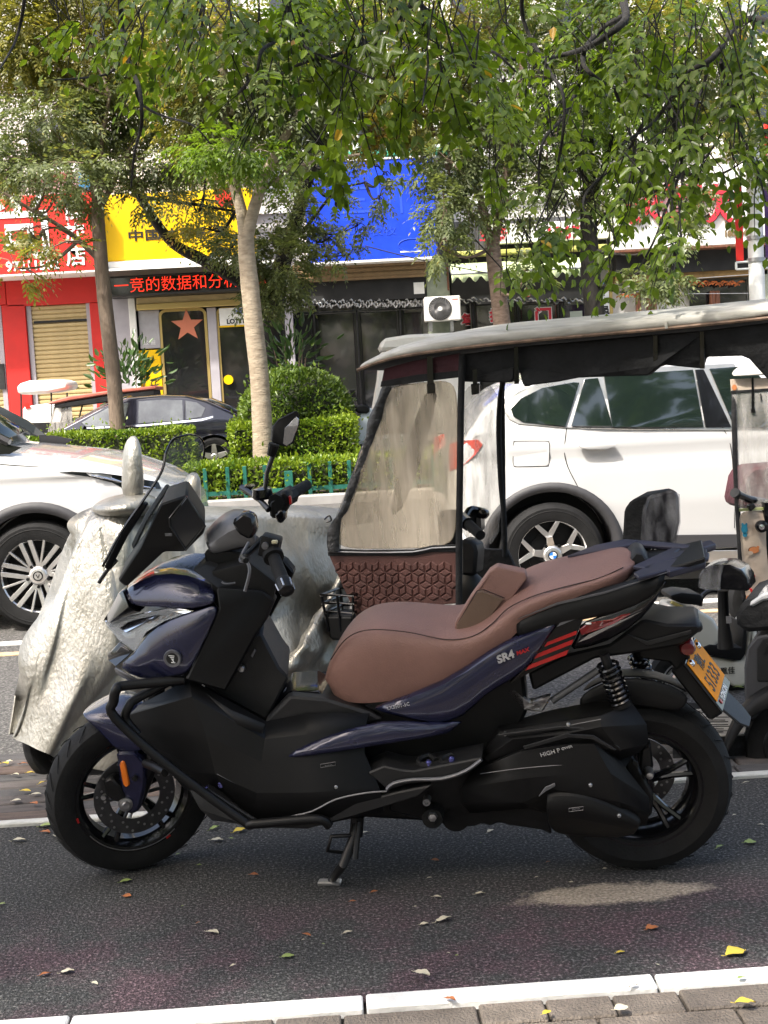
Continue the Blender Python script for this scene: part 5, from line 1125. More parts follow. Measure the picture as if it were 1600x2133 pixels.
eplate('under_tray', M['plastic'], .04, '1480,1410 1560,1432 1560,1450 1490,1440', .14, .006)
wheel_parts(ebk, 'rear', EF.at(1420, 1420, .1), .17, .08, .1, Matrix.Identity(3), M['rubber'], M['alloy'], 5, tread=False)
wheel_parts(ebk, 'front', EF.at(1640, 1420, .1), .17, .08, .1, Matrix.Identity(3), M['rubber'], M['alloy'], 5, tread=False)
MB().tube([EF.at(1580, 1300, .1), EF.at(1590, 1225, .1)], .02, 8).obj('steering_column', M['plastic'], ebk)

# ================================================================ second tricycle at the right edge
RF = Frame((0, 6.7, 0)); RA = RF.at
tr2 = thing('canopied_tricycle', 'tricycle at the right edge with cartoon print curtain and maroon seat', 'tricycle', RF)
def rplate(name, mat, lat, pts, thick=.01, bevel=.002, **k): return plate(name, mat, lat, pts, thick, bevel, tr2, fr=RF, **k)
M['beige'] = pm('beige_print_cloth', (.52, .42, .33), .7, var=.08, bump=.5, bscale=14)
patch('roof', M['roof'], [(-.03, '1519,786 1560,784 1700,776'), (0, '1524,772 1566,762 1700,750'), (.5, '1540,762 1580,752 1700,742'), (.9, '1545,768 1585,758 1700,750')], .01, 1, parent=tr2, fr=RF)
rplate('valance', M['beige'], 0, '1522,790 1700,782 1700,806 1524,818')
rplate('valance_hem', M['cloth'], -.004, '1522,814 1700,802 1700,808 1524,820')
rplate('curtain', M['vinylclear'], 0, '1526,820 1700,808 1700,1058 1534,1064', .001, 0)
patch('curtain_border', M['cloth'], [(-.006, '1521,818 1524,900 1527,1000 1532,1100 1541,1200 1545,1262'), (-.012, '1534,818 1535,900 1537,1000 1541,1100 1549,1200 1552,1262')], .006, 1, parent=tr2, fr=RF)
patch('leg_curtain', M['beige'], [([0, -.01, .01, 0], '1536,1064 1560,1062 1590,1061 1600,1060'), ([.01, -.01, .005, 0], '1541,1120 1562,1120 1584,1118 1594,1118'), ([0, .01, -.01, 0], '1548,1190 1566,1190 1588,1190 1602,1190'), ([0, 0, 0, 0], '1552,1258 1570,1256 1600,1254 1612,1254')], .006, 2, parent=tr2, fr=RF)
rplate('curtain_band', pm('lime_band', (.42, .45, .2), .6), -.006, '1536,1060 1700,1050 1700,1056 1536,1066', .006, .001)
rplate('strap', M['gloss'], -.006, '1566,785 1570,785 1571,852 1566,852', .004, 0); rplate('buckle', M['gloss'], -.01, '1564,852 1573,852 1574,860 1565,860', .006, .001); rplate('strap', M['gloss'], -.006, '1584,820 1586,820 1587,836 1585,836', .004, 0)
rplate('seat', M['maroon'], .5, '1540,1042 1550,990 1570,972 1700,962 1700,1060 1545,1060', .3, .02)
def blob(name, mat, cx, cy, w, h, lat=-.013, n_=16, wob=.0):
    return rplate(name, mat, lat, [(cx+w*math.cos(k*6.2832/n_)*(1+wob*math.sin(3*k)), cy+h*math.sin(k*6.2832/n_)*(1+wob*math.cos(2*k))) for k in range(n_)], .002, 0)
pb_ = pm('print_blue', (.01, .16, .25), .7); po_ = pm('print_orange', (.55, .2, .07), .7); pr_ = pm('print_red', (.5, .03, .04), .7); pl2 = pm('print_outline', (.12, .05, .03), .7)
blob('printed_animal', pb_, 1551, 1102, 6.5, 10); blob('printed_ear', pb_, 1547, 1093, 2.2, 4); blob('printed_ear', pb_, 1555, 1093, 2.2, 4); blob('printed_foot', pb_, 1552, 1114, 5, 5)
blob('printed_outline', pl2, 1570, 1146, 11.5, 7.6, -.0125); blob('printed_animal', po_, 1571, 1146, 10.5, 6.6); blob('printed_ear', po_, 1579, 1140, 3, 3, -.014); blob('printed_animal', M['beige'], 1563, 1152, 6, 4, -.014)
blob('printed_mushroom', pr_, 1567, 1200, 6.5, 5); blob('printed_stalk', M['beige'], 1567, 1207, 2.5, 4, -.0125)
for dx, dy in ((-3, -1), (2, -2), (3, 2)): blob('printed_dot', M['white'], 1567+dx, 1200+dy, 1, 1, -.015, 8)
blob('printed_acorn', po_, 1530, 807, 5, 6, -.006); blob('printed_animal', po_, 1560, 1246, 6, 6, -.012); blob('printed_mark', pr_, 1588, 1228, 4, 3, -.012, 5)
MB().tube([RA(1531, 1027, -.08), RA(1560, 1040, 0), RA(1600, 1046, .05)], [.022, .02, .016], 10).obj('handlebar', M['gloss'], tr2); MB().tube([RA(1530, 1026, -.085), RA(1534, 1029, -.07)], .026, 12).obj('grip_end', M['grey'], tr2)
rplate('brake_clamp', M['gloss'], -.03, '1558,1052 1570,1048 1576,1056 1564,1066', .03, .004); MB().tube([RA(1598, 1044, 0), RA(1604, 1250, .1)], .03, 8).obj('steering_column', M['gloss'], tr2)
MB().lathe([(0, -.012), (.016, -.01), (.03, -.004), (.034, .01), (.03, .03)], RA(1588, 1097, -.05), 'y', 18).obj('round_lamp', M['gloss'], tr2); MB().lathe([(0, -.004), (.014, -.002), (.015, .004)], RA(1587, 1098, -.065), 'y', 14).obj('lamp_glass', M['chrome'], tr2)
MB().box((RA(1640, 1250, 0).x, 0, .3), (RA(1640, 1250, 0).x+1.2, .8, .6)).obj('body', M['plastic'], tr2, bevel=.02)
MB().tube([RA(1527, 790, .78), RA(1545, 1250, .78)], .014, 8).obj('front_post', M['cloth'], tr2)
wheel_parts(tr2, 'front', Vector((RA(1640, 1250, 0).x, .4, .2)), .2, .09, .12, Matrix.Identity(3), M['rubber'], M['gloss'], 5, tread=False)
wheel_parts(tr2, 'rear', Vector((RA(1640, 1250, 0).x+1.1, .05, .2)), .2, .09, .12, Matrix.Identity(3), M['rubber'], M['gloss'], 5, tread=False)

# ================================================================ FAR SIDE: pavement, shops, signs
FY = 28.5; BF = Frame((0, FY, 0)); BA = BF.at
def fbox(name, mat, parent, x0, y0, x1, y1, d0, d1, bevel=.01, **k):
    """box on the shop front: corners as seen, d0..d1 depth from the front (negative = towards the street)"""
    a, b = BA((x0+x1)/2, y0, d0), BA((x0+x1)/2, y1, d0); l, r = BA(x0, (y0+y1)/2, d0), BA(x1, (y0+y1)/2, d0)
    return MB().box((l.x, d0, b.z), (r.x, d1, a.z)).obj(name, mat, parent, bevel=bevel, **k)
def fthing(name, label, cat, group=None): return thing(name, label, cat, BF, group)
M['redwall'] = pm('red_wall', (.52, .018, .014), .55, var=.1, vscale=2)
M['redsign'] = pm('red_sign', (.62, .022, .016), .4, var=.06, vscale=3)
M['yellow'] = pm('yellow_sign', (.72, .44, .0), .4, var=.06, vscale=2)
M['bluesign'] = pm('blue_sign', (.008, .05, .56), .4, var=.12, vscale=3)
M['greywall'] = pm('grey_wall', (.36, .34, .37), .7, var=.1, vscale=2)
M['shutter'] = pm('beige_shutter', (.47, .36, .18), .5, .1, var=.12, vscale=4)
M['brownshutter'] = pm('brown_shutter', (.23, .15, .075), .55, var=.15)
M['palewall'] = pm('pale_wall', (.62, .60, .56), .8, var=.15, vscale=1.2)
M['offwhite'] = pm('off_white_panel', (.74, .73, .7), .5, var=.06)
M['darkglass'] = pm('shop_glass', (.014, .014, .016), .04, spec=.8, coat=.6)
M['darkin'] = pm('dark_interior', (.02, .02, .02), .8, var=.4, vscale=2)
M['frost'] = pm('frosted_panel', (.33, .32, .34), .35, var=.1)
M['gold'] = pm('gold_frame', (.5, .37, .14), .35, .5)
M['led'] = pm('led_text', (.3, .01, .005), .5, emit=((1, .03, .008), .55))
M['wood'] = pm('red_brown_wood', (.14, .055, .03), .5, var=.4, vscale=6, stretch=(4, 4, .5))
M['mint'] = pm('mint_awning', (.56, .66, .38), .7, var=.08, vscale=4, bump=.2, bscale=12)
M['corr'] = pm('dark_corrugated', (.075, .075, .08), .6, .3, var=.5, vscale=8, stretch=(3, 3, .3))
M['moss'] = pm('mossy_ledge', (.30, .30, .07), .8, col2=(.5, .46, .16), vscale=9)
M['tile'] = pm('terrace_paving', (.3, .29, .27), .85, var=.15, vscale=4)
M['kerbfar'] = pm('far_kerb', (.27, .26, .25), .8, var=.15, vscale=3)
MB().box((-60, 20.9, -.05), (60, 60, TZ)).obj('far_pavement', M['tile'], kind='structure', bevel=.02)
MB().box((-60, HY, -.05), (60, HY+.22, .13)).obj('median_kerb', M['kerbfar'], kind='structure', bevel=.02)
MB().box((-60, HY+.225, -.05), (60, 20.85, .10)).obj('planting_bed', pm('soil', (.06, .045, .03), .95, var=.3, bump=.6, bscale=20), kind='structure')
# upper floors
apt = fthing('apartment_building', 'pale upper storeys with framed windows behind the street trees', 'building')
zt_ = BA(800, 330, 0).z; zb_ = BA(800, 640, 0).z
MB().box((-16, .35, 0), (16, 9, 16)).obj('wall', M['palewall'], apt)
def win(x0, z0, x1, z1, n=2, y=.33):
    f = MB(); t = .07
    f.box((x0-t, y-.06, z0-t), (x1+t, y, z0)); f.box((x0-t, y-.06, z1), (x1+t, y, z1+t)); f.box((x0-t, y-.06, z0+.002), (x0, y, z1-.002)); f.box((x1, y-.06, z0+.002), (x1+t, y, z1-.002))
    for k in range(1, n): xx = x0+(x1-x0)*k/n; f.box((xx-.035, y-.055, z0+.002), (xx+.035, y, z1-.002))
    w_ = f.obj('window', M['offwhite'], apt)
    for k in range(n):
        a = x0+(x1-x0)*k/n; b = x0+(x1-x0)*(k+1)/n
        MB().box((a+.036, y-.02, z0), (b-.036, y+.01, z1)).obj('pane', M['darkglass'], w_)
    MB().box((x0-.15, y-.2, z0-.14), (x1+.15, y, z0-.075)).obj('sill', M['offwhite'], w_)
q0, q1 = BA(62, 352, .33), BA(160, 244, .33); win(q0.x, q0.z, q1.x+.4, q1.z, 3)
for px_, n in ((230, 2), (430, 2), (620, 3), (800, 2), (1000, 2), (1215, 2), (1400, 3), (1560, 2)):
    for py_ in (235, 30):
        if px_ == 230 and py_ == 235: continue
        q = BA(px_, py_, .33); win(q.x-.6, q.z-.8, q.x+.6, q.z+.6, n)
for zz in (5.55, 8.6, 11.6): MB().box((-16, .25, zz), (16, .35, zz+.16)).obj('floor_band', M['offwhite'], apt)
q = BA(700, 322, -.1); MB().box((q.x-3.4, -.12, q.z-.05), (q.x+3.0, .34, q.z+.05)).obj('green_ledge', pm('green_ledge', (.05, .32, .22), .6), apt)
q = BA(180, 372, 0); MB().box((q.x-.15, -.1, q.z-.2), (q.x+.2, .3, q.z+.15)).obj('blue_box', pm('teal_box', (.02, .2, .4), .5), apt)
def shutter(parent, x0, y0, x1, y1, mat, d=.12, n=None, pitch=9.5, frame=True):
    a, b = BA((x0+x1)/2, y0, d), BA((x0+x1)/2, y1, d); l, r = BA(x0, (y0+y1)/2, d), BA(x1, (y0+y1)/2, d)
    sh = MB().box((l.x, d+.03, b.z), (r.x, d+.06, a.z)).obj('roller_shutter', mat, parent)
    n = n or max(2, round((y1-y0)/pitch)); h = (a.z-b.z)/n; me = None
    for k in range(n):
        if me is None:
            s_ = MB(); pts = [(l.x, d+.03, 0), (l.x, d+.004, h*.2), (l.x, d, h*.5), (l.x, d+.004, h*.8), (l.x, d+.03, h*.97)]
            s_.bridge([Vector(p) for p in pts], [Vector((r.x, p[1], p[2])) for p in pts]); o = s_.obj('slat', mat, sh); me = o.data
        else:
            o = bpy.data.objects.new('slat', me); COL.objects.link(o); o.parent = sh
        o.location = (0, 0, b.z+k*h)
    if frame:
        for xx in (l.x, r.x): MB().box((xx-.05, d-.03, b.z), (xx+.05, d+.07, a.z+.03)).obj('shutter_rail', M['greywall'], parent)
    return sh
# -- red inn
inn = fthing('shop_building', 'red painted inn front with a closed beige roller shutter left of the lottery shop', 'shop')
fbox('wall', M['redwall'], inn, 12, 575, 222, 634, .02, .5); fbox('pillar', M['redwall'], inn, 13, 634, 62, 905, .02, .5); fbox('pillar', M['redwall'], inn, 196, 630, 224, 905, .02, .5)
shutter(inn, 70, 634, 194, 905, M['shutter']); shutter(inn, -150, 640, 8, 905, M['shutter']); fbox('shutter_seam', M['darkin'], inn, 70, 666, 192, 671, .10, .13, 0)
fbox('dark_band', M['darkin'], inn, -150, 762, 10, 815, .05, .1, 0); fbox('wall', M['redwall'], inn, -200, 575, 11, 640, .02, .5)
rs_ = fthing('shop_sign', 'red shop sign with white characters and a phone number over the inn', 'shop sign')
fbox('sign_board', M['redsign'], rs_, -140, 408, 200, 572, -.9, .0, .02)
fbox('sign_edge', M['offwhite'], rs_, -140, 571, 201, 575, -.92, .0, .003); fbox('sign_edge', M['offwhite'], rs_, 200, 405, 203, 573, -.92, .0, .003)
def sign(parent, s, mat, px, py, size_px, d=-.91, depth=.02, name='sign_text', rot=0, **k):
    p_ = BA(px, py, d); sz = size_px*FOC**-1*(FY+d)
    return text(name, s, mat, parent, p_, (math.cos(rot), 0, math.sin(rot)), (0, 0, 1), sz, depth, **k)
sign(rs_, '尚', M['white'], 40, 480, 150, bold=.012); sign(rs_, '商', M['white'], 154, 443, 42, bold=.008); sign(rs_, '旅', M['white'], 156, 488, 42, bold=.008); sign(rs_, '店', M['white'], 159, 536, 42, bold=.008); sign(rs_, '97211502', M['white'], 68, 554, 27, bold=.006)
# -- lottery shop
lot = fthing('shop_building', 'grey lottery shop front with rounded gold framed doors under the red lettered display', 'shop')
fbox('wall', M['greywall'], lot, 226, 608, 284, 905, .02, .5); fbox('pilaster', M['offwhite'], lot, 276, 615, 290, 900, -.04, .02)
fbox('shutter_box', M['shutter'], lot, 284, 614, 500, 640, -.1, .3, .02); fbox('shutter_box_lip', M['gold'], lot, 284, 628, 500, 641, -.13, -.101, .01)
fbox('interior', M['darkin'], lot, 284, 640, 600, 905, .3, .34); fbox('frosted_panel', M['frost'], lot, 290, 646, 334, 726, .05, .1); fbox('yellow_panel', M['yellow'], lot, 291, 729, 340, 905, .06, .1)
sign(lot, '公 益', M['white'], 312, 714, 11, d=.045, depth=.004)
def door(px0, py0, px1, py1, d=.05, r=.16):
    a, b = BA((px0+px1)/2, py0, d), BA((px0+px1)/2, py1, d); l, rr_ = BA(px0, (py0+py1)/2, d), BA(px1, (py0+py1)/2, d)
    X0, X1, Z0_, Z1 = l.x, rr_.x, b.z, a.z
    def ol(o): return [Vector((X0+o, d, Z0_))]+[Vector((X0+r-(r-o)*math.cos(t), d, Z1-r+(r-o)*math.sin(t))) for t in [k*math.pi/12 for k in range(7)]]+[Vector((X1-r+(r-o)*math.sin(t), d, Z1-r+(r-o)*math.cos(t))) for t in [k*math.pi/12 for k in range(7)]]+[Vector((X1-o, d, Z0_))]
    O, I_ = ol(0), ol(.06); off = Vector((0, .05, 0)); fm = MB(); n = len(O)
    for A_1, B_1 in ((O, I_),):
        fm.grid([[p+off for p in O], O, I_, [p+off for p in I_]])
    dr = fm.obj('door', M['gold'], lot); MB().prism([p+Vector((0, .03, 0)) for p in I_], (0, .01, 0)).obj('pane', M['darkglass'], dr)
    return dr
door(338, 642, 438, 905); fbox('pillar', M['greywall'], lot, 439, 640, 458, 905, .02, .4); door(457, 638, 552, 905)
fbox('frosted_wall', M['greywall'], lot, 590, 640, 610, 905, .02, .3)
st5 = [BA(390, 678, .04)+Vector((rr_*math.sin(k*math.pi/5), 0, rr_*math.cos(k*math.pi/5))) for k in range(10) for rr_ in ((.36 if k % 2 == 0 else .15),)]
MB().prism(st5, (0, .012, 0)).obj('paper_star', pm('salmon_star', (.5, .16, .09), .6), lot)
fbox('lottery_panel', M['offwhite'], lot, 457, 640, 540, 677, -.02, .03); fbox('panel_edge', M['yellow'], lot, 457, 677, 542, 680, -.03, .03, .002)
sign(lot, 'LOTTERY', M['black'], 500, 669, 13, d=-.025, depth=.004, bold=.006); sign(lot, 'HEN', pm('lotto_blue', (.02, .06, .4), .5), 502, 648, 14, d=-.025, depth=.004, bold=.006)
pc = BA(476, 791, .03); MB().lathe([(0, -.012), (.105, -.012), (.105, .0), (0, 0)], pc, 'y', 20).obj('round_sticker', M['yellow'], lot)
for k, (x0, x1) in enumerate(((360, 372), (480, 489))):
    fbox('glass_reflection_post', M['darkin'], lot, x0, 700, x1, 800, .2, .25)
ys = fthing('shop_sign', 'plain yellow sign board with small black characters over the lottery shop', 'shop sign')
fbox('sign_board', M['yellow'], ys, 218, 398, 530, 538, -.5, .0, .02); fbox('sign_edge', M['offwhite'], ys, 218, 538, 530, 552, -.52, .0, .01)
for k in range(1, 4): fbox('board_joint', pm('yellow_seam', (.55, .33, 0), .5) if 'yellow_seam' not in bpy.data.materials else bpy.data.materials['yellow_seam'], ys, 218+k*78, 400, 219+k*78, 537, -.503, -.4, 0)
sign(ys, '中国体育彩票', M['black'], 372, 488, 24, d=-.51, depth=.01, sx=1.45, bold=.004)
q_ = BA(470, 410, -.51); MB().prism([q_+Vector((.22*math.cos(k*.524)*(1+.25*(k % 2)), 0, .22*math.sin(k*.524))) for k in range(12)], (0, .008, 0)).obj('red_emblem', M['redsign'], ys)
aw = fthing('awning', 'narrow white awning between the yellow sign and the red lettered display', 'awning')
A0, A1 = BA(220, 556, 0), BA(575, 548, 0); zt2 = BA(400, 550, 0).z
MB().bridge([Vector((A0.x, 0, zt2)), Vector((A1.x, 0, zt2)), Vector((A1.x, 0, zt2-.03)), Vector((A0.x, 0, zt2-.03))], [Vector((A0.x, -.95, zt2-.12)), Vector((A1.x, -.95, zt2-.12)), Vector((A1.x, -.95, zt2-.16)), Vector((A0.x, -.95, zt2-.16))]).obj('awning_sheet', M['offwhite'], aw)
ld = fthing('display_board', 'black light display board with red running Chinese text above the lottery shop door', 'display board')
fbox('case', M['black'], ld, 224, 567, 590, 610, -.6, .0, .02); fbox('display_face', M['screen'], ld, 228, 571, 586, 606, -.61, -.601, .003)
sign(ld, '一竞的数据和分析统计', M['led'], 400, 590, 32, d=-.615, depth=.004, bold=-.002)
# -- blue signed shop
blu = fthing('shop_building', 'dark glazed shop front with black posts under the big blue sign', 'shop')
fbox('shutter_box', M['brownshutter'], blu, 610, 545, 888, 582, -.15, .3, .02)
for k in range(3): fbox('shutter_slat', M['brownshutter'], blu, 612, 549+k*10, 886, 556+k*10, -.175, -.151, .006)
fbox('fascia', M['darkin'], blu, 610, 582, 888, 628, .0, .3); fbox('interior', M['darkin'], blu, 610, 640, 888, 905, .5, .6)
for k, (x0, x1) in enumerate(((618, 656), (668, 742), (758, 832), (848, 886))): fbox('window_pane', M['darkglass'], blu, x0, 650, x1, 905, .12, .14, .004)
for x in (661, 750, 840): fbox('post', M['gloss'], blu, x-8, 630, x+8, 905, .04, .2, .02); fbox('post_bead', M['darksteel'], blu, x-2, 640, x+2, 905, .0, .04, .01)
orn = MB()
for k in range(46):
    x = 622+k*5.8; p = BA(x, 634+5*math.sin(k*1.9), .03); orn.tube(curve([p+Vector((-.06, 0, .03*math.sin(k))), p+Vector((0, -.03, .06)), p+Vector((.05, 0, -.04)), p+Vector((.09, -.02, .03))], 3), .017, 5)
orn.obj('scroll_moulding', M['steel'], blu, kind='stuff'); fbox('moulding_rail', M['gloss'], blu, 616, 627, 888, 632, .0, .08); fbox('moulding_rail', M['gloss'], blu, 616, 645, 888, 650, .0, .1)
fbox('notice', M['offwhite'], blu, 862, 588, 884, 612, -.01, .0, 0); fbox('side_wall', M['greywall'], blu, 608, 635, 617, 905, .0, .3)
bs_ = fthing('shop_sign', 'large faded blue sign board with ghosted lettering between the trees', 'shop sign')
fbox('sign_board', M['bluesign'], bs_, 636, 332, 908, 542, -.55, .0, .02); fbox('sign_edge', M['offwhite'], bs_, 636, 541, 908, 546, -.57, .0, .004); fbox('sign_edge', M['offwhite'], bs_, 640, 329, 908, 333, -.57, .0, .004)
gh = pm('ghost_print', (.018, .072, .585), .5)
sign(bs_, '三川', gh, 775, 420, 70, d=-.556, depth=.004); sign(bs_, '中国农牧', gh, 770, 484, 20, d=-.556, depth=.004, sx=1.4)
el = [BA(857, 510, -.556)+Vector((.28*math.cos(k*.2618), 0, .13*math.sin(k*.2618))) for k in range(24)]; MB().tube(el, .008, 4, closed=True).obj('oval_outline', gh, bs_)
fbox('white_bar', M['white'], bs_, 834, 522, 878, 525, -.556, -.551, 0)
# -- air conditioner
ac = fthing('air_conditioner', 'cream outdoor air conditioner unit with round black fan on the wall bracket', 'air conditioner')
fbox('case', M['offwhite'], ac, 885, 617, 960, 668, -.45, -.12, .02); c_ = BA(917, 643, -.46)
MB().lathe([(0, -.004), (.235, -.004), (.25, 0), (.25, .02)], c_, 'y', 32).obj('fan_grille', M['darkin'], ac); gm = MB()
for k in range(30):
    a = k*.2094; gm.tube([c_+Vector((.04*math.cos(a), -.008, .04*math.sin(a))), c_+Vector((.14*math.cos(a+.35), -.014, .14*math.sin(a+.35))), c_+Vector((.235*math.cos(a+.8), -.008, .235*math.sin(a+.8)))], .0035, 4)
gm.obj('grille_wires', M['steel'], ac, kind='stuff'); MB().lathe([(0, -.02), (.045, -.018), (.05, 0)], c_, 'y', 16).obj('fan_hub', M['offwhite'], ac)
fbox('brand_strip', pm('pale_red_print', (.5, .2, .18), .6), ac, 942, 622, 954, 625, -.452, -.449, 0)
for x in (898, 942): fbox('bracket', M['steel'], ac, x-3, 668, x+3, 690, -.4, -.1, .005)
# -- awning shop
cop = fthing('shop_building', 'dark copy shop front with red characters on the glass beneath the mint awning', 'shop')
fbox('cladding', M['corr'], cop, 905, 455, 1272, 522, .0, .3)
for k in range(30): fbox('cladding_rib', M['corr'], cop, 908+k*12.2, 456, 911+k*12.2, 521, -.03, -.001, .006)
fbox('mossy_ledge', M['moss'], cop, 930, 516, 1272, 526, -.3, .1, .02); fbox('side_wall', pm('sage_wall', (.22, .25, .19), .8, var=.15), cop, 890, 545, 938, 700, .02, .3)
fbox('fascia', M['darkin'], cop, 938, 527, 1245, 630, .12, .4); fbox('interior', M['darkin'], cop, 938, 630, 1245, 905, .7, .8)
for x0, x1 in ((942, 986), (998, 1078), (1092, 1166), (1182, 1238)): fbox('window_pane', M['darkglass'], cop, x0, 634, x1, 905, .14, .16, .004)
for x in (992, 1085, 1174): fbox('post', M['gloss'], cop, x-7, 628, x+7, 905, .04, .2, .02); fbox('post_bead', M['darksteel'], cop, x-2, 632, x+2, 905, .0, .04, .01)
og = MB()
for k in range(34):
    x = 945+k*8.5; p = BA(x, 626+3*math.sin(k*2.3), .05); og.tube(curve([p+Vector((-.05, 0, .02)), p+Vector((0, -.03, .05*math.sin(k*1.7))), p+Vector((.06, 0, -.02))], 3), .016, 5)
og.obj('scroll_moulding', M['steel'], cop, kind='stuff'); fbox('paper_notice', pm('pale_green_paper', (.4, .44, .38), .7), cop, 1188, 648, 1214, 700, .12, .135, 0)
M['redchar'] = pm('red_character', (.55, .03, .05), .45)
for s_, x, y, z in (('复', 974, 667, 24), ('打', 1034, 659, 27), ('门', 1132, 662, 38)): sign(cop, s_, M['white'], x, y, z, d=.13, depth=.004, bold=.03); sign(cop, s_, M['redchar'], x, y, z, d=.12, depth=.008, bold=.014)
fbox('red_lantern', M['redwall'], cop, 1097, 598, 1105, 618, -.2, -.1, .03); fbox('pipe', M['wood'], cop, 931, 545, 935, 605, -.05, .0, .01)
fbox('corner_pillar', M['offwhite'], cop, 1240, 600, 1276, 905, -.02, .4); fbox('yellow_pipe', M['gold'], cop, 1274, 560, 1281, 905, -.06, .0, .02)
vsn = fthing('wall_sign', 'white vertical wall board with black Chinese characters beside the dark tree trunk', 'sign'); fbox('board', M['white'], vsn, 1244, 605, 1274, 905, -.06, -.021, .005)
for k, ch in enumerate('鹿邑县城'): sign(vsn, ch, M['black'], 1259+k*1.2, 626+k*22, 20, d=-.063, depth=.004, bold=.008)
hn = fthing('house_number_plate', 'small blue house number plate above the white vertical board', 'number plate'); fbox('plate', pm('plate_blue', (.03, .17, .36), .4), hn, 1242, 586, 1270, 603, -.08, -.061, .004)
sign(hn, '真源大道', M['white'], 1256, 591, 6.5, d=-.083, depth=.003); sign(hn, '303', M['white'], 1256, 599, 7.5, d=-.083, depth=.003)
an = fthing('awning', 'mint green fabric awning with scalloped front edge over the copy shop', 'awning')
l, r = BA(937, 545, -.3), BA(1272, 545, -.3); zt3 = BA(1100, 542, -.3).z; zf = BA(1080, 566, -1.2).z; fr_ = []; bk_ = []; n_ = 60
xl2, xr2 = BA(940, 560, -1.2).x, BA(1208, 560, -1.2).x
fr_ = [Vector((xl2+(xr2-xl2)*k/n_, -1.2, zf+.02)) for k in range(n_+1)]; bk_ = [Vector((l.x+(r.x-l.x)*k/n_, -.3, zt3)) for k in range(n_+1)]
sc_ = [Vector((p.x, -1.22, zf-.11-.06*math.cos(k*6.2832*11/n_))) for k, p in enumerate(fr_)]
MB().grid([bk_, fr_, sc_]).obj('awning_fabric', M['mint'], an, solid=.006, angle=50); MB().tube([fr_[0], fr_[-1]], .02, 8).obj('front_bar', M['steel'], an)
MB().tube([bk_[0]+Vector((0, .3, -.02)), fr_[0]], .015, 6).obj('awning_arm', M['steel'], an); MB().tube([bk_[-1]+Vector((0, .3, -.02)), fr_[-1]], .015, 6).obj('awning_arm', M['steel'], an)
nb = fthing('shop_sign', 'white strip sign with red phone digits partly hidden by leaves above the mint awning', 'shop sign'); fbox('sign_board', M['offwhite'], nb, 1020, 462, 1268, 502, -.35, -.04, .01)
sign(nb, '186721', M['redchar'], 1190, 485, 36, d=-.36, depth=.01, bold=.008); sign(nb, '业务', M['redchar'], 1028, 490, 30, d=-.36, depth=.01, bold=.008)
# -- right hand restaurant
res = fthing('shop_building', 'dark restaurant front with carved red brown posts behind the canopied tricycle roof', 'shop')
fbox('fascia', M['darkin'], res, 1284, 508, 1600, 566, -.2, .3); fbox('fascia_strip', pm('ochre_strip', (.25, .15, .05), .6, var=.3), res, 1284, 566, 1600, 580, -.1, .3); fbox('interior', M['darkin'], res, 1284, 560, 1660, 905, .9, 1.0)
fbox('back_wall', pm('dull_green_wall', (.20, .22, .17), .8, var=.2), res, 1385, 590, 1440, 905, .6, .7); fbox('back_wall', pm('dull_green_wall_b', (.17, .19, .15), .8, var=.2), res, 1288, 620, 1340, 905, .6, .7)
fbox('window_pane', M['darkglass'], res, 1440, 585, 1560, 905, .2, .22, .004)
for x in (1336, 1358, 1368, 1490, 1500): fbox('carved_post', M['wood'], res, x-5, 605, x+5, 905, .0, .15, .02)
om = MB(); mg = pm('gilded_red', (.35, .1, .03), .4, .4, var=.7, vscale=12)
for k in range(30):
    x = 1400+k*5; p = BA(x, 592+3*math.sin(k*1.7), -.02); om.tube(curve([p+Vector((-.05, 0, .02*math.sin(k*2))), p+Vector((0, -.03, .04)), p+Vector((.06, 0, -.03*math.cos(k)))], 3), .02, 5)
for k in range(9): p = BA(1288+k*6, 617+2.5*math.cos(k*2.1), -.02); om.tube([p+Vector((-.04, 0, 0)), p+Vector((0, -.02, .03)), p+Vector((.04, 0, 0))], .016, 5)
om.obj('carved_scrollwork', mg, res, kind='stuff'); fbox('grey_pillar', pm('sage_pillar', (.25, .28, .22), .8), res, 1575, 560, 1660, 905, -.1, .4)
MB().tube([BA(1285, 600, -.5), BA(1420, 582, -.5), BA(1560, 572, -.5)], .008, 5).obj('hanging_wire', M['steel'], res); MB().tube([BA(1285, 606, -.5), BA(1420, 612, -.5), BA(1560, 611, -.5)], .006, 5).obj('hanging_wire', M['steel'], res)
ws = fthing('shop_sign', 'white restaurant sign with bold red characters right of the dark tree trunk', 'shop sign'); fbox('sign_board', M['offwhite'], ws, 1276, 345, 1610, 514, -.6, -.21, .02); fbox('sign_edge', M['wood'], ws, 1276, 514, 1610, 518, -.62, -.21, .004)
for ch, x in (('快', 1340), ('餐', 1412), ('饮', 1484)): sign(ws, ch, M['black'], x+2, 433, 84, d=-.62, depth=.02, bold=.012); sign(ws, ch, M['redchar'], x, 431, 84, d=-.66, depth=.05, bold=.02)
sign(ws, '15303831', pm('olive_digit', (.16, .11, .05), .5), 1540, 468, 17, d=-.62, depth=.01, bold=.01, sx=.95); sign(ws, '18039452', bpy.data.materials['olive_digit'], 1540, 486, 17, d=-.62, depth=.01, bold=.01, sx=.95)
ovs = fthing('shop_sign', 'dark violet poster sign with orange lettering at the far right edge', 'shop sign'); fbox('sign_board', pm('violet_poster', (.035, .02, .09), .4, col2=(.12, .04, .16), vscale=4), ovs, 1612, 395, 1720, 515, -.6, -.21, .01); sign(ovs, '味', pm('orange_char', (.8, .16, .03), .5), 1626, 440, 60, d=-.61, depth=.01, bold=.01)
rb = fthing('banner', 'red fabric banner cluster hanging high beside the white lamp post', 'banner'); 
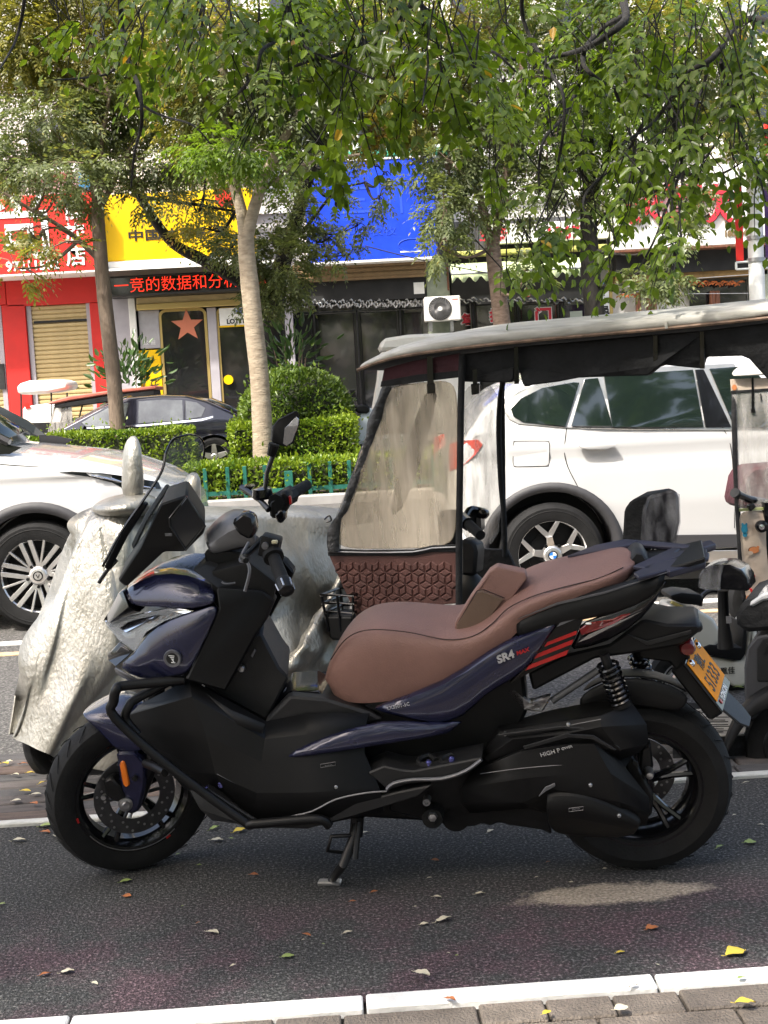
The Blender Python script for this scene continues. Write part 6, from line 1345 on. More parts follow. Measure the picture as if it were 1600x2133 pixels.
for k, (x, y, s_) in enumerate(((1596, 285, 20), (1588, 318, 12), (1604, 262, 14))):
    c = BA(x, y, -.8); MB().lathe([(0, -s_*.01), (s_*.008, -s_*.006), (s_*.01, 0), (s_*.008, s_*.006), (0, s_*.01)], c, 'z', 10).obj('lantern', M['redsign'], rb)
# cables across the shops
cb = fthing('overhead_cable', 'thin black cable sagging from the blue sign past the mint awning', 'cable')
MB().tube(curve([BA(760, 512, -1), BA(850, 535, -1.1), BA(960, 558, -1.2), BA(1060, 575, -1.2), BA(1240, 592, -.6)], 6), .012, 5).obj('cable', M['black'], cb)

# ================================================================ lamp post with banners
lp = thing('lamp_post', 'white lamp post carrying narrow banners beside the restaurant sign', 'lamp post', loc=(0, 0, 0)); LY_ = 20.4
b0 = wall(1578, 640, LY_); t0 = wall(1544, 130, LY_); dz = (t0-b0)/(t0.z-b0.z); bt = b0+dz*(TZ-b0.z); bt.x = b0.x; tp = Vector((b0.x, LY_, 9.5))
M['pole'] = pm('white_pole', (.74, .75, .74), .45, var=.08, vscale=2)
MB().tube([Vector((b0.x, LY_, .1)), Vector((b0.x, LY_, 3.9)), tp], [.125, .12, .10], 20).obj('pole', M['pole'], lp); MB().tube([Vector((b0.x, LY_, .1)), Vector((b0.x, LY_, .5))], .18, 20).obj('pole_base', M['pole'], lp)
za = wall(1562, 545, LY_).z
for zz in (za, za-.11): MB().tube([Vector((b0.x-.32, LY_, zz)), Vector((b0.x+.6, LY_, zz))], .018, 6).obj('banner_arm', M['pole'], lp)
MB().tube([Vector((b0.x-.32, LY_, za-.11)), Vector((b0.x-.32, LY_, za))], .018, 6).obj('banner_arm', M['pole'], lp)
MB().lathe([(.12, -.03), (.14, -.03), (.14, .03), (.12, .03)], (b0.x, LY_, za+.02), 'z', 18).obj('arm_clamp', M['steel'], lp); MB().lathe([(.12, -.03), (.14, -.03), (.14, .03), (.12, .03)], (b0.x, LY_, za+.36), 'z', 18).obj('arm_clamp', M['steel'], lp)
MB().tube(curve([tp, tp+Vector((-.3, -.4, .5)), tp+Vector((-.9, -1.2, .7))], 4), .06, 10).obj('lamp_arm', M['pole'], lp); MB().obox(tp+Vector((-1.1, -1.5, .72)), .7, .3, .12, Matrix.Rotation(-.6, 3, 'Z')).obj('lamp_head', M['pole'], lp, bevel=.03)
bn = tag(MB().box((b0.x-.32, LY_-.02, za+.02), (b0.x-.20, LY_+.0, za+1.25)).obj('banner', M['redsign'], bevel=.003), 'narrow red banner hanging on the left arm of the white lamp post', 'banner')
bn2 = tag(MB().box((b0.x+.15, LY_-.02, za+.05), (b0.x+.58, LY_+.0, za+1.2)).obj('banner', bpy.data.materials['violet_poster'], bevel=.003), 'violet printed banner hanging on the right arm of the white lamp post', 'banner')

# ================================================================ small vehicles on the far pavement
KF = Frame((0, 24.3, TZ)); KA = KF.at
k1 = thing('canopied_tricycle', 'small white roofed tricycle parked in front of the red inn shutter', 'tricycle', KF)
def kplate(p, name, mat, lat, pts, thick=.03, bevel=.006, fr=KF): return plate(name, mat, lat, pts, thick, bevel, p, fr=fr)
kplate(k1, 'roof', M['offwhite'], -.5, '34,812 38,800 60,793 125,790 142,796 140,810 100,818 40,822', 1.0, .04)
for x in (42, 105, 138): kplate(k1, 'post', M['cloth'], -.45, '%d,818 %d,818 %d,905 %d,905' % (x, x+3, x+4, x+1), .03, .003)
kplate(k1, 'body', M['offwhite'], -.45, '46,848 130,835 138,905 46,905', .8, .04); kplate(k1, 'dark_skirt', M['cloth'], -.46, '46,880 140,878 140,910 46,912', .82, .02); kplate(k1, 'decal', M['redsign'], -.47, '50,842 60,838 64,850 54,852', .005, 0)
for x in (60, 128): wheel_parts(k1, 'w', Vector((KA(x, 900, 0).x, -.35, .22)), .22, .09, .13, Matrix.Identity(3), M['rubber'], M['gloss'], 5, tread=False)
KF2 = Frame((0, 23.6, TZ)); KA2 = KF2.at
k2 = thing('canopied_tricycle', 'tricycle with faded red roof parked behind the dark saloon', 'tricycle', KF2)
kplate(k2, 'roof', pm('faded_red_roof', (.42, .12, .085), .6, var=.15), -.5, '95,841 118,832 150,824 240,812 324,803 326,811 240,820 150,834 110,842', 1.0, .02, KF2)
kplate(k2, 'fringe', M['cloth'], -.48, '112,843 150,836 240,822 320,812 322,822 240,834 150,846 116,850', .9, .005, KF2)
for x in (104, 124, 160, 210, 316): kplate(k2, 'post', M['cloth'], -.42, '%d,836 %d,836 %d,910 %d,910' % (x+12, x+15, x-4, x-7), .03, .003, KF2)
kplate(k2, 'curtain', M['vinylclear'], -.44, '112,848 150,840 150,905 98,905', .003, 0, KF2); kplate(k2, 'body', M['cladding'], -.4, '150,870 320,860 320,930 100,930', .8, .03, KF2)
for x in (110, 300): wheel_parts(k2, 'w', Vector((KA2(x, 900, 0).x, -.3, .22)), .22, .09, .13, Matrix.Identity(3), M['rubber'], M['gloss'], 5, tread=False)
KF3 = Frame((0, 22.2, TZ)); KA3 = KF3.at
k3_ = thing('canopied_tricycle', 'white roofed tricycle half hidden behind the grey canopy roof and round bush', 'tricycle', KF3)
kplate(k3_, 'roof', M['offwhite'], -.5, '789,728 798,705 850,697 990,690 1010,700 1000,730 880,726 800,730', 1.0, .05, KF3)
kplate(k3_, 'cabin_trim', pm('tan_trim', (.5, .33, .17), .6), -.45, '806,730 860,728 856,742 806,745', .3, .01, KF3)
kplate(k3_, 'front_panel', M['offwhite'], -.48, '793,735 806,732 800,790 786,860 778,905 772,905 776,860 788,790', .9, .01, KF3); kplate(k3_, 'rear_cabin', M['offwhite'], -.45, '860,740 1000,735 1000,905 850,905', .9, .03, KF3)
for x in (800, 980): wheel_parts(k3_, 'w', Vector((KA3(x, 900, 0).x, -.35, .22)), .22, .09, .13, Matrix.Identity(3), M['rubber'], M['gloss'], 5, tread=False)
KF4 = Frame((0, 21.4, TZ)); ms = thing('electric_moped', 'pale blue white moped behind the round bush with a black mirror', 'moped', KF4)
kplate(ms, 'front_shield', pm('pale_blue_plastic', (.55, .62, .66), .3, coat=.5), -.2, '748,860 760,850 778,850 776,880 760,920 742,930 744,890', .35, .04, KF4); kplate(ms, 'handlebar_cover', M['plastic'], -.25, '738,845 760,842 772,848 768,862 742,860', .45, .03, KF4)
MB().tube([KF4.at(748, 842, -.2), KF4.at(738, 820, -.22)], .012, 6).obj('mirror_stem', M['gloss'], ms); kplate(ms, 'mirror', M['gloss'], -.24, '728,812 740,810 742,824 734,828', .03, .008, KF4)
MB().obox(KF4.at(770, 930, .1)+Vector((.3, 0, 0)), .9, .3, .35).obj('body', bpy.data.materials['pale_blue_plastic'], ms, bevel=.05)
for x in (745, 900): wheel_parts(ms, 'w', Vector((KF4.at(x, 900, 0).x, 0, .2)), .2, .09, .12, Matrix.Identity(3), M['rubber'], M['gloss'], 5, tread=False)

# ================================================================ FOLIAGE TOOLS
R0 = np.random.default_rng(11)
def unit(a): return a/np.maximum(np.linalg.norm(a, axis=1, keepdims=True), 1e-9)
def leaf_quads(P, D, S, L, W, fold=.15):
    """P base, D direction, S side; two quads folded on the midrib -> V, F"""
    D = unit(D); S = unit(S-D*np.sum(S*D, 1, keepdims=True)); N = np.cross(D, S); L = L[:, None]; W = W[:, None]
    up = N*W*fold
    v = [P, P+D*L*.32+S*W*.5+up, P+D*L*.72+S*W*.36+up, P+D*L-N*L*.06, P+D*L*.72-S*W*.36+up, P+D*L*.32-S*W*.5+up]
    V = np.stack(v, 1).reshape(-1, 3); b = np.arange(len(P))[:, None]*6
    F = np.concatenate([b+np.array([[0, 1, 2, 3]]), b+np.array([[0, 3, 4, 5]])], 0); return V, F
def leaf_rhomb(P, D, S, L, W):
    D = unit(D); S = unit(S-D*np.sum(S*D, 1, keepdims=True)); N = np.cross(D, S); L = L[:, None]; W = W[:, None]
    V = np.stack([P, P+D*L*.45+S*W*.5+N*W*.12, P+D*L, P+D*L*.45-S*W*.5+N*W*.12], 1).reshape(-1, 3)
    b = np.arange(len(P))[:, None]*4; return V, b+np.array([[0, 1, 2, 3]])
def compound(B, D, rachis, nl, L, W, droop=.35, rng=R0):
    """pinnate leaves: B bases, D directions -> leaflet arrays"""
    n = len(B); D = unit(D); upv = np.tile(np.array([[0, 0, 1.]]), (n, 1)); S = unit(np.cross(D, upv)+1e-4); out = []
    tilt = rng.normal(0, .45, (n, 1)); Nn = np.cross(S, D); S = S*np.cos(tilt)+Nn*np.sin(tilt)
    r = rachis*rng.uniform(.7, 1.15, (n, 1))
    for k in range(nl):
        t = .18+.82*k/(nl-1); p = B+D*r*t-np.array([[0, 0, 1.]])*r*droop*t*t
        for sg in ((-1, 1) if k < nl-1 else (0,)):
            d = D*(.62 if sg else 1)+S*sg*.8-np.array([[0, 0, 1.]])*(.25+droop*t)+rng.normal(0, .16, (n, 3))
            sd = np.cross(d, np.cross(D, S))+rng.normal(0, .25, (n, 3)); sc_ = (.75+.25*math.sin(math.pi*min(1, t*1.1)))
            out.append((p, d, sd, L*sc_*rng.uniform(.8, 1.15, n), W*sc_*rng.uniform(.8, 1.15, n)))
    return [np.concatenate([o[i] for o in out]) for i in range(5)]
def blob_points(c, r, n, clump, rng=R0):
    """points in an ellipsoid, gathered into clumps so gaps stay open"""
    k = max(3, n//clump); cc = rng.normal(0, 1, (k, 3)); cc = unit(cc)*(rng.uniform(0, 1, (k, 1))**.42)
    pts = cc[rng.integers(0, k, n)]+rng.normal(0, .13, (n, 3)); return np.array(c)+pts*np.array(r), unit(pts+np.array([[0, 0, -.15]]))
LM = {'grey': leafmat('leaves_grey_green', (.05, .07, .028), (.19, .22, .10), .42, .38, .9, c3=(.30, .26, .07)),
      'yellow': leafmat('leaves_yellow_green', (.075, .095, .02), (.30, .27, .07), .48, .42, .8, c3=(.38, .22, .05)),
      'bright': leafmat('leaves_bright_green', (.05, .10, .012), (.17, .25, .025), .5, .4, .9),
      'near': leafmat('leaves_overhang', (.026, .055, .008), (.17, .24, .02), .52, .34, 1.0),
      'hedge': leafmat('leaves_hedge', (.06, .125, .012), (.28, .36, .035), .34, .3, 1.3),
      'bush': leafmat('leaves_bush', (.035, .075, .012), (.16, .23, .04), .3, .28, 1.6), 'shrub': leafmat('leaves_shrub', (.02, .05, .015), (.06, .12, .03), .3, .3, 1.5)}
LM['turned'] = leafmat('leaves_turned', (.42, .34, .03), (.5, .22, .03), .45, .4, 1)
M['bark'] = pm('grey_bark', (.21, .165, .115), .85, col2=(.36, .30, .22), vscale=4, bump=.6, bscale=10, stretch=(1.6, 1.6, 4.5), detail=9)
M['barkbrown'] = pm('brown_bark', (.13, .095, .07), .9, col2=(.2, .15, .11), vscale=12, bump=.7, bscale=40, stretch=(1, 1, .3))
M['barkpink'] = pm('pinkish_bark', (.15, .10, .075), .85, col2=(.30, .22, .17), vscale=5, bump=.7, bscale=12, stretch=(1.6, 1.6, 5), detail=9)
M['barkdark'] = pm('dark_bark', (.018, .016, .014), .9, var=.4, vscale=12, bump=.8, bscale=40, stretch=(1, 1, .3))
def limb(parent, name, mat, pts, rs, seg=10, n=5, wob=.0):
    q = curve(pts, n); rr = np.interp(np.linspace(0, 1, len(q)), np.linspace(0, 1, len(rs)), rs)
    rr = [r*(1+.06*mnoise.noise(p*4)) for r, p in zip(rr, q)]
    q = [p+Vector((mnoise.noise(p*1.7), mnoise.noise(p*1.7+Vector((5, 0, 0))), 0))*wob for p in q]
    return MB().tube(q, list(rr), seg).obj(name, mat, parent, angle=80)
def tree(label, Y, bark, trunk, tr, limbs, blobs, z0=.1, group=None, size=1.0):
    """trunk / limbs as seen from the street at distance Y; blobs = (px, py, rx, ry, dY, leaves, tone)"""
    base = wall(*trunk[0], Y); root = thing('street_tree', label, 'tree', loc=(base.x, Y, z0), group=group); inv = Matrix.Translation((-base.x, -Y, -z0))
    q = [Vector((base.x, Y, z0))]+[wall(x, y, Y) for x, y in trunk]; q = [p for i, p in enumerate(q) if i == 0 or p.z > z0+.1]
    limb(root, 'trunk', bark, [inv @ p for p in q], tr, 14)
    ends = list(q)
    for lt, r0, r1, dy in limbs:
        pts = [wall(x, y, Y+dy*i/max(1, len(lt)-1)) for i, (x, y) in enumerate(lt)]; ends += pts[1:]
        limb(root, 'branch', bark, [inv @ p for p in pts], [r0, (r0+r1)/2, r1], 8, wob=.04)
    tones = {}
    for px, py, rx, ry, dy, n, tone in blobs:
        c = wall(px, py, Y+dy); s = (Y+dy)/FOC; r = (rx*s, max(.35, min(1.6, .8*rx*s)), ry*s)
        n = int(n*2.1); P, D = blob_points(c, r, n, 7); arr = compound(P, D+R0.normal(0, .4, D.shape), .30*size, 5, .105*size, .042*size)
        tones.setdefault(tone, []).append(arr)
        e = min(ends, key=lambda p: (p-c).length if p.z < c.z+.6 else 99)
        if (e-c).length < 6:
            tw = MB(); m_ = (e+c)/2+Vector((0, 0, -.15)); tw.tube(curve([e, m_, c], 5), [.03]*4+[.02]*4+[.012]*3, 6)
            for k in R0.integers(0, n, min(8, n)): tw.tube([c, (c+Vector(P[k]))/2+Vector((0, 0, .05)), Vector(P[k])], .008, 4)
            tw.xf(inv); tw.obj('branch', bark, root, angle=80)
    for tone, arrs in tones.items():
        a = [np.concatenate([x[i] for x in arrs]) for i in range(5)]; V, F = leaf_rhomb(*a); V = V-np.array([base.x, Y, z0])
        rawmesh('crown', V, F, LM[tone], root, kind='stuff')
    return root

# ---------------------------------------------------------------- street trees on the median and far pavement
tree('slender brown trunked tree on the left in front of the red inn sign', 20.6, M['barkbrown'], [(246, 905), (236, 780), (220, 640), (211, 550), (205, 470), (203, 420), (196, 370), (188, 320)], [.125, .12, .115, .11, .10, .08, .06],
     [([(209, 545), (165, 500), (125, 470), (70, 440), (0, 395)], .05, .02, -.5), ([(208, 440), (235, 385), (262, 330), (300, 250)], .05, .02, .4), ([(203, 420), (214, 350), (212, 290), (230, 200)], .05, .025, 0), ([(160, 498), (120, 475), (90, 480)], .025, .012, -.3)],
     [(90, 250, 120, 70, 0, 190, 'grey'), (55, 80, 130, 110, .5, 520, 'yellow'), (215, 110, 150, 100, .8, 520, 'yellow'), (200, 245, 80, 50, .4, 130, 'grey'), (300, 215, 100, 80, .6, 240, 'grey'), (100, 350, 140, 32, -.3, 130, 'grey'), (20, 330, 70, 50, 0, 90, 'grey'), (300, 330, 90, 50, .5, 150, 'grey'), (320, 400, 70, 36, .6, 60, 'grey'), (120, 400, 120, 18, -.3, 60, 'grey'), (60, 478, 55, 16, -.6, 26, 'grey'), (110, 515, 60, 14, -.7, 26, 'yellow'), (35, 560, 45, 40, -.9, 26, 'yellow'), (190, 400, 50, 40, 0, 50, 'grey'), (140, -60, 260, 90, .5, 420, 'yellow')])
tree('pale smooth barked tree with forked trunk before the yellow sign', 19.4, M['bark'], [(549, 957), (546, 880), (540, 780), (530, 690), (521, 600), (514, 530), (512, 490)], [.165, .155, .145, .14, .13, .12],
     [([(513, 505), (504, 450), (491, 395), (476, 345), (470, 250), (462, 100), (455, -40)], .095, .05, .3), ([(513, 505), (526, 450), (542, 400), (556, 355), (590, 290), (640, 200)], .10, .05, -.3), ([(548, 395), (575, 375), (610, 350), (690, 330), (750, 322)], .035, .018, -.2), ([(470, 260), (430, 190), (380, 120)], .04, .02, .3), ([(478, 240), (520, 160), (560, 60)], .04, .02, -.3)],
     [(455, 305, 75, 34, -.6, 70, 'bright'), (520, 320, 60, 30, -.5, 50, 'bright'), (520, 190, 160, 90, .3, 380, 'grey'), (420, 110, 140, 100, .3, 380, 'yellow'), (630, 210, 110, 90, 0, 270, 'grey'), (640, 90, 130, 90, .3, 220, 'bright'), (560, 340, 60, 30, 0, 40, 'bright'), (400, 250, 80, 60, .5, 130, 'yellow'), (600, -60, 300, 90, .3, 330, 'bright')])
tree('dark leaning tree with thick black limbs beside the blue sign', 23.4, M['barkdark'], [(577, 850), (574, 740), (570, 650), (580, 580), (604, 500), (628, 420), (650, 340), (672, 250), (690, 120)], [.24, .23, .2, .15, .12, .10, .08],
     [([(570, 650), (500, 585), (430, 545), (368, 512), (325, 465), (292, 412), (278, 385), (262, 300)], .13, .05, -.6), ([(290, 410), (350, 418), (420, 428), (490, 440)], .04, .02, -.3), ([(600, 510), (640, 470), (700, 400), (760, 380)], .04, .015, -.8)],
     [(430, 330, 120, 60, 0, 170, 'grey'), (400, 420, 80, 40, -.2, 60, 'grey'), (590, 560, 62, 62, -1.2, 180, 'grey'), (560, 615, 55, 34, -1.2, 60, 'grey'), (480, 520, 70, 34, -1.2, 90, 'grey'), (610, 450, 42, 50, -1, 80, 'grey'), (650, 380, 30, 60, -1, 22, 'grey'), (680, 500, 40, 44, -1.2, 34, 'grey'), (745, 470, 36, 34, -1.3, 15, 'grey'), (790, 410, 46, 24, -1.3, 11, 'grey'), (700, 420, 44, 26, -1.2, 11, 'grey'), (730, 530, 60, 14, -1.3, 13, 'grey'), (800, 360, 40, 20, -1.2, 9, 'grey'), (620, 300, 140, 70, 0, 160, 'grey'), (440, 480, 60, 30, -.6, 40, 'yellow'), (700, 330, 60, 20, -.4, 30, 'grey')])
tree('pinkish forked trunk tree behind the tricycle roof near the mint awning', 19.6, M['barkpink'], [(1052, 760), (1047, 690), (1038, 610), (1030, 550), (1027, 515)], [.14, .135, .12, .11],
     [([(1026, 525), (1014, 470), (1002, 420), (985, 375), (960, 340), (925, 300), (880, 240)], .075, .03, .2), ([(1028, 525), (1038, 460), (1046, 410), (1058, 340), (1075, 240), (1090, 100)], .075, .035, -.2), ([(1003, 425), (970, 370), (930, 330)], .035, .015, -.4), ([(985, 375), (1000, 300), (1010, 200), (1020, 60)], .04, .02, .3)],
     [(860, 230, 120, 70, .2, 250, 'yellow'), (930, 330, 66, 46, -.3, 90, 'grey'), (925, 430, 40, 60, -.4, 80, 'grey'), (980, 440, 40, 50, -.2, 60, 'grey'), (915, 515, 26, 26, -.5, 26, 'grey'), (1090, 400, 60, 60, 0, 110, 'grey'), (1100, 570, 30, 26, -.8, 26, 'grey'), (840, 120, 150, 90, .3, 330, 'yellow'), (1030, 170, 140, 110, .2, 330, 'grey'), (760, 280, 70, 34, 0, 60, 'yellow'), (1000, 300, 80, 50, 0, 100, 'grey'), (1140, 300, 80, 70, .2, 120, 'grey'), (900, -50, 300, 90, .3, 330, 'yellow')])
tree('dark straight trunk tree in front of the white vertical board', 20.0, M['barkdark'], [(1246, 720), (1240, 660), (1232, 590), (1228, 520), (1226, 450), (1228, 380), (1226, 300), (1222, 180)], [.17, .16, .15, .14, .12, .09, .06],
     [([(1228, 440), (1260, 350), (1290, 260), (1340, 120)], .06, .03, .4), ([(1228, 400), (1200, 320), (1150, 250), (1120, 120)], .06, .03, -.3), ([(1230, 480), (1300, 420), (1360, 400), (1420, 360)], .035, .015, -.4)],
     [(1250, 190, 160, 120, .2, 420, 'bright'), (1400, 80, 200, 90, .3, 380, 'yellow'), (1180, 60, 160, 80, .4, 260, 'grey'), (1380, 585, 46, 24, -1, 60, 'grey'), (1340, 560, 24, 20, -1, 14, 'grey'), (1420, 500, 40, 26, -1, 22, 'grey'), (1300, 390, 70, 60, -.3, 90, 'grey'), (1370, 330, 90, 60, 0, 130, 'grey'), (1180, 370, 56, 60, 0, 90, 'grey'), (1470, 180, 130, 100, .2, 330, 'grey'), (1430, 420, 50, 30, -.6, 30, 'grey'), (1560, 330, 50, 44, -.5, 40, 'grey'), (1280, -40, 330, 90, .3, 330, 'bright'), (1520, 250, 70, 40, -.4, 60, 'yellow')])

# ---------------------------------------------------------------- hedges, round bush, shrubs, green fence
def shell(parent, name, lo, hi, n, L, tone, round_=0, seed=1):
    """clipped foliage: leaves over the surface of a box (or ellipsoid) with a dark woody inside"""
    rg = np.random.default_rng(seed); lo, hi = np.array(lo), np.array(hi); c, h = (lo+hi)/2, (hi-lo)/2
    d = rg.normal(0, 1, (n, 3)); p = 8 if not round_ else 2.3
    d = d/(np.sum(np.abs(d)**p, 1, keepdims=True)**(1/p)); nrm = unit(np.sign(d)*np.abs(d)**(p-1))
    if not round_:
        d = rg.uniform(-1, 1, (n, 3)); f = rg.choice(3, n, p=[.1, .45, .45]); d[np.arange(n), f] = np.where(f == 1, -1, 1)*np.where((f == 0) & (rg.random(n) < .5), -1, 1); nrm = np.zeros((n, 3)); nrm[np.arange(n), f] = d[np.arange(n), f]
    bump = np.array([mnoise.noise(Vector(c+q*h)*2.3)*.5+mnoise.noise(Vector(c+q*h)*6)*.3 for q in d])
    P = c+d*h*(1+.0*bump[:, None])+nrm*((.09*bump-rg.exponential(.04, n)+np.where(rg.random(n) < .07, rg.exponential(.06, n), 0))[:, None])
    D = nrm*.7+rg.normal(0, .6, (n, 3))+np.array([[0, 0, .35]]); V, F = leaf_quads(P, D, rg.normal(0, 1, (n, 3)), L*rg.uniform(.65, 1.2, n), L*.55*rg.uniform(.7, 1.2, n), .25)
    rawmesh('foliage', V, F, LM[tone], parent, kind='stuff')
    core = MB(); hh = h-.09
    if round_:
        core.lathe([(.01, -1)]+[(math.cos(a), math.sin(a)) for a in [-1.4+k*.28 for k in range(11)]]+[(.01, 1)], (0, 0, 0), 'z', 20); core.v = [Vector(c)+Vector((v.x*hh[0], v.y*hh[1], v.z*hh[2])) for v in core.v]
    else: core.box(tuple(c-hh), tuple(c+hh))
    core.obj('twigs', pm('hedge_inside', (.022, .028, .012), .95, var=.4, bump=1, bscale=25) if 'hedge_inside' not in bpy.data.materials else bpy.data.materials['hedge_inside'], parent)
def band(px0, px1, ptop, pbot, Y): a, b = wall(px0, ptop, Y), wall(px1, ptop, Y); c = wall((px0+px1)/2, ptop, Y); e = wall((px0+px1)/2, pbot, Y); return a.x, b.x, e.z, c.z
x0, x1, zb, zt = band(400, 740, 965, 1050, HY+.35)
hf = thing('hedge', 'low clipped bright green hedge behind the green railing on the median kerb', 'hedge', loc=(0, 0, 0)); shell(hf, 'h', (x0-.1, HY+.27, .10), (x1+7, HY+1.0, zt+.02), 9000, .085, 'hedge', seed=3)
x0b, x1b, zb, zt = band(60, 402, 900, 960, 20.2)
hb = thing('hedge', 'clipped yellow green hedge in front of the dark saloon car', 'hedge', loc=(0, 0, 0)); shell(hb, 'h', (x0b-3, 20.0, .1), (x1b, 20.6, zt), 9000, .065, 'hedge', seed=4)
bb0, bb1 = wall(494, 865, 20.0), wall(732, 865, 20.0); bt_, bm_ = wall(612, 768, 20.0), wall(612, 905, 20.0)
tb = thing('topiary_bush', 'round clipped topiary bush with paler lower tier behind the pale trunk', 'bush', loc=(0, 0, 0)); shell(tb, 'b', (bb0.x, 19.9, bm_.z-.5), (bb1.x, 21.6, bt_.z), 7500, .085, 'bush', 1, seed=5)
lo0, lo1 = wall(480, 930, 19.9), wall(745, 930, 19.9); lt_ = wall(612, 878, 19.7); shell(tb, 'b', (lo0.x, 19.65, .1), (lo1.x, 20.9, lt_.z), 6000, .07, 'hedge', 0, seed=6)
def shrub(label, px, py, Y, r, n, z0):
    c = wall(px, py, Y); t = thing('shrub', label, 'plant', loc=(c.x, Y, z0)); rg = np.random.default_rng(int(px)); P = rg.normal(0, .42, (n, 3))*np.array(r)+np.array([0, 0, c.z-z0]); D = unit(P-np.array([0, 0, c.z-z0-.3]))+rg.normal(0, .3, (n, 3))
    V, F = leaf_quads(P, D, rg.normal(0, 1, (n, 3)), rg.uniform(.14, .26, n), rg.uniform(.05, .085, n), .2); rawmesh('foliage', V, F, LM['shrub'], t, kind='stuff')
    st = MB()
    for k in range(6): st.tube([(rg.uniform(-.1, .1), rg.uniform(-.1, .1), 0), tuple(Vector(P[k])*.6), tuple(P[k])], .012, 5)
    st.obj('stem', M['barkbrown'], t)
shrub('dark leafy potted shrub beside the yellow lottery panel', 268, 778, 25.5, (.75, .5, .65), 260, TZ); shrub('broad leaved shrub behind the round topiary bush', 605, 735, 22.2, (.55, .4, .5), 130, TZ)
# green railing
fn = thing('railing', 'low green metal railing in front of the clipped hedge on the kerb', 'railing', loc=(0, 0, 0)); gm_ = pm('green_paint_metal', (.012, .095, .07), .4, var=.2); YR = HY+.25
hz = wall(600, 966, YR).z
for k, x in enumerate((427, 474, 510, 552, 601, 645, 688, 728)):
    p = wall(x, 985, YR); thick = x == 601
    MB().box((p.x-(.06 if thick else .028), YR-.02, .12), (p.x+(.06 if thick else .028), YR+.02, hz-(.10 if thick else 0))).obj('post', gm_, fn, bevel=.006)
k = 0; xx = wall(728, 985, YR).x+.3
while xx < 7: MB().box((xx-.028, YR-.02, .12), (xx+.028, YR+.02, hz)).obj('post', gm_, fn, bevel=.006); xx += .3
zr = wall(600, 1020, YR).z
for (xa, xb_) in ((427, 1600),): MB().box((wall(xa, 1020, YR).x, YR-.012, zr-.03), (wall(xb_, 1020, YR).x, YR+.012, zr+.03)).obj('rail', gm_, fn)

# ---------------------------------------------------------------- overhanging tree: branches, twigs, leaflets close to the camera
tx0 = Vector((2.7, .9, 0)); ov = thing('street_tree', 'overhanging tree whose dark drooping twigs and large leaflets hang across the top', 'tree', loc=tuple(tx0)); oinv = Matrix.Translation(-tx0)
limb(ov, 'trunk', M['barkdark'], [Vector((0, 0, 0)), Vector((-.05, .1, 1.8)), Vector((-.15, .1, 3.4)), Vector((-.5, .1, 4.8)), Vector((-.9, .2, 6.2))], [.2, .17, .15, .12, .08], 14)
def near(px, py, Y): return oinv @ wall(px, py, Y)
NB = [([(1640, -160), (1480, -90), (1310, -20), (1300, 38), (1262, 72), (1215, 100), (1170, 115), (1125, 122), (1040, 122)], 5.6, .022, .007), ([(1300, 30), (1255, 60), (1216, 100), (1214, 130), (1240, 160), (1266, 178), (1290, 160), (1325, 185), (1370, 205)], 5.6, .013, .005),
      ([(1215, 100), (1200, 180), (1170, 240), (1140, 290), (1130, 340), (1125, 400)], 5.5, .011, .004), ([(1640, 60), (1560, 40), (1520, 60), (1485, 120), (1440, 150), (1400, 200), (1370, 240), (1340, 270), (1300, 300)], 5.2, .016, .005), ([(1485, 120), (1520, 145), (1560, 160), (1600, 190)], 5.2, .011, .005), ([(1470, 130), (1465, 180), (1445, 225), (1450, 270)], 5.2, .008, .004),
      ([(900, -60), (860, 10), (800, 60), (720, 110), (640, 130), (560, 160), (500, 130)], 5.0, .012, .004), ([(870, 0), (940, 60), (980, 90), (1040, 110), (1080, 150)], 5.0, .009, .004), ([(250, -80), (255, 40), (268, 130), (282, 190), (285, 260), (276, 320), (272, 390)], 5.2, .013, .004), ([(265, 110), (230, 150), (180, 160), (110, 165)], 5.2, .007, .003), ([(270, 140), (290, 210), (330, 240), (390, 260), (430, 300)], 5.2, .007, .003), ([(345, -60), (340, 20), (370, 100), (330, 160)], 5.0, .008, .003),
      ([(560, -60), (600, 30), (580, 80), (545, 110), (530, 160), (490, 200)], 4.8, .010, .004), ([(620, -40), (600, 50), (640, 100), (720, 140), (790, 170)], 4.6, .008, .003), ([(60, -60), (40, 40), (20, 100), (-10, 150)], 4.8, .008, .003), ([(1100, -80), (1090, 40), (1140, 140), (1180, 200), (1175, 300), (1160, 360), (1140, 420), (1120, 480)], 5.4, .010, .003), ([(1280, 180), (1310, 300), (1320, 370), (1350, 400)], 5.3, .008, .003), ([(1400, 220), (1420, 330), (1400, 410), (1370, 480), (1345, 530), (1330, 560)], 5.0, .008, .003), ([(1500, 130), (1530, 260), (1560, 330), (1590, 420)], 5.0, .008, .003), ([(880, -40), (890, 60), (900, 130), (880, 220)], 4.4, .007, .003), ([(1340, 260), (1290, 330), (1240, 380), (1210, 430), (1240, 480)], 5.2, .008, .003)]
for pts, Y, r0, r1 in NB:
    limb(ov, 'branch', M['barkdark'], [near(x, y, Y+.25*math.sin(i*1.3)) for i, (x, y) in enumerate(pts)], [r0, (r0+r1)/2, r1], 7, 5, wob=.03)
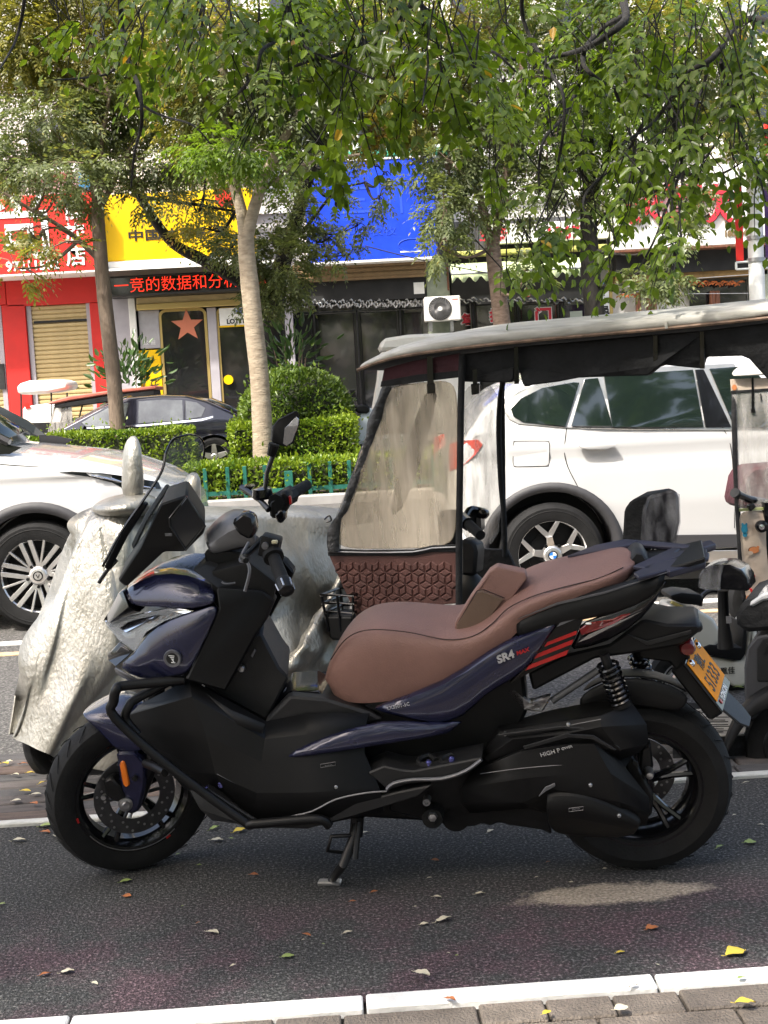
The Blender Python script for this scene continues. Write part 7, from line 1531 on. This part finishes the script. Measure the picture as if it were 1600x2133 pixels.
BL_ = [(340, 30, 230, 36, 5.0, 50), (160, 40, 110, 26, 5.2, 9), (300, 105, 60, 45, 5.1, 13), (600, 80, 130, 100, 4.7, 60), (720, 180, 110, 90, 4.5, 50), (680, 290, 60, 50, 4.5, 18), (560, 210, 60, 60, 4.8, 16), (860, 90, 120, 90, 4.5, 60), (930, 170, 80, 60, 4.3, 34), (990, 40, 90, 60, 4.7, 36), (1020, 260, 80, 90, 5.2, 44), (1120, 240, 110, 110, 5.5, 66), (1240, 180, 140, 110, 5.5, 80), (1390, 120, 130, 100, 5.2, 80), (1530, 60, 90, 70, 5.0, 60), (1340, 300, 120, 90, 5.2, 64), (1160, 400, 80, 80, 5.3, 26), (1100, 500, 60, 36, 5.2, 26), (1060, 545, 40, 20, 5.2, 8), (1190, 460, 60, 40, 5.2, 14), (1330, 430, 90, 60, 5.0, 20), (1400, 480, 80, 50, 4.9, 22), (1330, 520, 60, 30, 4.9, 14), (1480, 330, 90, 50, 5.0, 30), (1550, 300, 60, 80, 5.0, 26), (1450, 250, 90, 60, 5.1, 34), (1590, 400, 26, 30, 5.0, 5), (800, 30, 90, 40, 4.6, 30), (450, 60, 120, 50, 4.9, 34), (1500, 180, 90, 60, 5.1, 40), (480, 15, 280, 24, 4.6, 32), (1280, 60, 150, 60, 5.6, 44)]
al = []
for px, py, rx, ry, Y, n in BL_:
    c = wall(px, py, Y); s = Y/FOC; n = int(n*(.62 if px < 1000 else .46))+2; P, D = blob_points(c, (rx*s, .45, ry*s), n, 4); D[:, 2] = -np.abs(D[:, 2])*.6-.25
    arr = compound(P, D, .17, 4, .054, .031, .5); al.append(arr)
    tw = MB()
    for k in range(0, n, 2): tw.tube([Vector(P[k])+Vector((R0.normal(0, .05), R0.normal(0, .05), .12)), Vector(P[k]), Vector(P[k]+unit(D[k:k+1])[0]*.15-np.array([0, 0, .05]))], [.003, .0026, .0012], 4)
    tw.xf(oinv); tw.obj('twig', M['barkdark'], ov, angle=80, kind='stuff')
A = [np.concatenate([x[i] for x in al]) for i in range(5)]
# the 300 leaflets that show largest are objects of their own, sharing one mesh
_m = cam.matrix_world.inverted(); Mx = np.array(_m); Pc = A[0] @ Mx[:3, :3].T+Mx[:3, 3]; sx_ = 800+FOC*Pc[:, 0]/-Pc[:, 2]; sy_ = 1066.5-FOC*Pc[:, 1]/-Pc[:, 2]
vis = (sx_ > 10) & (sx_ < 1590) & (sy_ > 10) & (sy_ < 900); score = np.where(vis, A[3]/-Pc[:, 2], 0); order = np.argsort(-score); big = order[:300]; rest = order[300:]
z1 = np.zeros((1, 3)); LV, LF = leaf_quads(z1, np.array([[1., 0, 0]]), np.array([[0, 1., 0]]), np.array([1.]), np.array([.48]), .2)
lme = None
for i in big:
    D_, S_ = unit(A[1][i:i+1])[0], A[2][i]; S_ = S_-D_*np.dot(S_, D_); S_ = S_/np.linalg.norm(S_); N_ = np.cross(D_, S_); L_ = A[3][i]
    if lme is None: o = rawmesh('leaf', LV, LF, LM['near'], ov); lme = o.data; lme2 = lme.copy(); lme2.materials[0] = LM['turned']
    else: o = bpy.data.objects.new('leaf', lme2 if i % 41 == 0 else lme); COL.objects.link(o); o.parent = ov
    p = A[0][i]-np.array(tx0); o.matrix_local = Matrix(((D_[0]*L_, S_[0]*L_, N_[0]*L_, p[0]), (D_[1]*L_, S_[1]*L_, N_[1]*L_, p[1]), (D_[2]*L_, S_[2]*L_, N_[2]*L_, p[2]), (0, 0, 0, 1)))
V, F = leaf_quads(*[a[rest] for a in A]); rawmesh('foliage', V-np.array(tx0), F, LM['near'], ov, kind='stuff')
# the rest of its crown, unseen: clumps added along the sun to shade the lane
rg = np.random.default_rng(5); al = []
for k in range(64):
    t_ = Vector((rg.uniform(-1.9, 2.0), rg.uniform(3.25, 4.75), rg.uniform(0, 1.0))); z = rg.uniform(4.0, 6.0); c = t_+SUNV*((z-t_.z)/SUNV.z); P, D = blob_points(c, (.7, .55, .3), 60, 5, rg)
    al.append(compound(P, D, .24, 4, .10, .05, .4, rg))
for k in range(14):  # more unseen clumps, added to shade the hanging leaves
    t_ = Vector((rg.uniform(-1.6, 1.7), rg.uniform(4.2, 5.5), rg.uniform(2.85, 3.4))); z = rg.uniform(4.4, 6.4); c = t_+SUNV*((z-t_.z)/SUNV.z); P, D = blob_points(c, (.7, .55, .3), 60, 5, rg)
    al.append(compound(P, D, .24, 4, .10, .05, .4, rg))
A2 = [np.concatenate([x[i] for x in al]) for i in range(5)]; V, F = leaf_rhomb(*A2); rawmesh('foliage', V-np.array(tx0), F, LM['near'], ov, kind='stuff')  # the added unseen shade clumps, as one mesh
for k in range(9):
    e = Vector((rg.uniform(-4.0, 1.0), rg.uniform(-.5, 3.0), rg.uniform(4.3, 5.6))); limb(ov, 'branch', M['barkdark'], [Vector((-.5, .1, 4.6)), (e-tx0+Vector((-.5, .1, 4.6)))/2+Vector((0, 0, .3)), e-tx0], [.06, .035, .015], 7)

# park trees on the viewer's own side of the street: one far mass, seen only in windows and paint
al = []
for k in range(280):
    c = (rg.uniform(-22, 22), rg.uniform(-16, -10), rg.uniform(1.0, 20)); P, D = blob_points(c, (2.2, 1.4, 1.4), 40, 6, rg); al.append(compound(P, D, .6, 4, .42, .26, .4, rg))
A3 = [np.concatenate([x[i] for x in al]) for i in range(5)]; V, F = leaf_rhomb(*A3); o = rawmesh('woodland', V, F, LM['bush'], None, kind='stuff')

# ================================================================ FALLEN LEAVES on the asphalt and bricks
lc = {'pale': pm('dry_leaf_pale', (.55, .5, .38), .6, var=.2, vscale=40), 'yellow': pm('dry_leaf_yellow', (.6, .45, .06), .55, var=.2, vscale=40), 'orange': pm('dry_leaf_orange', (.4, .14, .05), .6, var=.2, vscale=40), 'green': pm('dry_leaf_green', (.25, .32, .1), .55, var=.2, vscale=40)}
def curled(kind, wild, seed):
    r_ = random.Random(seed); n = 7; rows = []
    for i in range(n):
        t = i/(n-1); w_ = .30*math.sin(math.pi*min(.98, max(.04, t)))**.8*(1+r_.uniform(-.2, .2)*wild); z = .10*math.sin(t*3.1)*r_.uniform(.6, 1.3)
        rows.append([Vector((t-.5, -w_, z+.16*wild*r_.uniform(.3, 1))), Vector((t-.5, 0, z)), Vector((t-.5, w_, z+.12*wild*r_.uniform(.2, 1)))])
    mb = MB().grid(rows); mb.tube([rows[0][1], rows[0][1]+Vector((-.22, .04, .03))], .018, 4); return mb.mesh('leaf_'+kind, lc[kind], angle=180)
LMs = {k: [curled(k, .5+.3*j, j+5) for j in range(3)] for k in lc}
spots = [(40, 1754, 26, 'pale'), (95, 1724, 26, 'green'), (130, 1748, 36, 'pale'), (95, 1736, 18, 'orange'), (262, 1838, 20, 'green'), (265, 1869, 16, 'orange'), (447, 1728, 22, 'green'), (500, 1733, 26, 'yellow'), (452, 1753, 22, 'pale'), (530, 1825, 16, 'orange'), (5, 1886, 12, 'green'), (443, 1946, 26, 'pale'), (198, 1793, 18, 'pale'), (486, 2014, 12, 'pale'), (600, 1995, 22, 'green'), (95, 2033, 20, 'orange'), (198, 2063, 16, 'pale'), (140, 2028, 24, 'pale'), (762, 1737, 14, 'pale'), (907, 1794, 14, 'orange'), (895, 1831, 10, 'pale'), (911, 1872, 18, 'pale'), (1000, 1865, 20, 'pale'), (924, 1920, 32, 'pale'), (884, 1928, 16, 'pale'), (1022, 1733, 14, 'pale'), (1358, 1937, 26, 'orange'), (1293, 1987, 18, 'yellow'), (1532, 1989, 44, 'yellow'), (1500, 1767, 18, 'green'), (1563, 1758, 22, 'green'), (1586, 1720, 10, 'pale'), (1495, 1688, 14, 'pale'), (1530, 1700, 8, 'pale'), (725, 1945, 18, 'pale'), (640, 1950, 16, 'orange'), (780, 1860, 14, 'orange'), (735, 1880, 12, 'orange'), (1190, 1840, 8, 'pale'), (1260, 1812, 8, 'pale')]
spots += [(50, 1600, 16, 'orange'), (33, 1623, 16, 'pale'), (64, 1619, 14, 'yellow'), (55, 1657, 18, 'yellow'), (76, 1664, 18, 'pale'), (72, 1684, 18, 'orange'), (35, 1677, 16, 'pale'), (90, 1640, 16, 'yellow'), (10, 1600, 18, 'yellow'), (20, 1595, 12, 'pale'), (1485, 1445, 14, 'green'), (1520, 1462, 12, 'green'), (1540, 1440, 16, 'green'), (1555, 1640, 12, 'pale'), (1520, 1575, 12, 'orange')]
spots += [(938, 2097, 22, 'orange'), (1320, 2069, 20, 'pale'), (1295, 2116, 26, 'pale'), (1553, 2105, 36, 'yellow'), (1545, 2052, 18, 'green'), (1140, 2125, 20, 'yellow'), (880, 2043, 30, 'pale')]
rl_ = random.Random(3)
for k in range(16): spots.append((rl_.uniform(0, 1600), rl_.uniform(1740, 2015), rl_.uniform(4, 9), rl_.choice(['pale', 'pale', 'orange', 'green'])))
uniq = {(1532, 1989): 'bright yellow crumpled leaf near the white kerb at lower right', (924, 1920): 'largest pale oval leaf on the asphalt below the scooter seat', (130, 1748): 'long pale leaf lying left of the scooter front tyre', (600, 1995): 'flat grey green leaf on purple tinted asphalt near the kerb', (1358, 1937): 'pinkish brown leaf below the painted sunlit patch', (1553, 2105): 'long yellow leaf on the footpath pavers at lower right'}
for x, y, s_, kd in spots:
    g = ground(x, y); sz = s_*(g-CAM).length/FOC*1.1; o = bpy.data.objects.new('fallen_leaf', rl_.choice(LMs[kd])); COL.objects.link(o)
    zz = .018 if y > 2040 or y < 1700 else .004
    o.location = (g.x, g.y, zz); o.scale = (sz, sz*rl_.uniform(.8, 1.5), sz); o.rotation_euler = (rl_.uniform(-.12, .12), rl_.uniform(-.12, .12), rl_.uniform(-.7, .7))
    if (x, y) in uniq: tag(o, uniq[(x, y)], 'leaf')
    else:
        col_ = 'left of the front wheel' if x < 250 else 'below the front wheel' if x < 520 else 'near the side stand' if x < 800 else 'below the seat' if x < 1100 else 'below the rear wheel' if x < 1450 else 'at the right edge'
        where = 'pavers '+('right of' if x > 1200 else 'beside')+' the white kerb joint' if y > 2040 else ('brick strip '+('left of the front tyre' if x < 400 else 'by the tricycle floor')) if y < 1690 else 'asphalt '+col_+(', near the scooter' if y < 1830 else ', mid lane' if y < 1930 else ', near the kerb')
        tag(o, {'pale': 'small pale', 'yellow': 'small yellow', 'orange': 'small brown', 'green': 'small greenish'}[kd]+' leaf on '+where, 'leaf', 'fallen leaves, '+kd+', on the '+where)
